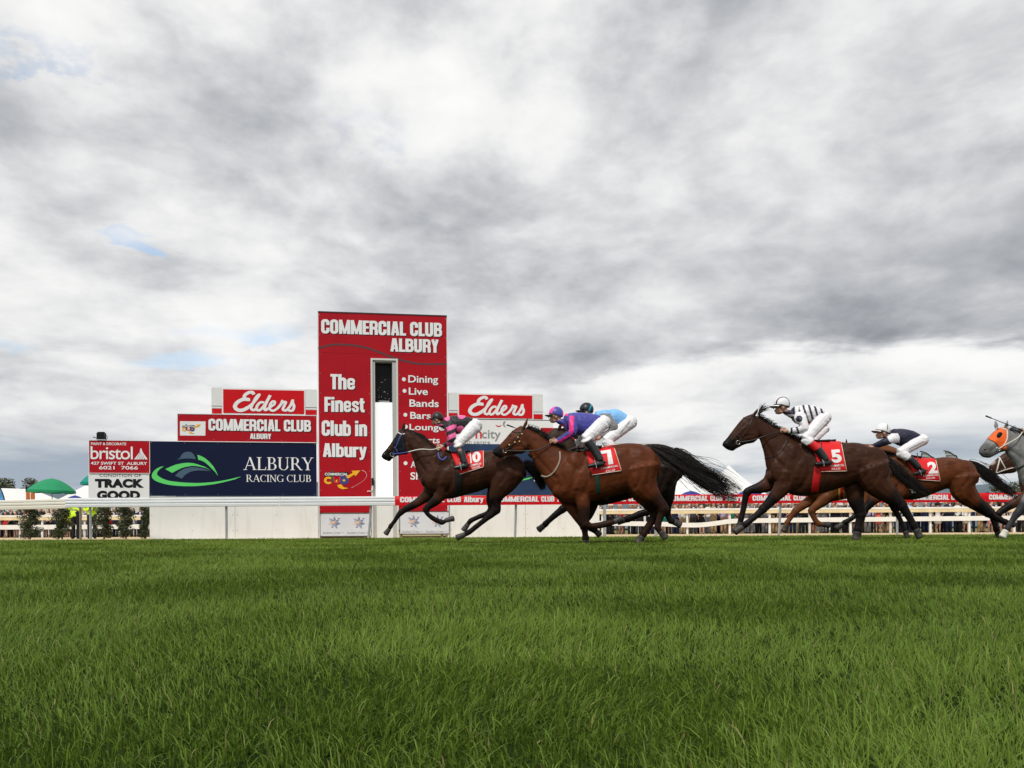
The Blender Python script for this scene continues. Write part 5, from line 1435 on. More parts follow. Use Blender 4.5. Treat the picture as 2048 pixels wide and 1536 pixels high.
tack(r10, c10, FA, dict(straps=BRIDLE10 + [('martingale', [(655,600),(665,650),(700,672),(735,640)], .014, strap_blue)], bit=(213,618), rein_via=[(350,598,.16),(480,570,.2),(600,572,.18)], rein=strap_white, rein2=strap_blue, rein_split=.30,
  cloth=[(775,590),(1088,585),(1090,738),(860,810)], texts=[('0', [(978,592),(1064,590),(1062,690),(985,700)], .05, None), ('1', [(938,604),(972,598),(978,700),(946,712)], .05, ONE), ('COMMERCIAL', [(965,716),(1070,694),(1072,712),(968,736)], .02, None), ('CLUB', [(975,742),(1055,724),(1056,740),(978,760)], .02, None)],
  girth=[([(820,770),(892,790),(885,1010),(815,1030)], leather, 'girth')], saddle=(720,560,960,590), stirrups=s10), h10)

# --- number one, bay on the near side
H7 = dict(base=(850, 1190), coat=(.125, .034, .012), points=(.030, .012, .007),
  torso=[(560,690,585,820,.13),(640,590,640,858,.21),(725,480,742,870,.25),(830,458,842,850,.275),(930,440,935,825,.285),(1030,414,1050,790,.28),(1130,402,1150,760,.275),(1230,412,1230,740,.265),(1305,450,1295,710,.21),(1345,505,1335,670,.13)],
  neck=[(338,285,378,470,.085),(420,312,412,560,.10),(530,390,470,660,.13),(640,440,540,770,.17),(740,480,640,830,.2)],
  head=[(312,268,372,440,.085),(246,308,332,480,.1),(190,370,268,488,.085),(140,423,208,498,.065),(106,448,160,518,.06),(94,468,138,508,.045)],
  ears=[((334,290),(362,212))], ear_r=16, eye=(232,345,10), nostril=(112,468,9), voxel=.0125,
  muscle=[(680,640,90,120,18,.15,.09),(1220,560,120,125,0,.14,.11),(320,420,48,50,0,.05,.055),(740,560,75,95,-25,.17,.07),(1080,520,95,75,0,.19,.07),(770,760,55,60,0,.11,.07)],
  marks=[((112),(480),50,(.010,.008,.007),1.6)],
  legs=[('f','n',[(700,670,85),(762,760,70),(785,880,50),(800,1015,34),(880,1030,25),(985,1008,25),(1020,998,22),(1072,975,30)]),
        ('f','f',[(640,770,80),(690,870,58),(742,960,40),(788,1035,31),(797,1085,24),(801,1125,26),(802,1142,25),(805,1176,34)]),
        ('h','n',[(1215,590,150),(1240,730,108),(1325,825,60),(1388,900,42),(1362,980,27),(1347,1042,26),(1372,1076,24),(1408,1120,31)]),
        ('h','f',[(1200,610,140),(1225,760,100),(1290,860,62),(1330,945,42),(1280,1030,29),(1242,1088,28),(1226,1114,26),(1200,1160,35)])],
  mane=dict(line=[(350,272),(440,312),(530,380),(610,435)], len=55, dir=12, n=280, spread=25),
  tail=dict(line=[(1300,432,16),(1370,462,40),(1470,520,75),(1600,600,105),(1740,680,125),(1860,745,120),(1965,800,105)], n=420))
r7, c7 = make_horse('racehorse', 'bright bay racehorse second in the race, brass rosettes on its bridle', FB, H7)
def silk7(x, y, co):
    blu, pnk = np.array((.055, .055, .30)), np.array((.80, .02, .22)); w = np.zeros(len(x))
    w = np.where((x < 668) & (y < 240), 1.0, w)
    s = (x - 668) + (y - 215) * .05
    arm = (y > 195) & (x < 745); w = np.where(arm, ((s > 12) & (s < 46) & (y < 335)) * 1.0, w)
    fore = (y > 320) & (x < 690); w = np.where(fore, (np.abs((y - 345) + (x - 660) * .62 - 12) < 11) * 1.0, w)
    w = np.where((x < 640) & (y > 260) & (y < 330), 1.0, w)
    return blu * (1 - w[:, None]) + pnk * w[:, None]
def cap7(l):
    w = (l[:, 0] < -.072 + .3*np.maximum(l[:, 2], 0)) | (np.abs(l[:, 1]) < .030) | (l[:, 0] > .105); return np.where(w[:, None] & (l[:, 2] > -.03)[:, None], np.array((.78, .07, .40)), np.array((.06, .075, .33)))
J7 = dict(helmet=(577,182,62), pitch=10, torso=[(660,178,672,320,.16),(735,170,745,345,.19),(820,175,825,350,.17),(900,192,890,325,.15)],
  arm=[(694,225,42),(702,318,32),(596,390,20),(532,388,0)], hip=(935,248,64), knee=(805,372,46), calf=(872,462,33), ankle=(912,530,29), toe=(822,578), heel=(944,556), breech_end=.06, boot_start=.12,
  knee_far=(748,412,40), calf_far=(800,470,31), ankle_far=(830,545,28), silk=silk7, cap=cap7, goggles=mat('brass_lens', (.30, .24, .10), .2, .5))
p7, h7, s7 = make_jockey('jockey in purple and pink silks bent low over the bright bay horse', FB, J7)
BR7 = [('bridle', [(332,275),(296,350),(240,420),(200,455)], .010, leather), ('bridle', [(245,312),(285,322),(322,310)], .010, leather), ('bridle', [(205,405),(240,445),(262,485)], .011, leather), ('bridle', [(290,360),(330,420),(362,455)], .008, leather)]
tack(r7, c7, FB, dict(straps=BR7 + [('martingale', [(606,468),(604,540),(565,618),(510,658),(462,648)], .016, strap_tan)], bit=(190,460), rein_via=[(340,462,.14),(450,450,.16)],
  cloth=[(800,458),(1020,444),(1073,612),(850,645)], texts=[('1', [(915,462),(1004,448),(1012,560),(920,575)], .0, ONE), ('COMMERCIAL', [(915,590),(1048,566),(1050,580),(918,604)], .02, None), ('CLUB', [(955,612),(1025,598),(1026,612),(957,626)], .02, None)],
  girth=[([(868,600),(898,600),(915,790),(885,790)], strap_green, 'girth')], saddle=(740,450,920,440), stirrups=s7), h7)
mbs = MB(); mbs.v, mbs.f = [], []
for bx, by in ((318,335),(288,360),(265,398),(300,392),(222,418)):
    p = near_or(c7, FB, bx, by, .010)
    if p is not None: mbs.ell(p, (.017, .008, .017), None, 10, 6)
mbs.build('brass_rosettes', mat('brass', (.45, .33, .12), .35, .5, metal=.7), r7, True)
def whip(label, a, b, r=.008):
    t = thing('riding_whip', label, 'whip', tuple(a)); d = (b - a)
    mb = MB(); mb.tube([a, a + d*.5, a + d*.85], [r, r*.8, r*.7], 8); mb.build('shaft', leather, t)
    mb = MB(); mb.tube([a + d*.85, b], [r*1.3, r*1.6], 8); mb.build('flap', leather, t)
    mb = MB(); mb.tube([a - d*.06, a + d*.12], [r*1.5, r*1.35], 8); mb.build('grip', leather, t)
whip('black whip tip showing beyond the forehead of the bright bay horse', h7[1] + Vector((0, .02, 0)), FB.w(203, 264, .12))

# --- dark horse hidden behind it
H3 = dict(H7); H3.update(base=(1000, 1180), coat=(.020, .012, .009), points=BAY_PTS, torso=shift(H7['torso'], 180, 6), neck=[(600,290,640,470,.085),(660,320,640,560,.10),(730,390,680,660,.13),(820,440,730,770,.17),(920,480,830,830,.2)],
  head=shift(H7['head'], 266, 16), ears=[((600,300),(622,236))], eye=(498,361,10), nostril=(378,484,9), muscle=[(x+180, y, a, b, c_, d_, e) for x, y, a, b, c_, d_, e in H7['muscle'] if x > 500],
  marks=[(378,496,50,(.010,.008,.007),1.6),(520,380,150,(.055,.032,.02),1.4)],
  legs=[('f','n',[(880,700,80),(815,800,60),(705,855,42),(625,905,30),(545,970,23),(495,1018,23),(478,1034,22),(445,1060,29)]),
        ('f','f',[(870,720,80),(855,830,58),(825,940,40),(795,1010,30),(835,1048,24),(868,1062,24),(882,1074,22),(908,1100,28)]),
        ('h','n',[(1385,590,140),(1345,735,100),(1295,838,58),(1308,908,40),(1215,940,27),(1125,978,25),(1092,986,24),(1048,998,31)]),
        ('h','f',[(1390,600,140),(1395,740,95),(1420,830,55),(1412,900,38),(1427,950,26),(1447,990,25),(1477,1003,24),(1520,1022,30)])],
  mane=dict(line=[(612,282),(680,320),(760,385),(830,440)], len=50, dir=12, n=200), tail=dict(line=[(1470,455,26),(1540,500,55),(1660,600,80),(1780,690,75),(1890,775,45)], n=240))
r3, c3 = make_horse('racehorse', 'almost black racehorse half hidden behind the bright bay horse', FC, H3)
def silk3(x, y, co):
    b, g = np.array((.20, .46, .80)), np.array((.20, .20, .21)); d1 = np.abs((y-191) - (x-948)*1.43) / 1.75
    arm = (((x > 915) & (y < 300) & (d1 < 40) & (y > 178) & (x < 1052)) | ((y > 285) & (x < 1045))) & (np.abs(co[:, 1] - FC.d) > .115)
    return np.where(arm[:, None], g, b)
J3 = dict(helmet=(808,150,60), pitch=12, torso=[(885,160,905,262,.16),(965,150,980,285,.19),(1040,146,1040,290,.17),(1108,184,1078,285,.15)],
  arm=[(950,196,42),(1020,292,31),(925,352,20),(868,380,0)], hip=(1142,245,58), knee=(960,385,42), calf=(1010,460,31), ankle=(1040,525,28), toe=(955,570), heel=(1072,550), silk=silk3, breech=lambda x, y, c: marks_on(x, y, (1065,330), (1140,232), 6, 9),
  cap=lambda l: np.where((np.abs(l[:, 0] - .045 - l[:, 2]*.2) < .014)[:, None], np.array((.02, .30, .42)), np.array((.006, .010, .014))))
p3, h3, s3 = make_jockey('jockey in light blue silks, grey sleeves and black helmet on the hidden dark horse', FC, J3)
tack(r3, c3, FC, dict(straps=[], bit=(458,478), rein_via=[(620,470,.14)], cloth=[(980,460),(1200,450),(1250,612),(1030,645)], saddle=(920,450,1100,440), stirrups=s3), h3)

# --- number five
H5 = dict(base=(1000, 1400), coat=(.060, .022, .011), points=(.012, .009, .009),
  torso=[(608,765,640,870,.13),(700,630,700,930,.21),(800,520,812,975,.25),(910,488,922,992,.27),(1030,498,1042,972,.285),(1150,508,1162,945,.285),(1270,514,1290,905,.28),(1400,514,1400,870,.275),(1510,552,1500,860,.26),(1615,635,1595,860,.21),(1680,735,1665,850,.13)],
  neck=[(500,272,542,510,.085),(620,338,572,620,.1),(740,410,592,740,.14),(860,470,640,850,.18),(960,500,760,920,.2)],
  head=[(470,252,522,460,.085),(385,292,482,512,.1),(310,378,408,528,.085),(250,458,334,562,.065),(210,503,294,588,.06),(198,528,264,582,.045)],
  ears=[((474,280),(515,208))], ear_r=21, eye=(374,352,13), nostril=(242,520,11),
  muscle=[(740,720,105,150,20,.15,.09),(1540,690,140,140,0,.13,.11),(465,450,58,60,0,.05,.055),(830,620,90,115,-25,.17,.07),(1330,640,110,90,0,.19,.07)],
  marks=[(235,540,66,(.010,.008,.007),1.6)],
  legs=[('f','n',[(760,780,108),(742,895,84),(655,1005,54),(562,1105,37),(475,1185,28),(402,1243,29),(376,1265,27),(312,1306,38)]),
        ('f','f',[(665,800,95),(612,880,72),(512,922,50),(420,955,36),(392,1080,27),(366,1190,27),(357,1225,25),(345,1268,33)]),
        ('h','n',[(1530,730,165),(1575,870,130),(1705,995,78),(1790,1068,50),(1852,1160,34),(1897,1242,33),(1922,1288,30),(1958,1352,38)]),
        ('h','f',[(1450,750,150),(1375,880,112),(1388,1030,72),(1430,1150,48),(1415,1220,34),(1402,1282,34),(1396,1312,32),(1385,1372,41)])],
  mane=dict(line=[(502,272),(590,330),(680,390),(770,435),(880,475)], len=66, dir=20, n=320, spread=24), forelock=(520,262,105,42),
  tail=dict(line=[(1600,625,28),(1690,705,62),(1800,805,88),(1920,905,90),(2050,985,60)], n=300))
r5, c5 = make_horse('racehorse', 'dark brown racehorse with a red cloth and girth, numbered 5', FD, H5)
def silk5(x, y, co):
    w_, b = np.array((.74, .73, .75)), np.array((.014, .012, .030)); k = np.zeros(len(x))
    s = (x - 850) + (y - 190) * -.28
    k = np.where(x + (y-290)*.1 > 870, (np.mod(s - 12, 50) < 20) * 1.0, k)
    tt = np.clip(((x-894)*32 + (y-292)*100) / (32*32 + 100*100.), 0, 1); arm = (np.abs(co[:, 1] - FD.d) > .125) & (np.hypot(x - 894 - 32*tt, y - 292 - 100*tt) < 56)
    k = np.where(arm, 0.0, k); k = np.where((np.hypot(x - 884, y - 300) < 30), 1.0, k)
    k = np.where((y > 372) & (x < 925) & ((np.abs(x - 872 - (y-410)*.3) < 9) | (np.abs(x - 815) < 9)), 1.0, k)
    k = np.where((x < 860) & (y > 280) & (y < 365) & ~arm, 1.0, k); k = np.where((x < 845) & (y < 262), 1.0, k)
    return w_ * (1 - k[:, None]) + b * k[:, None]
def cap5(l):
    k = (np.abs(np.abs(l[:, 1]) - .058) < .009) & (l[:, 2] > -.02); k |= (np.abs(l[:, 2] + .032) < .007) & (l[:, 0] > .02)
    return np.where(k[:, None], np.array((.015, .013, .03)), np.array((.74, .73, .75)))
def boot5(x, y, co): return np.where(((y + (x - 1022) * .6) < 585)[:, None], np.array((.60, .012, .015)), np.array((.011, .011, .012)))
J5 = dict(helmet=(728,172,80), pitch=8, torso=[(838,195,852,330,.16),(925,178,942,345,.19),(1010,190,1005,330,.17),(1085,215,1060,325,.15)],
  arm=[(894,292,54),(926,392,42),(790,408,25),(706,405,0)], hip=(1102,292,74), knee=(942,478,50), calf=(1050,575,36), ankle=(1120,665,33), toe=(1030,705), heel=(1170,690), breech_end=.16, boot_start=.16,
  silk=silk5, cap=cap5, boot=boot5, peak=cloth_white)
p5, h5, s5 = make_jockey('jockey in black and white striped silks with a white striped helmet', FD, J5)
BR5 = [('bridle', [(478,262),(445,350),(395,440),(345,505)], .010, leather), ('bridle', [(392,290),(440,300),(490,290)], .010, leather), ('bridle', [(318,440),(365,490),(395,535)], .010, leather)]
tack(r5, c5, FD, dict(straps=BR5 + [('martingale', [(775,480),(740,560),(680,625),(592,650)], .010, leather)], bit=(340,512), rein_via=[(470,490,.13),(590,450,.16)],
  cloth=[(985,505),(1258,525),(1306,766),(1075,772)], texts=[('5', [(1158,578),(1248,572),(1268,688),(1180,696)], .045, None), ('COMMERCIAL', [(1160,712),(1285,702),(1286,722),(1162,730)], .02, None), ('CLUB', [(1172,740),(1250,735),(1251,753),(1174,757)], .02, None)],
  girth=[([(1018,730),(1085,745),(1052,955),(985,965)], strap_red, 'girth')], saddle=(900,480,1150,500), stirrups=s5), h5)

# --- chestnut hidden behind number five
H6 = dict(H5); H6.update(base=(1200, 1400), coat=(.17, .058, .020), hair=hair_brown, torso=shift(H5['torso'], 232, 12, 48), neck=[(x1, y1+60, x2, y2+60, h) for x1, y1, x2, y2, h in [(900,420,930,640,.085),(960,470,900,720,.1),(1030,500,880,820,.14),(1110,500,900,900,.18),(1200,490,1000,940,.2)]],
  head=shift(H5['head'], 408, 225), ears=[((880,510),(915,450))], eye=(782,577,13), nostril=(650,745,11), muscle=[(x+232, y+20, a, b, c_, d_, e) for x, y, a, b, c_, d_, e in H5['muscle'] if x > 600], marks=[],
  legs=[('f','f',[(1080,860,95),(1092,960,70),(965,1040,45),(852,1120,32),(806,1180,24),(776,1226,24),(766,1252,23),(748,1300,34)]),
        ('f','n',[(1160,870,95),(1172,960,72),(1082,1042,48),(996,1120,33),(1020,1190,25),(1056,1236,25),(1092,1241,23),(1150,1246,32)]),
        ('h','n',[(1720,760,150),(1600,890,105),(1490,1010,60),(1448,1120,42),(1430,1200,28),(1416,1260,27),(1410,1290,26),(1396,1345,32)]),
        ('h','f',[(1730,760,150),(1620,890,105),(1510,1010,60),(1455,1120,42),(1440,1200,28),(1428,1260,27),(1420,1290,26),(1406,1345,32)])],
  mane=dict(line=[(900,480),(960,530),(1030,560),(1100,560)], len=40, dir=0, n=120), tail=dict(line=[(1830,610,28),(1860,700,50),(1850,850,60),(1830,950,40)], n=120))
H6.pop('forelock'); H6.pop('points')
r6, c6 = make_horse('racehorse', 'chestnut racehorse almost hidden behind the dark brown horse numbered 5', FE, H6)
J6 = dict(helmet=(925,268,62), pitch=10, torso=[(985,275,995,385,.16),(1040,275,1050,395,.18),(1090,300,1085,400,.16),(1115,330,1105,400,.14)],
  arm=[(1000,330,40),(1010,410,30),(970,450,20),(930,460,0)], hip=(1105,390,50), knee=(1000,490,40), calf=(1040,560,30), ankle=(1070,620,28), toe=(1000,650), heel=(1100,640), silk=const((.55, .012, .015)), cap=lambda l: np.tile((.5, .012, .015), (len(l), 1)))
p6, h6, s6 = make_jockey('jockey in red silks almost hidden behind the striped jockey', FE, J6)
strap_y = mat('yellow_webbing', (.55, .36, .06), .6, .3)
tack(r6, c6, FE, dict(straps=[], cloth=[(1080,485),(1250,488),(1330,740),(1100,740)], girth=[([(1238,890),(1252,890),(1244,1035),(1228,1035)], strap_y, 'girth'), ([(1252,890),(1278,890),(1270,1035),(1244,1035)], strap_red, 'girth'), ([(1280,930),(1292,930),(1284,1035),(1271,1035)], strap_y, 'girth')], saddle=(1020,470,1200,490), stirrups=s6), h6)

# --- number two
H2 = dict(base=(1050, 1400), coat=(.135, .040, .014), points=(.012, .009, .008),
  torso=[(625,695,655,880,.13),(705,605,722,960,.21),(795,552,822,998,.25),(900,560,922,1003,.27),(1010,588,1032,982,.285),(1130,587,1152,935,.285),(1250,572,1262,895,.28),(1370,584,1372,880,.275),(1475,622,1465,870,.25),(1545,692,1530,860,.18),(1572,755,1560,840,.10)],
  neck=[(292,540,332,730,.085),(412,545,420,790,.1),(540,540,520,840,.14),(660,550,600,890,.18),(770,560,720,960,.2)],
  head=[(268,515,332,700,.085),(188,550,292,750,.1),(125,625,225,775,.085),(80,690,160,800,.065),(50,735,125,820,.06),(40,755,95,815,.045)],
  ears=[((272,525),(264,392))], eye=(180,545,13), nostril=(75,700,11),
  muscle=[(700,800,110,150,20,.15,.09),(1440,740,140,140,0,.13,.11),(780,680,90,115,-25,.17,.07),(1310,690,110,90,0,.19,.07),(800,900,80,90,0,.14,.09)], marks=[],
  legs=[('f','n',[(665,800,105),(612,930,76),(525,1015,50),(445,1100,36),(340,1175,26),(250,1230,27),(225,1248,25),(165,1290,36)]),
        ('f','f',[(720,800,100),(720,920,70),(712,1010,46),(745,1090,34),(805,1200,25),(842,1290,26),(854,1320,25),(878,1375,33)]),
        ('h','n',[(1440,770,165),(1445,920,124),(1580,1045,75),(1690,1130,48),(1770,1185,32),(1860,1226,31),(1890,1238,29),(1950,1252,35)]),
        ('h','f',[(1430,790,150),(1450,930,105),(1590,1040,65),(1710,1130,46),(1748,1220,31),(1772,1300,31),(1782,1325,29),(1798,1378,36)])],
  mane=dict(line=[(430,545),(540,535),(610,538),(700,552)], len=84, dir=24, n=420, spread=20),
  tail=dict(line=[(1485,625,28),(1570,672,64),(1700,768,98),(1850,878,95),(1990,970,60)], n=300))
r2, c2 = make_horse('racehorse', 'bay racehorse with long black tail, red cloth numbered 2', FG, H2)
def silk2(x, y, co):
    n, w_ = np.array((.010, .011, .032)), np.array((.74, .73, .75))
    s = (x - 742) * -.90 + (y - 372) * .44; arm = (np.abs(co[:, 1] - FG.d) > .09) & (y > 335) & (x < 800)
    k = arm & (s < 52) & (s > -52); k |= (x < 770) & (y > 345) & (y < 420) & arm & (s < 60)
    return np.where(k[:, None], w_, n)
J2 = dict(helmet=(632,306,80), pitch=16, torso=[(738,290,745,435,.16),(825,290,835,468,.19),(910,305,905,450,.17),(992,345,965,425,.15)],
  arm=[(748,378,50),(648,424,36),(545,466,24),(508,485,0)], hip=(1022,402,68), knee=(802,528,47), calf=(912,598,36), ankle=(988,675,34), toe=(948,742), heel=(1062,716), breech_end=.36, boot_start=.40,
  silk=silk2, breech=lambda x, y, c: marks_on(x, y, (895,492), (1040,418), 8, 13), cap=lambda l: np.where(((np.abs(l[:, 0] - .03) < .008) | (np.abs(l[:, 2] + .030) < .007))[:, None], np.array((.015, .015, .03)), np.array((.76, .76, .77))), peak=cloth_white)
p2, h2, s2 = make_jockey('jockey in navy silks with white armbands and a white helmet', FG, J2)
tack(r2, c2, FG, dict(straps=[('bridle', [(270,455),(235,550),(190,640),(150,700)], .01, leather)], bit=(150,705), rein_via=[(330,590,.13)],
  cloth=[(840,575),(1162,603),(1208,815),(985,800)], texts=[('2', [(1072,622),(1165,618),(1186,735),(1092,740)], .045, None), ('COMMERCIAL', [(1035,752),(1190,742),(1192,760),(1037,770)], .02, None), ('CLUB', [(1065,778),(1155,772),(1156,788),(1067,794)], .02, None)],
  girth=[([(905,900),(972,900),(965,1000),(900,1000)], leather, 'girth'), ([(905,898),(972,898),(970,936),(908,936)], strap_white, 'girth_patch')], saddle=(760,540,1010,580), stirrups=s2), h2)

# --- grey with the orange hood, entering the picture
HG = dict(base=(2300, 1400), coat=(.30, .30, .295), points=(.040, .040, .045), dapple=.5,
  torso=[(2100,690,2120,870,.14),(2200,600,2200,980,.22),(2320,528,2320,1030,.26),(2450,520,2450,1040,.285),(2600,530,2600,1010,.285),(2750,520,2760,960,.28),(2900,520,2900,915,.275),(3005,565,3000,880,.24),(3080,645,3070,830,.14)],
  neck=[(1882,290,1880,555,.1),(2000,330,1960,660,.125),(2130,420,2005,770,.16),(2260,500,2060,880,.2),(2400,560,2180,980,.22)],
  head=[(1872,272,1876,508,.105),(1778,296,1856,515,.118),(1705,365,1795,535,.10),(1640,436,1738,565,.085),(1606,478,1698,583,.075),(1598,508,1656,578,.055)],
  ears=[((1862,290),(1884,200),-1),((1772,285),(1762,205),1)], ear_r=20, eye=(1810,358,14), nostril=(1662,492,17),
  muscle=[(2240,780,110,150,20,.15,.09),(2940,720,140,140,0,.13,.11),(1850,450,55,60,0,.06,.06)], marks=[(1625,520,70,(.16,.155,.15),1.7)],
  legs=[('f','n',[(2200,830,108),(2140,950,82),(2050,1055,54),(1985,1135,39),(1925,1220,29),(1882,1290,30),(1866,1315,31),(1832,1372,42)]),
        ('f','f',[(2200,840,95),(2190,960,70),(2140,1080,46),(2085,1160,34),(2115,1240,26),(2180,1280,25),(2210,1270,24),(2270,1265,32)]),
        ('h','n',[(2950,720,150),(2930,860,110),(2980,1000,65),(3040,1090,44),(3000,1200,30),(2960,1290,30),(2942,1322,28),(2910,1380,36)]),
        ('h','f',[(2950,730,140),(2960,870,100),(3030,1000,60),(3110,1090,42),(3090,1200,29),(3070,1290,29),(3060,1322,27),(3040,1380,35)])],
  mane=dict(line=[(1885,280),(1990,320),(2110,400),(2240,480)], len=80, dir=10, n=220, spread=24), hair=mat('grey_horsehair', (.10, .10, .10), .55, .3),
  tail=dict(line=[(3060,640,28),(3150,700,60),(3300,800,85),(3420,900,60)], n=160), hoof_mat={0: mat('white_hoof_boot', (.62, .60, .52), .7, .2)})
rg, cg = make_horse('racehorse', 'grey racehorse in an orange hood entering at the right edge', FH, HG)
def lr_cloth(name, c, fr, left, right, nu, nv, m, parent, off=.012):
    Lc, Rc = catmull(left, 6), catmull(right, 6); rows = []
    for j in range(nv + 1):
        a = Lc[int(round((len(Lc)-1) * j / nv))]; b = Rc[int(round((len(Rc)-1) * j / nv))]; row = []
        for i in range(nu + 1):
            q = a + (b - a) * i / nu; p = near_or(c, fr, q[0], q[1], off); row.append(p)
        rows.append(row)
    last = None
    for r in rows:
        for i in range(len(r)):
            if r[i] is None:
                cand = [k for k in range(len(r)) if r[k] is not None]
                r[i] = (r[min(cand, key=lambda k: abs(k - i))].copy() if cand else None)
    rows = [r for r in rows if r[0] is not None]
    return cloth_obj(name, rows, c, m, parent, fr.d, over=True, th=.006)
HL = [(1752,282),(1672,372),(1765,428),(1815,498)]; HR = [(1878,288),(1886,350),(1884,430),(1868,502)]
lr_cloth('hood', c10, FA, [(268,418),(222,486),(226,545),(262,585)], [(318,425),(338,490),(345,550),(335,595)], 10, 14, mat('black_hood_cloth', (.008, .009, .016), .7, .15), r10, .004)
hood = lr_cloth('hood', cg, FH, HL, HR, 12, 16, orange_cloth, rg)
hc_ = Caster(hood.data); hc_.far = cg.far
mb = MB(); p = hc_.cam(*FH.px(1806, 355), .0)
if p is not None: mb.ell(p, (.052, .016, .060), Matrix.Rotation(.3, 3, 'Y'), 14, 8); mb.build('eye_cup', black_plastic, rg, True)
for nm, pts, w_, m_ in (('bridle', [(1765,290),(1800,282),(1850,290),(1880,310)], .012, strap_white), ('bridle', [(1878,300),(1880,380),(1850,450),(1800,492)], .011, strap_white)):
    P = [hc_.cam(*FH.px(q[0], q[1]), .006) for q in catmull(pts, 6)]; flat_strap(nm, P, w_, m_, rg)
yel = (.75, .42, .03)
JG = dict(helmet=(2210,110,78), pitch=10, torso=[(2300,150,2320,290,.16),(2390,140,2400,310,.19),(2480,150,2470,300,.17),(2560,185,2530,290,.15)],
  arm=[(2330,230,52),(2210,330,38),(2070,312,25),(2042,316,0)], hip=(2570,260,70), knee=(2400,420,48), calf=(2500,500,36), ankle=(2580,600,33), toe=(2520,650), heel=(2640,630), silk=const(yel), cap=lambda l: np.tile(yel, (len(l), 1)))
pg, hg, sg = make_jockey('jockey in yellow silks at the right edge, only a sleeve in view', FH, JG)
tack(rg, cg, FH, dict(straps=[('martingale', [(2120,560),(2070,640),(1985,690)], .012, leather)], bit=(1790,492), rein_via=[(1900,430,.15),(1990,375,.17)], rein=strap_white, cloth=[(2400,525),(2680,528),(2720,780),(2480,800)], saddle=(2330,510,2560,530), stirrups=sg), hg)
whip('thin black whip held out above the head of the grey horse', hg[0] + Vector((0, -.02, .01)), FH.w(1665, 160, -.12), .009)

# --- brown horse behind the grey
HB = dict(HG); HB.update(base=(2300, 1400), coat=(.075, .030, .016), points=BAY_PTS, hair=hair_mat, torso=shift(HG['torso'], 30, 45), neck=[(1985,500,1992,725,.09),(2075,560,2005,830,.11),(2180,620,2030,940,.16),(2310,670,2090,1010,.2)],
  head=[(1965,478,1995,690,.085),(1872,518,1955,728,.1),(1800,568,1885,740,.085),(1738,618,1805,748,.065),(1705,655,1765,752,.06),(1698,680,1740,748,.045)], ears=[((1960,495),(1975,420))], eye=(1860,590,12), nostril=(1722,700,11),
  muscle=[], marks=[(1712,610,32,(.50,.40,.36),1.6)], legs=[('f','n',[(2220,880,95),(2090,965,70),(1925,1050,45),(1795,1140,32),(1815,1190,24),(1855,1225,24),(1880,1232,22),(1930,1240,28)]),
        ('f','f',[(2220,880,90),(2170,990,65),(2120,1080,42),(2090,1170,32),(2120,1240,24),(2170,1280,24),(2200,1280,23),(2240,1290,30)])] + [(k, s, shl(p, 30, 10)) for k, s, p in HG['legs'][2:]],
  mane=dict(line=[(1990,490),(2090,550),(2200,620)], len=60, dir=10, n=120), hoof_mat={})
HB.pop('dapple')
rb, cb = make_horse('racehorse', 'brown racehorse in a white noseband beneath the chin of the grey', FI, HB)
tack(rb, cb, FI, dict(straps=[('bridle', [(1806,585),(1790,650),(1768,735)], .014, strap_white), ('bridle', [(1806,585),(1835,640),(1862,690)], .012, strap_white), ('bridle', [(1740,600),(1775,575),(1812,585)], .013, strap_white), ('bridle', [(1770,735),(1850,705),(1940,680)], .011, strap_white)],
   cloth=[(2430,570),(2710,573),(2750,825),(2510,845)]), [])
# ------------------------------------------------------------------ crowd fence, crowd, tents, umbrellas, plants, hills
FY = lambda px: 52.6 - px / 2048 * 4.6         # depth of the crowd fence along the picture
fence_white = mat('white_fence_paint', (.76, .75, .71), .6, .3, var=.06, scale=2)
fence_cream = mat('cream_fence_board', (.70, .58, .36), .7, .2, var=.12, scale=3)
fence_post_m = mat('pale_fence_post', (.58, .58, .55), .6, .3, var=.1, scale=6)
def crowd_fence(label, x0, x1, top, post_px, low):
    t = thing('crowd_fence', label, 'fence', tuple(W((x0+x1)/2, HY, FY((x0+x1)/2)).xy) + (0,))
    mb = MB(); cm = MB(); n = 16
    for i in range(n):
        a, b = x0 + (x1-x0)*i/n, x0 + (x1-x0)*(i+1)/n
        def P(px, dy, yo): 
            q = W(px, top(px) + dy, FY(px)); return Vector((q.x, q.y + yo, q.z))
        for bld, d0, d1, yf, yb in ((mb, 0, 3.6, -.05, .06), (cm, 3.7, 10.2, -.035, .04)):
            v = [P(px, dy, yo) for yo in (yf, yb) for dy in (d0, d1) for px in (a, b)]
            bld.add(v, [(0,2,3,1),(4,5,7,6),(0,1,5,4),(2,6,7,3),(0,4,6,2),(1,3,7,5)])
    mb.build('top_rail', fence_white, t); cm.build('rail_board', fence_cream, t)
    C = catmull(low, 6); mb = MB()
    for i in range(len(C) - 1):
        a, b = C[i], C[i+1]
        v = [W(q[0], q[1] + dy, FY(q[0])) + Vector((0, yo, 0)) for yo in (-.03, .03) for dy in (0, 9.2) for q in (a, b)]
        mb.add(v, [(0,2,3,1),(4,5,7,6),(0,1,5,4),(2,6,7,3),(0,4,6,2),(1,3,7,5)])
    mb.build('lower_rail', fence_white, t)
    for px in post_px:
        q = W(px, top(px) + 2, FY(px)); mb = MB(); mb.box((q.x-.055, q.y+.062, LOW - .05), (q.x+.055, q.y+.16, q.z - .01)); mb.build('post', fence_white if int(px) % 3 else fence_post_m, t)
topR = lambda px: 1018.2 - (px - 1200) / 848 * 5.4
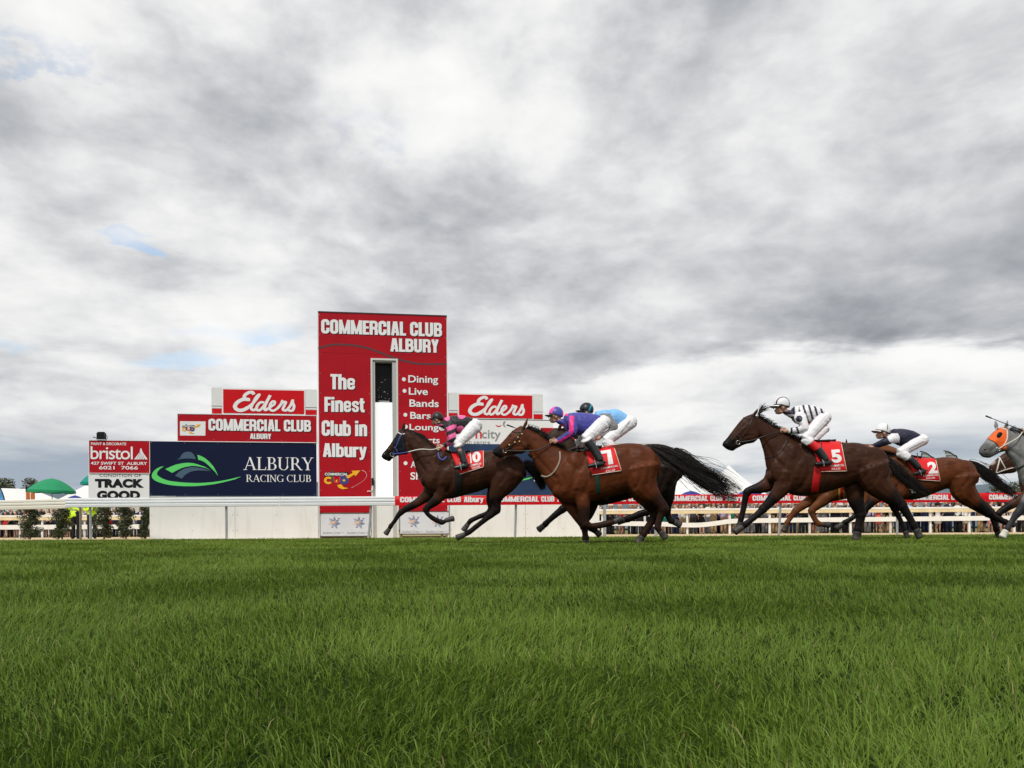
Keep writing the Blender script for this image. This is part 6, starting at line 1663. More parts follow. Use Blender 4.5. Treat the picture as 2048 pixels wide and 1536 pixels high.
crowd_fence('white crowd fence with a cream top board, right of the boards', 1150, 2330, topR, [1205, 1290, 1375, 1460, 1540, 1620, 1702, 1782, 1862, 1940, 2030, 2120, 2210, 2300],
    [(1150,1041),(1250,1042.5),(1320,1043.5),(1375,1045.5),(1405,1045),(1435,1041.5),(1470,1037.5),(1560,1036),(1700,1034.5),(1850,1033),(2000,1031.5),(2330,1028)])
topL = lambda px: 1030.5 - (px) / 300 * 1.0
crowd_fence('white crowd fence behind the young shrubs, left of the boards', -160, 420, topL, [-120, -40, 38, 83, 168, 240, 290, 380], [(-160,1050.5),(0,1050),(150,1049.3),(420,1048)])

# ---- people: a few figures modelled once, then dressed and placed one by one
def person_parts(kind, pose):
    """returns {part: mesh} for a standing figure of 1.72 m facing -Y"""
    rnd = random.Random(hash((kind, pose)) % 1000)
    body, top, low, shoes = MB(), MB(), MB(), MB(); woman = kind.startswith('woman')
    sw = .18 if woman else .205
    def lf(mb, pts, n=10): mb.loft([(Vector(p), Vector((a, 0, 0)), Vector((0, b, 0))) for p, a, b in pts], n, 3)
    body.ell((0, -.01, 1.60), (.075, .095, .115)); body.ell((0, -.04, 1.545), (.055, .062, .07)); body.ell((0, -.105, 1.585), (.014, .02, .02), None, 8, 6)
    for s in (-1, 1): body.ell((s*.076, .0, 1.59), (.01, .018, .028), None, 8, 6)
    lf(body, [((0, .01, 1.52), .052, .055), ((0, .015, 1.42), .06, .06)])
    lf(body, [((0, 0, 1.40), sw*.8, .09), ((0, 0, 1.15), sw*.66, .085), ((0, 0, .95), sw*.75, .10)], 12)
    lf(top, [((0, 0, 1.445), sw*.55, .07), ((0, 0, 1.38), sw*.96, .105), ((0, -.005, 1.25), sw*.93, .125), ((0, 0, 1.08), sw*(.70 if woman else .84), .112), ((0, 0, .93), sw*.88, .125)] + ([] if kind != 'man_suit' else [((0, 0, .80), sw*.92, .13)]), 14)
    elb = {'side': ((.27, .03, 1.13), (.26, -.06, .90)), 'rail': ((.30, -.04, 1.15), (.16, -.34, 1.06)), 'cross': ((.29, -.02, 1.14), (-.05, -.19, 1.16)), 'phone': ((.29, -.05, 1.14), (.10, -.26, 1.32)), 'hip': ((.36, .05, 1.16), (.22, -.06, 1.00))}
    for s in (-1, 1):
        p = pose if not (pose == 'phone' and s > 0) else 'side'
        e, w_ = [Vector((s*q[0], q[1], q[2])) for q in elb[p]]; sh = Vector((s*sw*.92, 0, 1.38))
        def arm(mb, r0, r1, r2, end=1.0):
            mb.tube([sh, sh.lerp(e, .5), e, e.lerp(w_, .5), w_][:(5 if end == 1.0 else 3)], [r0, (r0+r1)/2, r1, (r1+r2)/2, r2][:(5 if end == 1.0 else 3)], 8)
        arm(body, .046, .036, .027); d = (w_ - e).normalized()
        body.ell(w_ + d*.055, (.028, .05, .032), None, 8, 6)
        for k in range(4): body.tube([w_ + d*.08 + Vector(((k-1.5)*.014, 0, 0)), w_ + d*.13 + Vector(((k-1.5)*.015, 0, -.015))], [.009, .007], 5)
        if not woman or kind == 'woman_jacket': arm(top, .066, .055, .042)
        elif kind == 'woman_skirt': arm(top, .058, .048, .04, .5)
        hx = s*.095
        lf(body, [((hx, 0, .92), .085, .09), ((hx*1.05, -.01, .50), .055, .06), ((hx*1.05, .015, .33), .05, .058), ((hx*1.05, .01, .09), .034, .04)])
        body.ell((hx*1.1, -.05, .04), (.04, .11, .04))
        if not woman or kind == 'woman_jacket':
            lf(low, [((hx*.9, 0, .96), .105, .115), ((hx*1.05, -.005, .50), .078, .085), ((hx*1.1, .0, .06), .068, .08)])
            shoes.ell((hx*1.15, -.05, .045), (.048, .13, .045), None, 10, 6)
        else:
            shoes.loft([(Vector((hx*1.1, .05, .05)), Vector((.034, 0, 0)), Vector((0, 0, .04))), (Vector((hx*1.1, -.13, .03)), Vector((.03, 0, 0)), Vector((0, 0, .025)))], 8, 2)
    hair = MB()
    if woman:
        hair.ell((0, .02, 1.625), (.092, .108, .115)); hair.loft([(Vector((0, .06, 1.60)), Vector((.095, 0, 0)), Vector((0, .055, 0))), (Vector((0, .085, 1.40)), Vector((.10, 0, 0)), Vector((0, .035, 0)))], 10, 3)
    else: hair.ell((0, .018, 1.638), (.083, .098, .092))
    out = {'body': remesh(body, 'body', .017, 2), 'hair': remesh(hair, 'hair', .02, 2)}
    # cut the hair away from the face
    bm_v = me_np(out['hair']); keep = bm_v.copy(); f = (keep[:, 1] < -.055) & (keep[:, 2] < 1.66); keep[f, 1] = -.045; out['hair'].vertices.foreach_set('co', keep.ravel())
    if kind == 'woman_dress':
        dr = MB(); lf(dr, [((0, 0, 1.40), sw*.82, .10), ((0, -.01, 1.28), sw*.88, .125), ((0, 0, 1.08), sw*.70, .105), ((0, 0, .90), sw*.98, .135), ((0, 0, .58), sw*1.12, .16)], 16); out['dress'] = remesh(dr, 'dress', .02, 3)
    elif kind == 'woman_skirt':
        out['blouse'] = remesh(top, 'blouse', .02, 3); sk = MB(); lf(sk, [((0, 0, 1.0), sw*.78, .115), ((0, 0, .86), sw*.96, .135), ((0, 0, .55), sw*1.0, .14)], 14); out['skirt'] = remesh(sk, 'skirt', .02, 3)
    else:
        out['jacket' if kind != 'man_shirt' else 'shirt'] = remesh(top, 'top', .02, 3); out['trousers'] = remesh(low, 'trousers', .02, 3)
        if kind == 'man_suit':
            v = [(-.05, -.120, 1.44), (.05, -.120, 1.44), (.004, -.142, 1.18), (-.004, -.142, 1.18), (-.05, -.095, 1.45), (.05, -.095, 1.45), (.004, -.115, 1.18), (-.004, -.115, 1.18)]
            me = bpy.data.meshes.new('shirt_front'); me.from_pydata(v, [], [(0,3,2,1),(4,5,6,7),(0,1,5,4),(1,2,6,5),(2,3,7,6),(3,0,4,7)]); out['shirt_front'] = me
            m2 = MB(); m2.loft([(Vector((0, -.135, 1.42)), Vector((.014, 0, 0)), Vector((0, .006, 0))), (Vector((0, -.150, 1.22)), Vector((.022, 0, 0)), Vector((0, .006, 0)))], 8, 2)
            me = bpy.data.meshes.new('tie'); me.from_pydata([tuple(p) for p in m2.v], [], m2.f); out['tie'] = me
    me = bpy.data.meshes.new('shoes'); me.from_pydata([tuple(p) for p in shoes.v], [], shoes.f); out['shoes'] = me
    g = MB()
    for s in (-1, 1): g.ell((s*.034, -.098, 1.605), (.026, .014, .017), None, 8, 6)
    g.box((-.078, -.095, 1.608), (.078, -.085, 1.616)); me = bpy.data.meshes.new('sunglasses'); me.from_pydata([tuple(p) for p in g.v], [], g.f); out['sunglasses'] = me
    h = MB(); h.loft([(Vector((0, .01, 1.66)), Vector((.17, 0, .0)), Vector((0, .19, 0))), (Vector((0, .01, 1.675)), Vector((.16, 0, 0)), Vector((0, .18, 0)))], 16, 2); h.loft([(Vector((0, .015, 1.66)), Vector((.098, 0, 0)), Vector((0, .112, 0))), (Vector((0, .02, 1.75)), Vector((.08, 0, 0)), Vector((0, .09, 0)))], 14, 3)
    me = bpy.data.meshes.new('hat'); me.from_pydata([tuple(p) for p in h.v], [], h.f); out['hat'] = me
    for k in out:
        if k not in ('shirt_front',): out[k].polygons.foreach_set('use_smooth', [True] * len(out[k].polygons))
        if not out[k].materials: out[k].materials.append(white)
    return out
PALETTE = {'black': (.012, .012, .014), 'navy': (.014, .018, .05), 'charcoal': (.04, .042, .048), 'grey': (.17, .17, .18), 'white': (.72, .72, .71), 'pale blue': (.40, .52, .72), 'red': (.60, .02, .03), 'coral': (.70, .13, .10),
   'teal': (.01, .26, .21), 'purple': (.20, .03, .14), 'pink': (.70, .30, .36), 'cream': (.64, .56, .42), 'olive': (.12, .13, .06), 'tan': (.36, .25, .14), 'floral brown': (.26, .14, .09), 'burgundy': (.16, .015, .03), 'blue': (.04, .10, .36), 'lilac': (.42, .36, .60)}
HAIR = {'dark': (.012, .009, .008), 'brown': (.07, .035, .018), 'fair': (.38, .25, .10), 'grey': (.30, .29, .28), 'auburn': (.16, .05, .02)}
SKINS = [(.50, .28, .19), (.56, .32, .23), (.44, .23, .15), (.36, .18, .11), (.60, .36, .27)]
CLOTH = {k: mat('clothing_' + k.replace(' ', '_'), v, .8, .2, var=.12, scale=7) for k, v in PALETTE.items()}
HAIRM = {k: mat('hair_' + k, v, .6, .3) for k, v in HAIR.items()}
SKINM = [mat('skin_tone_%s' % n, v, .55, .3) for n, v in zip(('fair', 'light', 'tan', 'brown', 'rosy'), SKINS)]
POSES = ['side', 'rail', 'cross', 'phone', 'hip']
LIB = {}
used_labels = set()
def place_person(x, y, kind, pose, cols, hairc, hat, glasses, where, rz, sc, group, label=None):
    if (kind, pose) not in LIB: LIB[(kind, pose)] = person_parts(kind, pose)
    lib = LIB[(kind, pose)]; c1, c2 = cols
    word = {'man_suit': 'man in %s suit' % c1, 'man_shirt': 'man in %s shirt and %s trousers' % (c1, c2), 'woman_dress': '%s-haired woman in %s dress' % (hairc, c1), 'woman_skirt': '%s-haired woman in %s top and %s skirt' % (hairc, c1, c2), 'woman_jacket': '%s-haired woman in %s jacket and trousers' % (hairc, c1)}[kind]
    base = label or (word + (' and hat' if hat else '') + (' and sunglasses' if glasses and kind != 'man_shirt' else ''))
    lab = None
    for wh in where:
        cand = (base + ' ' + wh) if not label else label
        if len(cand.split()) <= 16 and cand not in used_labels: lab = cand; break
    if lab is None: return None, word
    used_labels.add(lab)
    t = thing('person', lab, 'person', (x, y, LOW if y > 45 else LOW * (y - TRACK_FAR) / (45 - TRACK_FAR)), group); t.rotation_euler = (0, 0, rz); t.scale = (sc, sc, sc)
    sk = random.choice(SKINM)
    for k, me in lib.items():
        if k == 'hat' and not hat or k == 'sunglasses' and not glasses: continue
        o = bpy.data.objects.new(k, me); COL.objects.link(o); o.parent = t
        m = {'body': sk, 'hair': HAIRM[hairc], 'jacket': CLOTH[c1], 'shirt': CLOTH[c1], 'dress': CLOTH[c1], 'blouse': CLOTH[c1], 'skirt': CLOTH[c2], 'trousers': CLOTH[c1 if kind in ('man_suit', 'woman_jacket') else c2],
             'shirt_front': CLOTH['white'], 'tie': CLOTH[c2], 'shoes': CLOTH['black'], 'sunglasses': black_plastic, 'hat': CLOTH[c2 if c2 in ('cream', 'white', 'tan', 'black', 'navy') else 'cream']}[k]
        o.material_slots[0].link = 'OBJECT'; o.material_slots[0].material = m
    return t, word
LAND = [(1215, 'near the white wall end'), (1262, 'behind the folded hooves of the bright bay'), (1330, 'behind the bright bay hind legs'), (1385, 'below the small white tent'), (1430, 'behind the sagging lower rail'), (1470, 'below the tall white tent'),
        (1520, 'behind the front hooves of horse 5'), (1563, 'beside the grey rail post'), (1605, 'behind the chestnut forelegs'), (1650, 'below the red girth of horse 5'), (1712, 'behind the planted hind leg of horse 5'), (1752, 'between the legs of horse 5'),
        (1800, 'beside the white fence post'), (1850, 'below the cloth of horse 2'), (1900, 'below the belly of horse 2'), (1950, 'behind the hind legs of horse 2'), (2000, 'beside the grey foreleg'), (2045, 'at the right edge of the photo'), (2200, 'beyond the right edge')]
LANDL = [(20, 'at the left edge behind the cream rail'), (60, 'behind the first shrub'), (100, 'between the first two shrubs'), (140, 'behind the second shrub'), (180, 'beside the white rail post'), (215, 'behind the third shrub'), (250, 'behind the fourth shrub'), (310, 'beside the white wall edge')]
def crowd(x0, x1, rows, land, group, spacing, seed, rowname):
    rg_ = random.Random(seed); random.seed(seed)
    for r in range(rows):
        px = x0 + rg_.uniform(0, 10) + r * 7; prev = None
        while px < x1:
            y = FY(px) + .50 + r * .62 + rg_.uniform(-.08, .12); X = W(px, HY, y).x
            for attempt in range(12):
                k = rg_.choices(['man_suit', 'man_shirt', 'woman_dress', 'woman_skirt', 'woman_jacket'], [34, 24, 26, 10, 6])[0]
                if k == 'man_suit': cols = (rg_.choices(['black', 'navy', 'charcoal', 'grey', 'tan'], [34, 28, 20, 14, 4])[0], rg_.choice(['red', 'navy', 'purple', 'pink', 'blue', 'burgundy']))
                elif k == 'man_shirt': cols = (rg_.choices(['white', 'pale blue', 'lilac', 'pink', 'black', 'blue'], [40, 24, 10, 8, 10, 8])[0], rg_.choice(['black', 'navy', 'charcoal', 'grey', 'tan']))
                elif k == 'woman_dress': cols = (rg_.choices(['red', 'black', 'coral', 'teal', 'purple', 'white', 'cream', 'floral brown', 'navy', 'pink', 'blue', 'burgundy'], [13, 22, 8, 7, 7, 9, 8, 8, 8, 5, 3, 5])[0], rg_.choice(['cream', 'black', 'white']))
                elif k == 'woman_skirt': cols = (rg_.choice(['white', 'burgundy', 'black', 'pink', 'olive', 'cream']), rg_.choice(['white', 'black', 'navy', 'red', 'floral brown']))
                else: cols = (rg_.choice(['black', 'navy', 'charcoal', 'white']), 'black')
                hc_ = rg_.choice(list(HAIR)) if k.startswith('woman') else rg_.choice(['dark', 'brown', 'grey', 'brown', 'dark'])
                hat = rg_.random() < (.16 if k.startswith('woman') else .08); gl = rg_.random() < .35
                lm = min(land, key=lambda q: abs(q[0] - px))[1]
                where = [rowname[r] + ' ' + lm]
                if prev: where += [lm + ' right of ' + ('a ' if prev[0] not in 'aeiou' else 'an ') + prev]
                pose = rg_.choice(POSES) if r == 0 else rg_.choice(['side', 'cross', 'phone'])
                t, w_ = place_person(X, y, k, pose, cols, hc_, hat, gl, where, math.radians(rg_.uniform(-24, 24)) + rg_.choice([0, 0, .5]), rg_.uniform(.95, 1.07) if not k.startswith('woman') else rg_.uniform(.90, 1.0), group)
                if t is not None: prev = w_; break
            px += spacing * rg_.uniform(.78, 1.3) * (1.0 if px < 1925 else 1.25)
crowd(1196, 2110, 3, LAND, 'spectators lining the right crowd fence', 19, 11, ['at the fence', 'second row', 'back row'])
crowd(-30, 335, 3, LANDL, 'spectators lining the left crowd fence', 17, 23, ['at the fence', 'second row', 'back row'])
# two stewards in high visibility jackets inside the fence, left
PALETTE['hivis'] = (.50, .80, .02); CLOTH['hivis'] = mat('high_visibility_fabric', (.52, .80, .02), .6, .3, var=.08, scale=8)
t, _ = place_person(W(184, HY, 36).x, 36, 'man_shirt', 'cross', ('hivis', 'black'), 'dark', False, False, [''], math.radians(20), 1.0, 'stewards in high visibility jackets', 'steward standing behind the white rail post in a yellow-green high visibility jacket')
def bent(kind, pose):
    lib = {k: m.copy() for k, m in person_parts(kind, pose).items()}
    a = math.radians(78)
    for k, m in lib.items():
        v = me_np(m).copy(); z0 = .93; up = sm(v[:, 2], z0 - .1, z0 + .12); ang = a * up
        x, z = v[:, 0].copy(), v[:, 2] - z0; v[:, 0] = x*np.cos(ang) - z*np.sin(ang); v[:, 2] = z0 + x*np.sin(ang) + z*np.cos(ang); m.vertices.foreach_set('co', v.ravel())
    return lib
LIB[('man_shirt', 'bent')] = bent('man_shirt', 'side')
t, _ = place_person(W(152, HY, 35).x, 35, 'man_shirt', 'bent', ('hivis', 'black'), 'dark', False, False, [''], 0.0, .98, 'stewards in high visibility jackets', 'steward bending over beside the second shrub in a yellow-green high visibility jacket')

# ---- tents and umbrellas
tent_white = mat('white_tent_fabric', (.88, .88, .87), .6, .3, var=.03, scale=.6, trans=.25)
tent_shade = mat('shaded_tent_fabric', (.62, .62, .60), .6, .3, var=.06, scale=.5, trans=.2)  # darker copy of the white fabric, shade put into its colour
umb_green = mat('green_umbrella_fabric', (.02, .30, .13), .65, .3, var=.05, scale=2, trans=.2)
umb_navy = mat('navy_umbrella_fabric', (.03, .045, .26), .65, .3, trans=.15)
umb_teal = mat('teal_umbrella_fabric', (.01, .28, .22), .65, .3, trans=.2)
def peak_tent(label, px, py, half, d, eave=2.4, m=tent_white, conc=.32):
    p = W(px, py, d); hw = half * d / F; t = thing('marquee', label, 'tent', (p.x, d, 0), 'marquees behind the crowd')
    n = 9; v, f = [], []
    for s in range(4):
        for i in range(n + 1):
            k = i / n; r = hw * k; z = eave + (p.z - eave) * ((1-k) ** (1 + conc * 2.2))
            a0 = math.radians(45 + 90*s); 
            for j in range(7):
                u = j / 6; ax, ay = math.cos(a0)*1.4142, math.sin(a0)*1.4142; bx, by = math.cos(a0 + math.pi/2)*1.4142, math.sin(a0 + math.pi/2)*1.4142
                v.append((p.x + r*(ax + (bx-ax)*u), d + r*(ay + (by-ay)*u), z - .06*hw*math.sin(u*math.pi)*k*(1-k)*2))
        b = s * (n+1) * 7
        for i in range(n):
            for j in range(6): f.append((b+i*7+j, b+(i+1)*7+j, b+(i+1)*7+j+1, b+i*7+j+1))
    part('canopy', v, f, m, t, True)
    mb = MB(); 
    for a, b in (((-1,-1),(1,-1)), ((1,-1),(1,1)), ((1,1),(-1,1)), ((-1,1),(-1,-1))):
        A, B = Vector((p.x+hw*a[0], d+hw*a[1], eave)), Vector((p.x+hw*b[0], d+hw*b[1], eave)); mb.add([A, B, B - Vector((0,0,.28)), A - Vector((0,0,.28))], [(0,1,2,3)])
    mb.build('valance', m, t)
    for sx in (-1, 1):
        for sy in (-1, 1): q = MB(); q.tube([(p.x+sx*hw*.98, d+sy*hw*.98, 0), (p.x+sx*hw*.98, d+sy*hw*.98, eave)], .05); q.build('pole', white_rail, t)
    q = MB(); q.tube([(p.x, d, p.z - .05), (p.x, d, p.z + .12)], .03, 6); q.build('finial', white_rail, t)
    e = hw*.97
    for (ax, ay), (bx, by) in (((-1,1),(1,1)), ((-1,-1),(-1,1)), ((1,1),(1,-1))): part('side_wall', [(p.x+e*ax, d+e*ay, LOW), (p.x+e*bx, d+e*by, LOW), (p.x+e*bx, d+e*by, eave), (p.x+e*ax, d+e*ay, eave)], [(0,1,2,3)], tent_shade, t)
peak_tent('tall peaked white marquee between the two groups of horses', 1457, 930, 88, 76, conc=.22)
peak_tent('lower white marquee just behind the bright bay horse hindquarters', 1366, 951, 96, 72, conc=.08)
peak_tent('small white marquee between the tall one and the lower one', 1428, 979, 62, 70, 2.5, conc=.1)
peak_tent('white marquee seen below the chest of the horse numbered 5', 1580, 981, 60, 80, 2.5, conc=.1)
peak_tent('white marquee seen under the belly of the horse numbered 5', 1660, 985, 60, 84, 2.5, conc=.1)
def long_marquee(label, pts, d, depth, m):
    """a long pitched roof; pts are ridge and eave pixels: ridge-left, ridge-right, eave-left, eave-right"""
    rl, rr, el, er = pts; A, B = W(*rl, d + depth/2), W(*rr, d + depth/2); C, D = W(*el, d), W(*er, d)
    t = thing('marquee', label, 'tent', tuple(((C+D)/2).xy) + (0,), 'marquees behind the crowd'); n = 14
    v, f = [], []
    for i in range(n + 1):
        k = i / n; a, c = A.lerp(B, k), C.lerp(D, k); sag = .10 * math.sin(k * math.pi * 5) ** 2
        for j in range(6):
            q = c.lerp(a, j / 5); v.append((q.x, q.y, q.z - sag * math.sin(j / 5 * math.pi)))
    for i in range(n):
        for j in range(5): f.append((i*6+j, (i+1)*6+j, (i+1)*6+j+1, i*6+j+1))
    part('roof', v, f, m, t, True)
    E, G = Vector((A.x, A.y + depth/2, C.z)), Vector((B.x, B.y + depth/2, D.z)); part('roof', [A, B, G, E], [(0,1,2,3)], m, t)
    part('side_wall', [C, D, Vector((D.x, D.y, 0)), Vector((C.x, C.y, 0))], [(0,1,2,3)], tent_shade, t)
    part('gable', [B, D, G], [(0,1,2)], m, t); part('gable', [A, C, E], [(0,1,2)], m, t)
    for k in (0, .25, .5, .75, 1):
        q = C.lerp(D, k); mb = MB(); mb.tube([(q.x, q.y - .05, 0), (q.x, q.y - .05, q.z)], .05); mb.build('pole', white_rail, t)
long_marquee('long white marquee roof at the left edge below the eucalyptus', ((-150,972),(62,978),(-150,1001),(125,1002)), 74, 9, tent_white)
long_marquee('white marquee roof right of the green umbrella, behind the paint sign', ((176,968),(330,975),(118,998),(330,1000)), 66, 8, tent_white)
def umbrella(name, label, px, ptop, prim, half, d, m, n=8, tilt=0.0):
    a, b = W(px, ptop, d), W(px, prim, d); hw = half * d / F; t = thing(name, label, 'umbrella', (a.x, d, 0), None)
    R = Matrix.Rotation(math.radians(tilt), 3, 'Y'); rings = 7; v, f = [], []; h = a.z - b.z
    for i in range(rings + 1):
        k = i / rings; r = hw * k; z = -h * k ** 1.75
        for j in range(n * 4):
            ph = 2*math.pi*j/(n*4); sc = 1 - .05 * abs(math.sin(ph*n/2)) * k
            v.append(a + R @ Vector((r*math.cos(ph)*sc, r*math.sin(ph)*sc, z)))
    N = n*4
    for i in range(rings):
        for j in range(N): f.append((i*N+j, (i+1)*N+j, (i+1)*N+(j+1) % N, i*N+(j+1) % N))
    part('canopy', v, f, m, t, True)
    e = len(v) - N; vv, ff = [], []
    for j in range(N): vv += [v[e+j], v[e+j] + Vector((0, 0, -.13 - .05 * abs(math.sin(math.pi*j/4))))]
    for j in range(N): ff.append((2*j, 2*((j+1) % N), 2*((j+1) % N)+1, 2*j+1))
    part('valance', vv, ff, m, t, True)
    for j in range(n):
        mb = MB(); mb.tube([a + Vector((0, 0, -.03)), v[(rings//2)*N + j*4] + Vector((0, 0, -.02)), v[e + j*4] + Vector((0, 0, -.02))], .012, 5); mb.build('rib', post_grey, t)
    mb = MB(); mb.tube([(a.x, d, 0), (a.x, d, a.z + .05)], .028, 8); mb.build('pole', post_grey, t)
umbrella('market_umbrella', 'big green umbrella left of the paint shop sign', 104, 957, 981, 46, 57, umb_green, tilt=2)
umbrella('market_umbrella', 'teal green umbrella half hidden by the paint shop sign', 192, 945, 965, 30, 60, umb_teal)
umbrella('market_umbrella', 'dark blue umbrella top in front of the white marquee roof beside the paint sign', 150, 991, 1003, 22, 56, umb_navy)
umbrella('market_umbrella', 'dark blue umbrella in front of the lower white marquee, behind the bay tail', 1382, 982, 993, 26, 58, umb_navy)
umbrella('market_umbrella', 'dark blue umbrella right of the tall white marquee, by horse 5 forelegs', 1500, 977, 990, 26, 60, umb_navy)

# ---- feather flags and banner poles
def feather_flag(label, tip, low, d, m, base_px):
    a, b = W(*tip, d), W(*low, d); t = thing('feather_flag', label, 'flag', (b.x, d, 0), 'feather flags behind the crowd')
    edge = [Vector((b.x, d, 0)), Vector((b.x, d, b.z*.6)), b, b.lerp(a, .35) + Vector((.06, 0, .12)), b.lerp(a, .7) + Vector((.05, 0, .12)), a]
    C = [Vector(q) for q in catmull([tuple(e) for e in edge], 6)]
    mb = MB(); mb.tube(C, .035, 6); mb.build('pole', black_plastic, t)
    v, f = [], []; k0 = 6; n = len(C)
    for i in range(k0, n):
        c = C[i]; v += [Vector((c.x, d + .01, c.z)), Vector((min(c.x - .02, a.x + .02 + .3*(1 - i/n)), d + .01 + .05*math.sin(i), c.z)), Vector((c.x, d + .025, c.z)), Vector((min(c.x - .02, a.x + .02 + .3*(1 - i/n)), d + .025 + .05*math.sin(i), c.z))]
    for i in range(n - k0 - 1):
        q = i*4; f += [(q, q+4, q+5, q+1), (q+2, q+3, q+7, q+6), (q+1, q+5, q+7, q+3)]
    part('sail', v, f, m, t)
sail_grey = mat('grey_mesh_fabric', (.42, .45, .46), .7, .2, trans=.4); sail_blue = mat('sky_blue_fabric', (.14, .42, .75), .7, .2, trans=.3)
feather_flag('grey feather flag tip showing just above the cloth numbered 2', (1840, 902.5), (1870, 923), 62, sail_grey, 0)
feather_flag('grey feather flag tip showing above the bay rump, right of the other flag', (1887, 901.5), (1915, 919), 62, sail_grey, 0)
feather_flag('sky blue feather flag at the left edge above the cream rail', (-14, 955), (9, 1001), 58, sail_blue, 0)
def banner_pole(label, px0, px1, py, pmid, d):
    a, b = W(px0, py, d), W(px1, py, d); zm = W(px0, pmid, d).z; t = thing('banner_pole', label, 'banner', ((a.x+b.x)/2, d, 0), 'navy and orange banner poles')
    mb = MB(); mb.box((a.x, d, zm + .004), (b.x, d + .16, a.z)); mb.build('navy_panel', navy, t)
    mb = MB(); mb.box((a.x + .02, d + .01, .6), (b.x - .01, d + .15, zm)); mb.build('orange_panel', mat('orange_banner', (.55, .15, .02), .6, .3, var=.35, scale=4), t)
    mb = MB(); mb.tube([((a.x+b.x)/2, d + .08, 0), ((a.x+b.x)/2, d + .08, .61)], .05); mb.build('pole', black_plastic, t)
banner_pole('narrow navy and orange banner pole, the left one of the pair by the green umbrella', 51, 57.5, 974.5, 984, 60)
banner_pole('wider navy and orange banner pole touching the green umbrella edge', 60, 67.5, 973.5, 984, 60)

# ---- plants
def leaf_cloud(centres, n, size, rs, mb, flat=.6):
    for i in range(n):
        c, r = rs.choice(centres); u = Vector((rs.gauss(0, 1), rs.gauss(0, 1), rs.gauss(0, 1))).normalized() * (rs.random() ** .45)
        p = c + Vector((u.x*r[0], u.y*r[1], u.z*r[2])); a = Vector((rs.gauss(0, 1), rs.gauss(0, 1), rs.gauss(0, flat))).normalized(); b = a.orthogonal().normalized(); b = (b*math.cos(i) + a.cross(b)*math.sin(i))
        s = size * rs.uniform(.6, 1.4); k = len(mb.v); mb.v += [p - a*s, p + b*s*.42, p + a*s, p - b*s*.42]; mb.f.append((k, k+1, k+2, k+3)); mb.c += [None]*4
def leaf_mat(name, c0, c1):
    m = bpy.data.materials.new(name); m.use_nodes = True; nt = m.node_tree; b = nt.nodes['Principled BSDF']; b.inputs['Roughness'].default_value = .55
    g = nt.nodes.new('ShaderNodeNewGeometry'); r = nt.nodes.new('ShaderNodeValToRGB'); nt.links.new(g.outputs['Random Per Island'], r.inputs[0])
    r.color_ramp.elements[0].color = (*c0, 1); r.color_ramp.elements[1].color = (*c1, 1); nt.links.new(r.outputs[0], b.inputs['Base Color']); return m
shrub_leaf = leaf_mat('shrub_leaf', (.018, .030, .010), (.075, .095, .035)); gum_leaf = leaf_mat('gum_leaf', (.045, .055, .028), (.15, .165, .09)); bark = mat('bark', (.13, .10, .07), .9, .1, var=.2, scale=9)
def shrub(px, d, h, w, label, seed):
    rs = random.Random(seed); p = W(px, HY, d); t = thing('shrub', label, 'shrub', (p.x, d, 0), 'young shrubs behind the left rail')
    tr = MB(); tr.tube([(p.x, d, -.02), (p.x + .02, d, .4), (p.x, d, h*.9)], [.028, .022, .008], 6)
    for i in range(9):
        z = h*(.15 + .08*i); a = rs.uniform(0, 6.28); tr.tube([(p.x, d, z), (p.x + math.cos(a)*w*.8, d + math.sin(a)*w*.8, z + .18)], [.012, .005], 5)
    tr.build('trunk', bark, t); mb = MB(); cs = []
    for i in range(16):
        z = h*(.10 + .86*i/15); rad = w * (.92 + .35*math.sin(i*1.9 + seed)) * (1 - .45*max(0, i/15 - .6)); a = rs.uniform(0, 6.28); cs.append((Vector((p.x + math.cos(a)*w*.35, d + math.sin(a)*w*.35, z)), (rad*.75, rad*.75, .13)))
    leaf_cloud(cs, 3600, .036, rs, mb); mb.build('crown', shrub_leaf, t)
for i, (px, h, w, lab) in enumerate(((60, 1.18, .36, 'dark leafy shrub behind the cream rail, furthest from the boards'), (124, 1.15, .34, 'loose dark shrub left of the brown rail post, half covering the bending steward'), (208, 1.28, .38, 'broad dark shrub between the white rail post and the track condition board'),
      (252, 1.28, .34, 'narrow dark shrub under the word on the track condition board'), (291, 1.1, .22, 'thin dark shrub against the edge of the white wall'))): shrub(px, 31, h, w, lab, 40 + i)
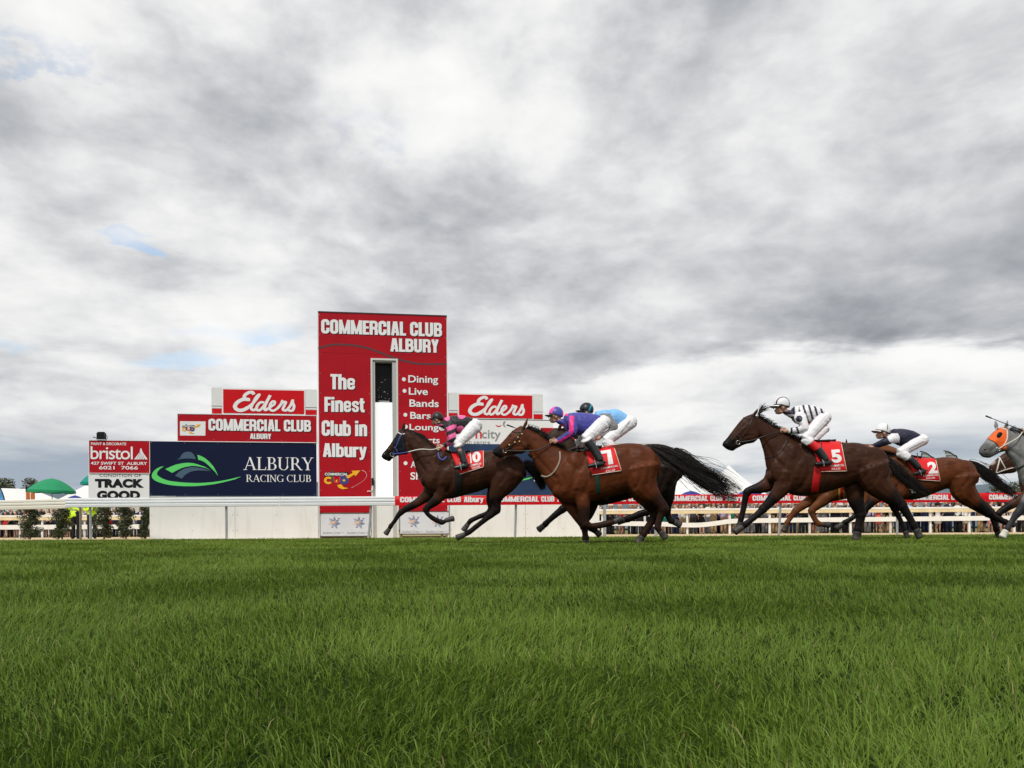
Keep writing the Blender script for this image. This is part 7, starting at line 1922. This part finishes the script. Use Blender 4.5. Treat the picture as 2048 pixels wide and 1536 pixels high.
def tree(px, d, h, w, label, seed, m=gum_leaf, group=None, n=2600, size=.28):
    rs = random.Random(seed); p = W(px, HY, d); t = thing('tree', label, 'tree', (p.x, d, 0), group); tr = MB(); cs = []
    tr.tube([(p.x, d, -.3), (p.x + .2, d, h*.35), (p.x, d, h*.6)], [h*.03, h*.022, h*.012], 8)
    for i in range(10):
        a = rs.uniform(0, 6.28); r = w*rs.uniform(.35, .85); z = h*rs.uniform(.55, .93); q = Vector((p.x + math.cos(a)*r, d + math.sin(a)*r, z)); tr.tube([(p.x + .1, d, h*rs.uniform(.3, .5)), (Vector((p.x, d, h*.55)) + q)/2, q], [h*.012, h*.008, h*.003], 5)
        cs.append((q, (w*rs.uniform(.22, .4), w*rs.uniform(.22, .4), h*rs.uniform(.07, .13))))
    tr.build('trunk', bark, t); mb = MB(); leaf_cloud(cs, n, size, rs, mb); mb.build('crown', m, t)
tree(-12, 150, 9.3, 4.6, 'gum tree cut by the left edge above the white marquee', 71, n=3600, size=.22)
tree(24, 152, 9.1, 4.3, 'rounded gum tree above the left white marquee, nearest the banner poles', 72, n=3400, size=.22)
words_ = ['tall gum tree', 'broad gum tree', 'low bushy tree', 'thin gum tree', 'dark round tree', 'ragged gum tree', 'pale gum tree', 'leaning gum tree', 'stout gum tree', 'spreading gum tree']
for i, px in enumerate((1938, 1962, 1985, 2006, 2024, 2043, 2064, 2090, 1918, 1898)):
    d = 250 + (i * 37) % 60; h = (9.5, 11, 10, 12.5, 14.5, 13, 12, 12, 9, 8.5)[i]; tree(px, d, h, h*.42, words_[i] + ' in the far row ' + ('behind the tail of horse 2' if i in (0, 1, 2, 8, 9) else 'behind the grey horse'), 80 + i, group='far row of trees at the right', n=1300, size=.42)
def hills():
    m = mat('hazy_forested_hill', (.115, .15, .175), .95, .05, var=.22, scale=.006); v, f = [], []; n = 160  # distance haze is put into the blue-grey base colour
    for i in range(n + 1):
        px = -1200 + 4600*i/n; d = 2600
        top = 975 + 5*math.sin(px*.0061 + 1) + 4*math.sin(px*.017) + 2.5*math.sin(px*.043 + 2) - 9*math.exp(-((px-1962)/60)**2)
        for k, (dd, zf) in enumerate(((-700, 0), (-420, .35), (-180, .8), (0, 1), (500, .3), (800, -.05))):
            q = W(px, top, d); v.append((q.x, d + dd + 40*math.sin(px*.02 + k), q.z * zf + (6*math.sin(px*.05 + k*2) if 0 < k < 3 else 0)))
    for i in range(n):
        for k in range(5): f.append((i*6+k, (i+1)*6+k, (i+1)*6+k+1, i*6+k+1))
    o = mesh_obj('hills', v, f, m, None, True); tag(o, 'low blue-grey forested hills on the horizon', None, None, 'structure')
hills()
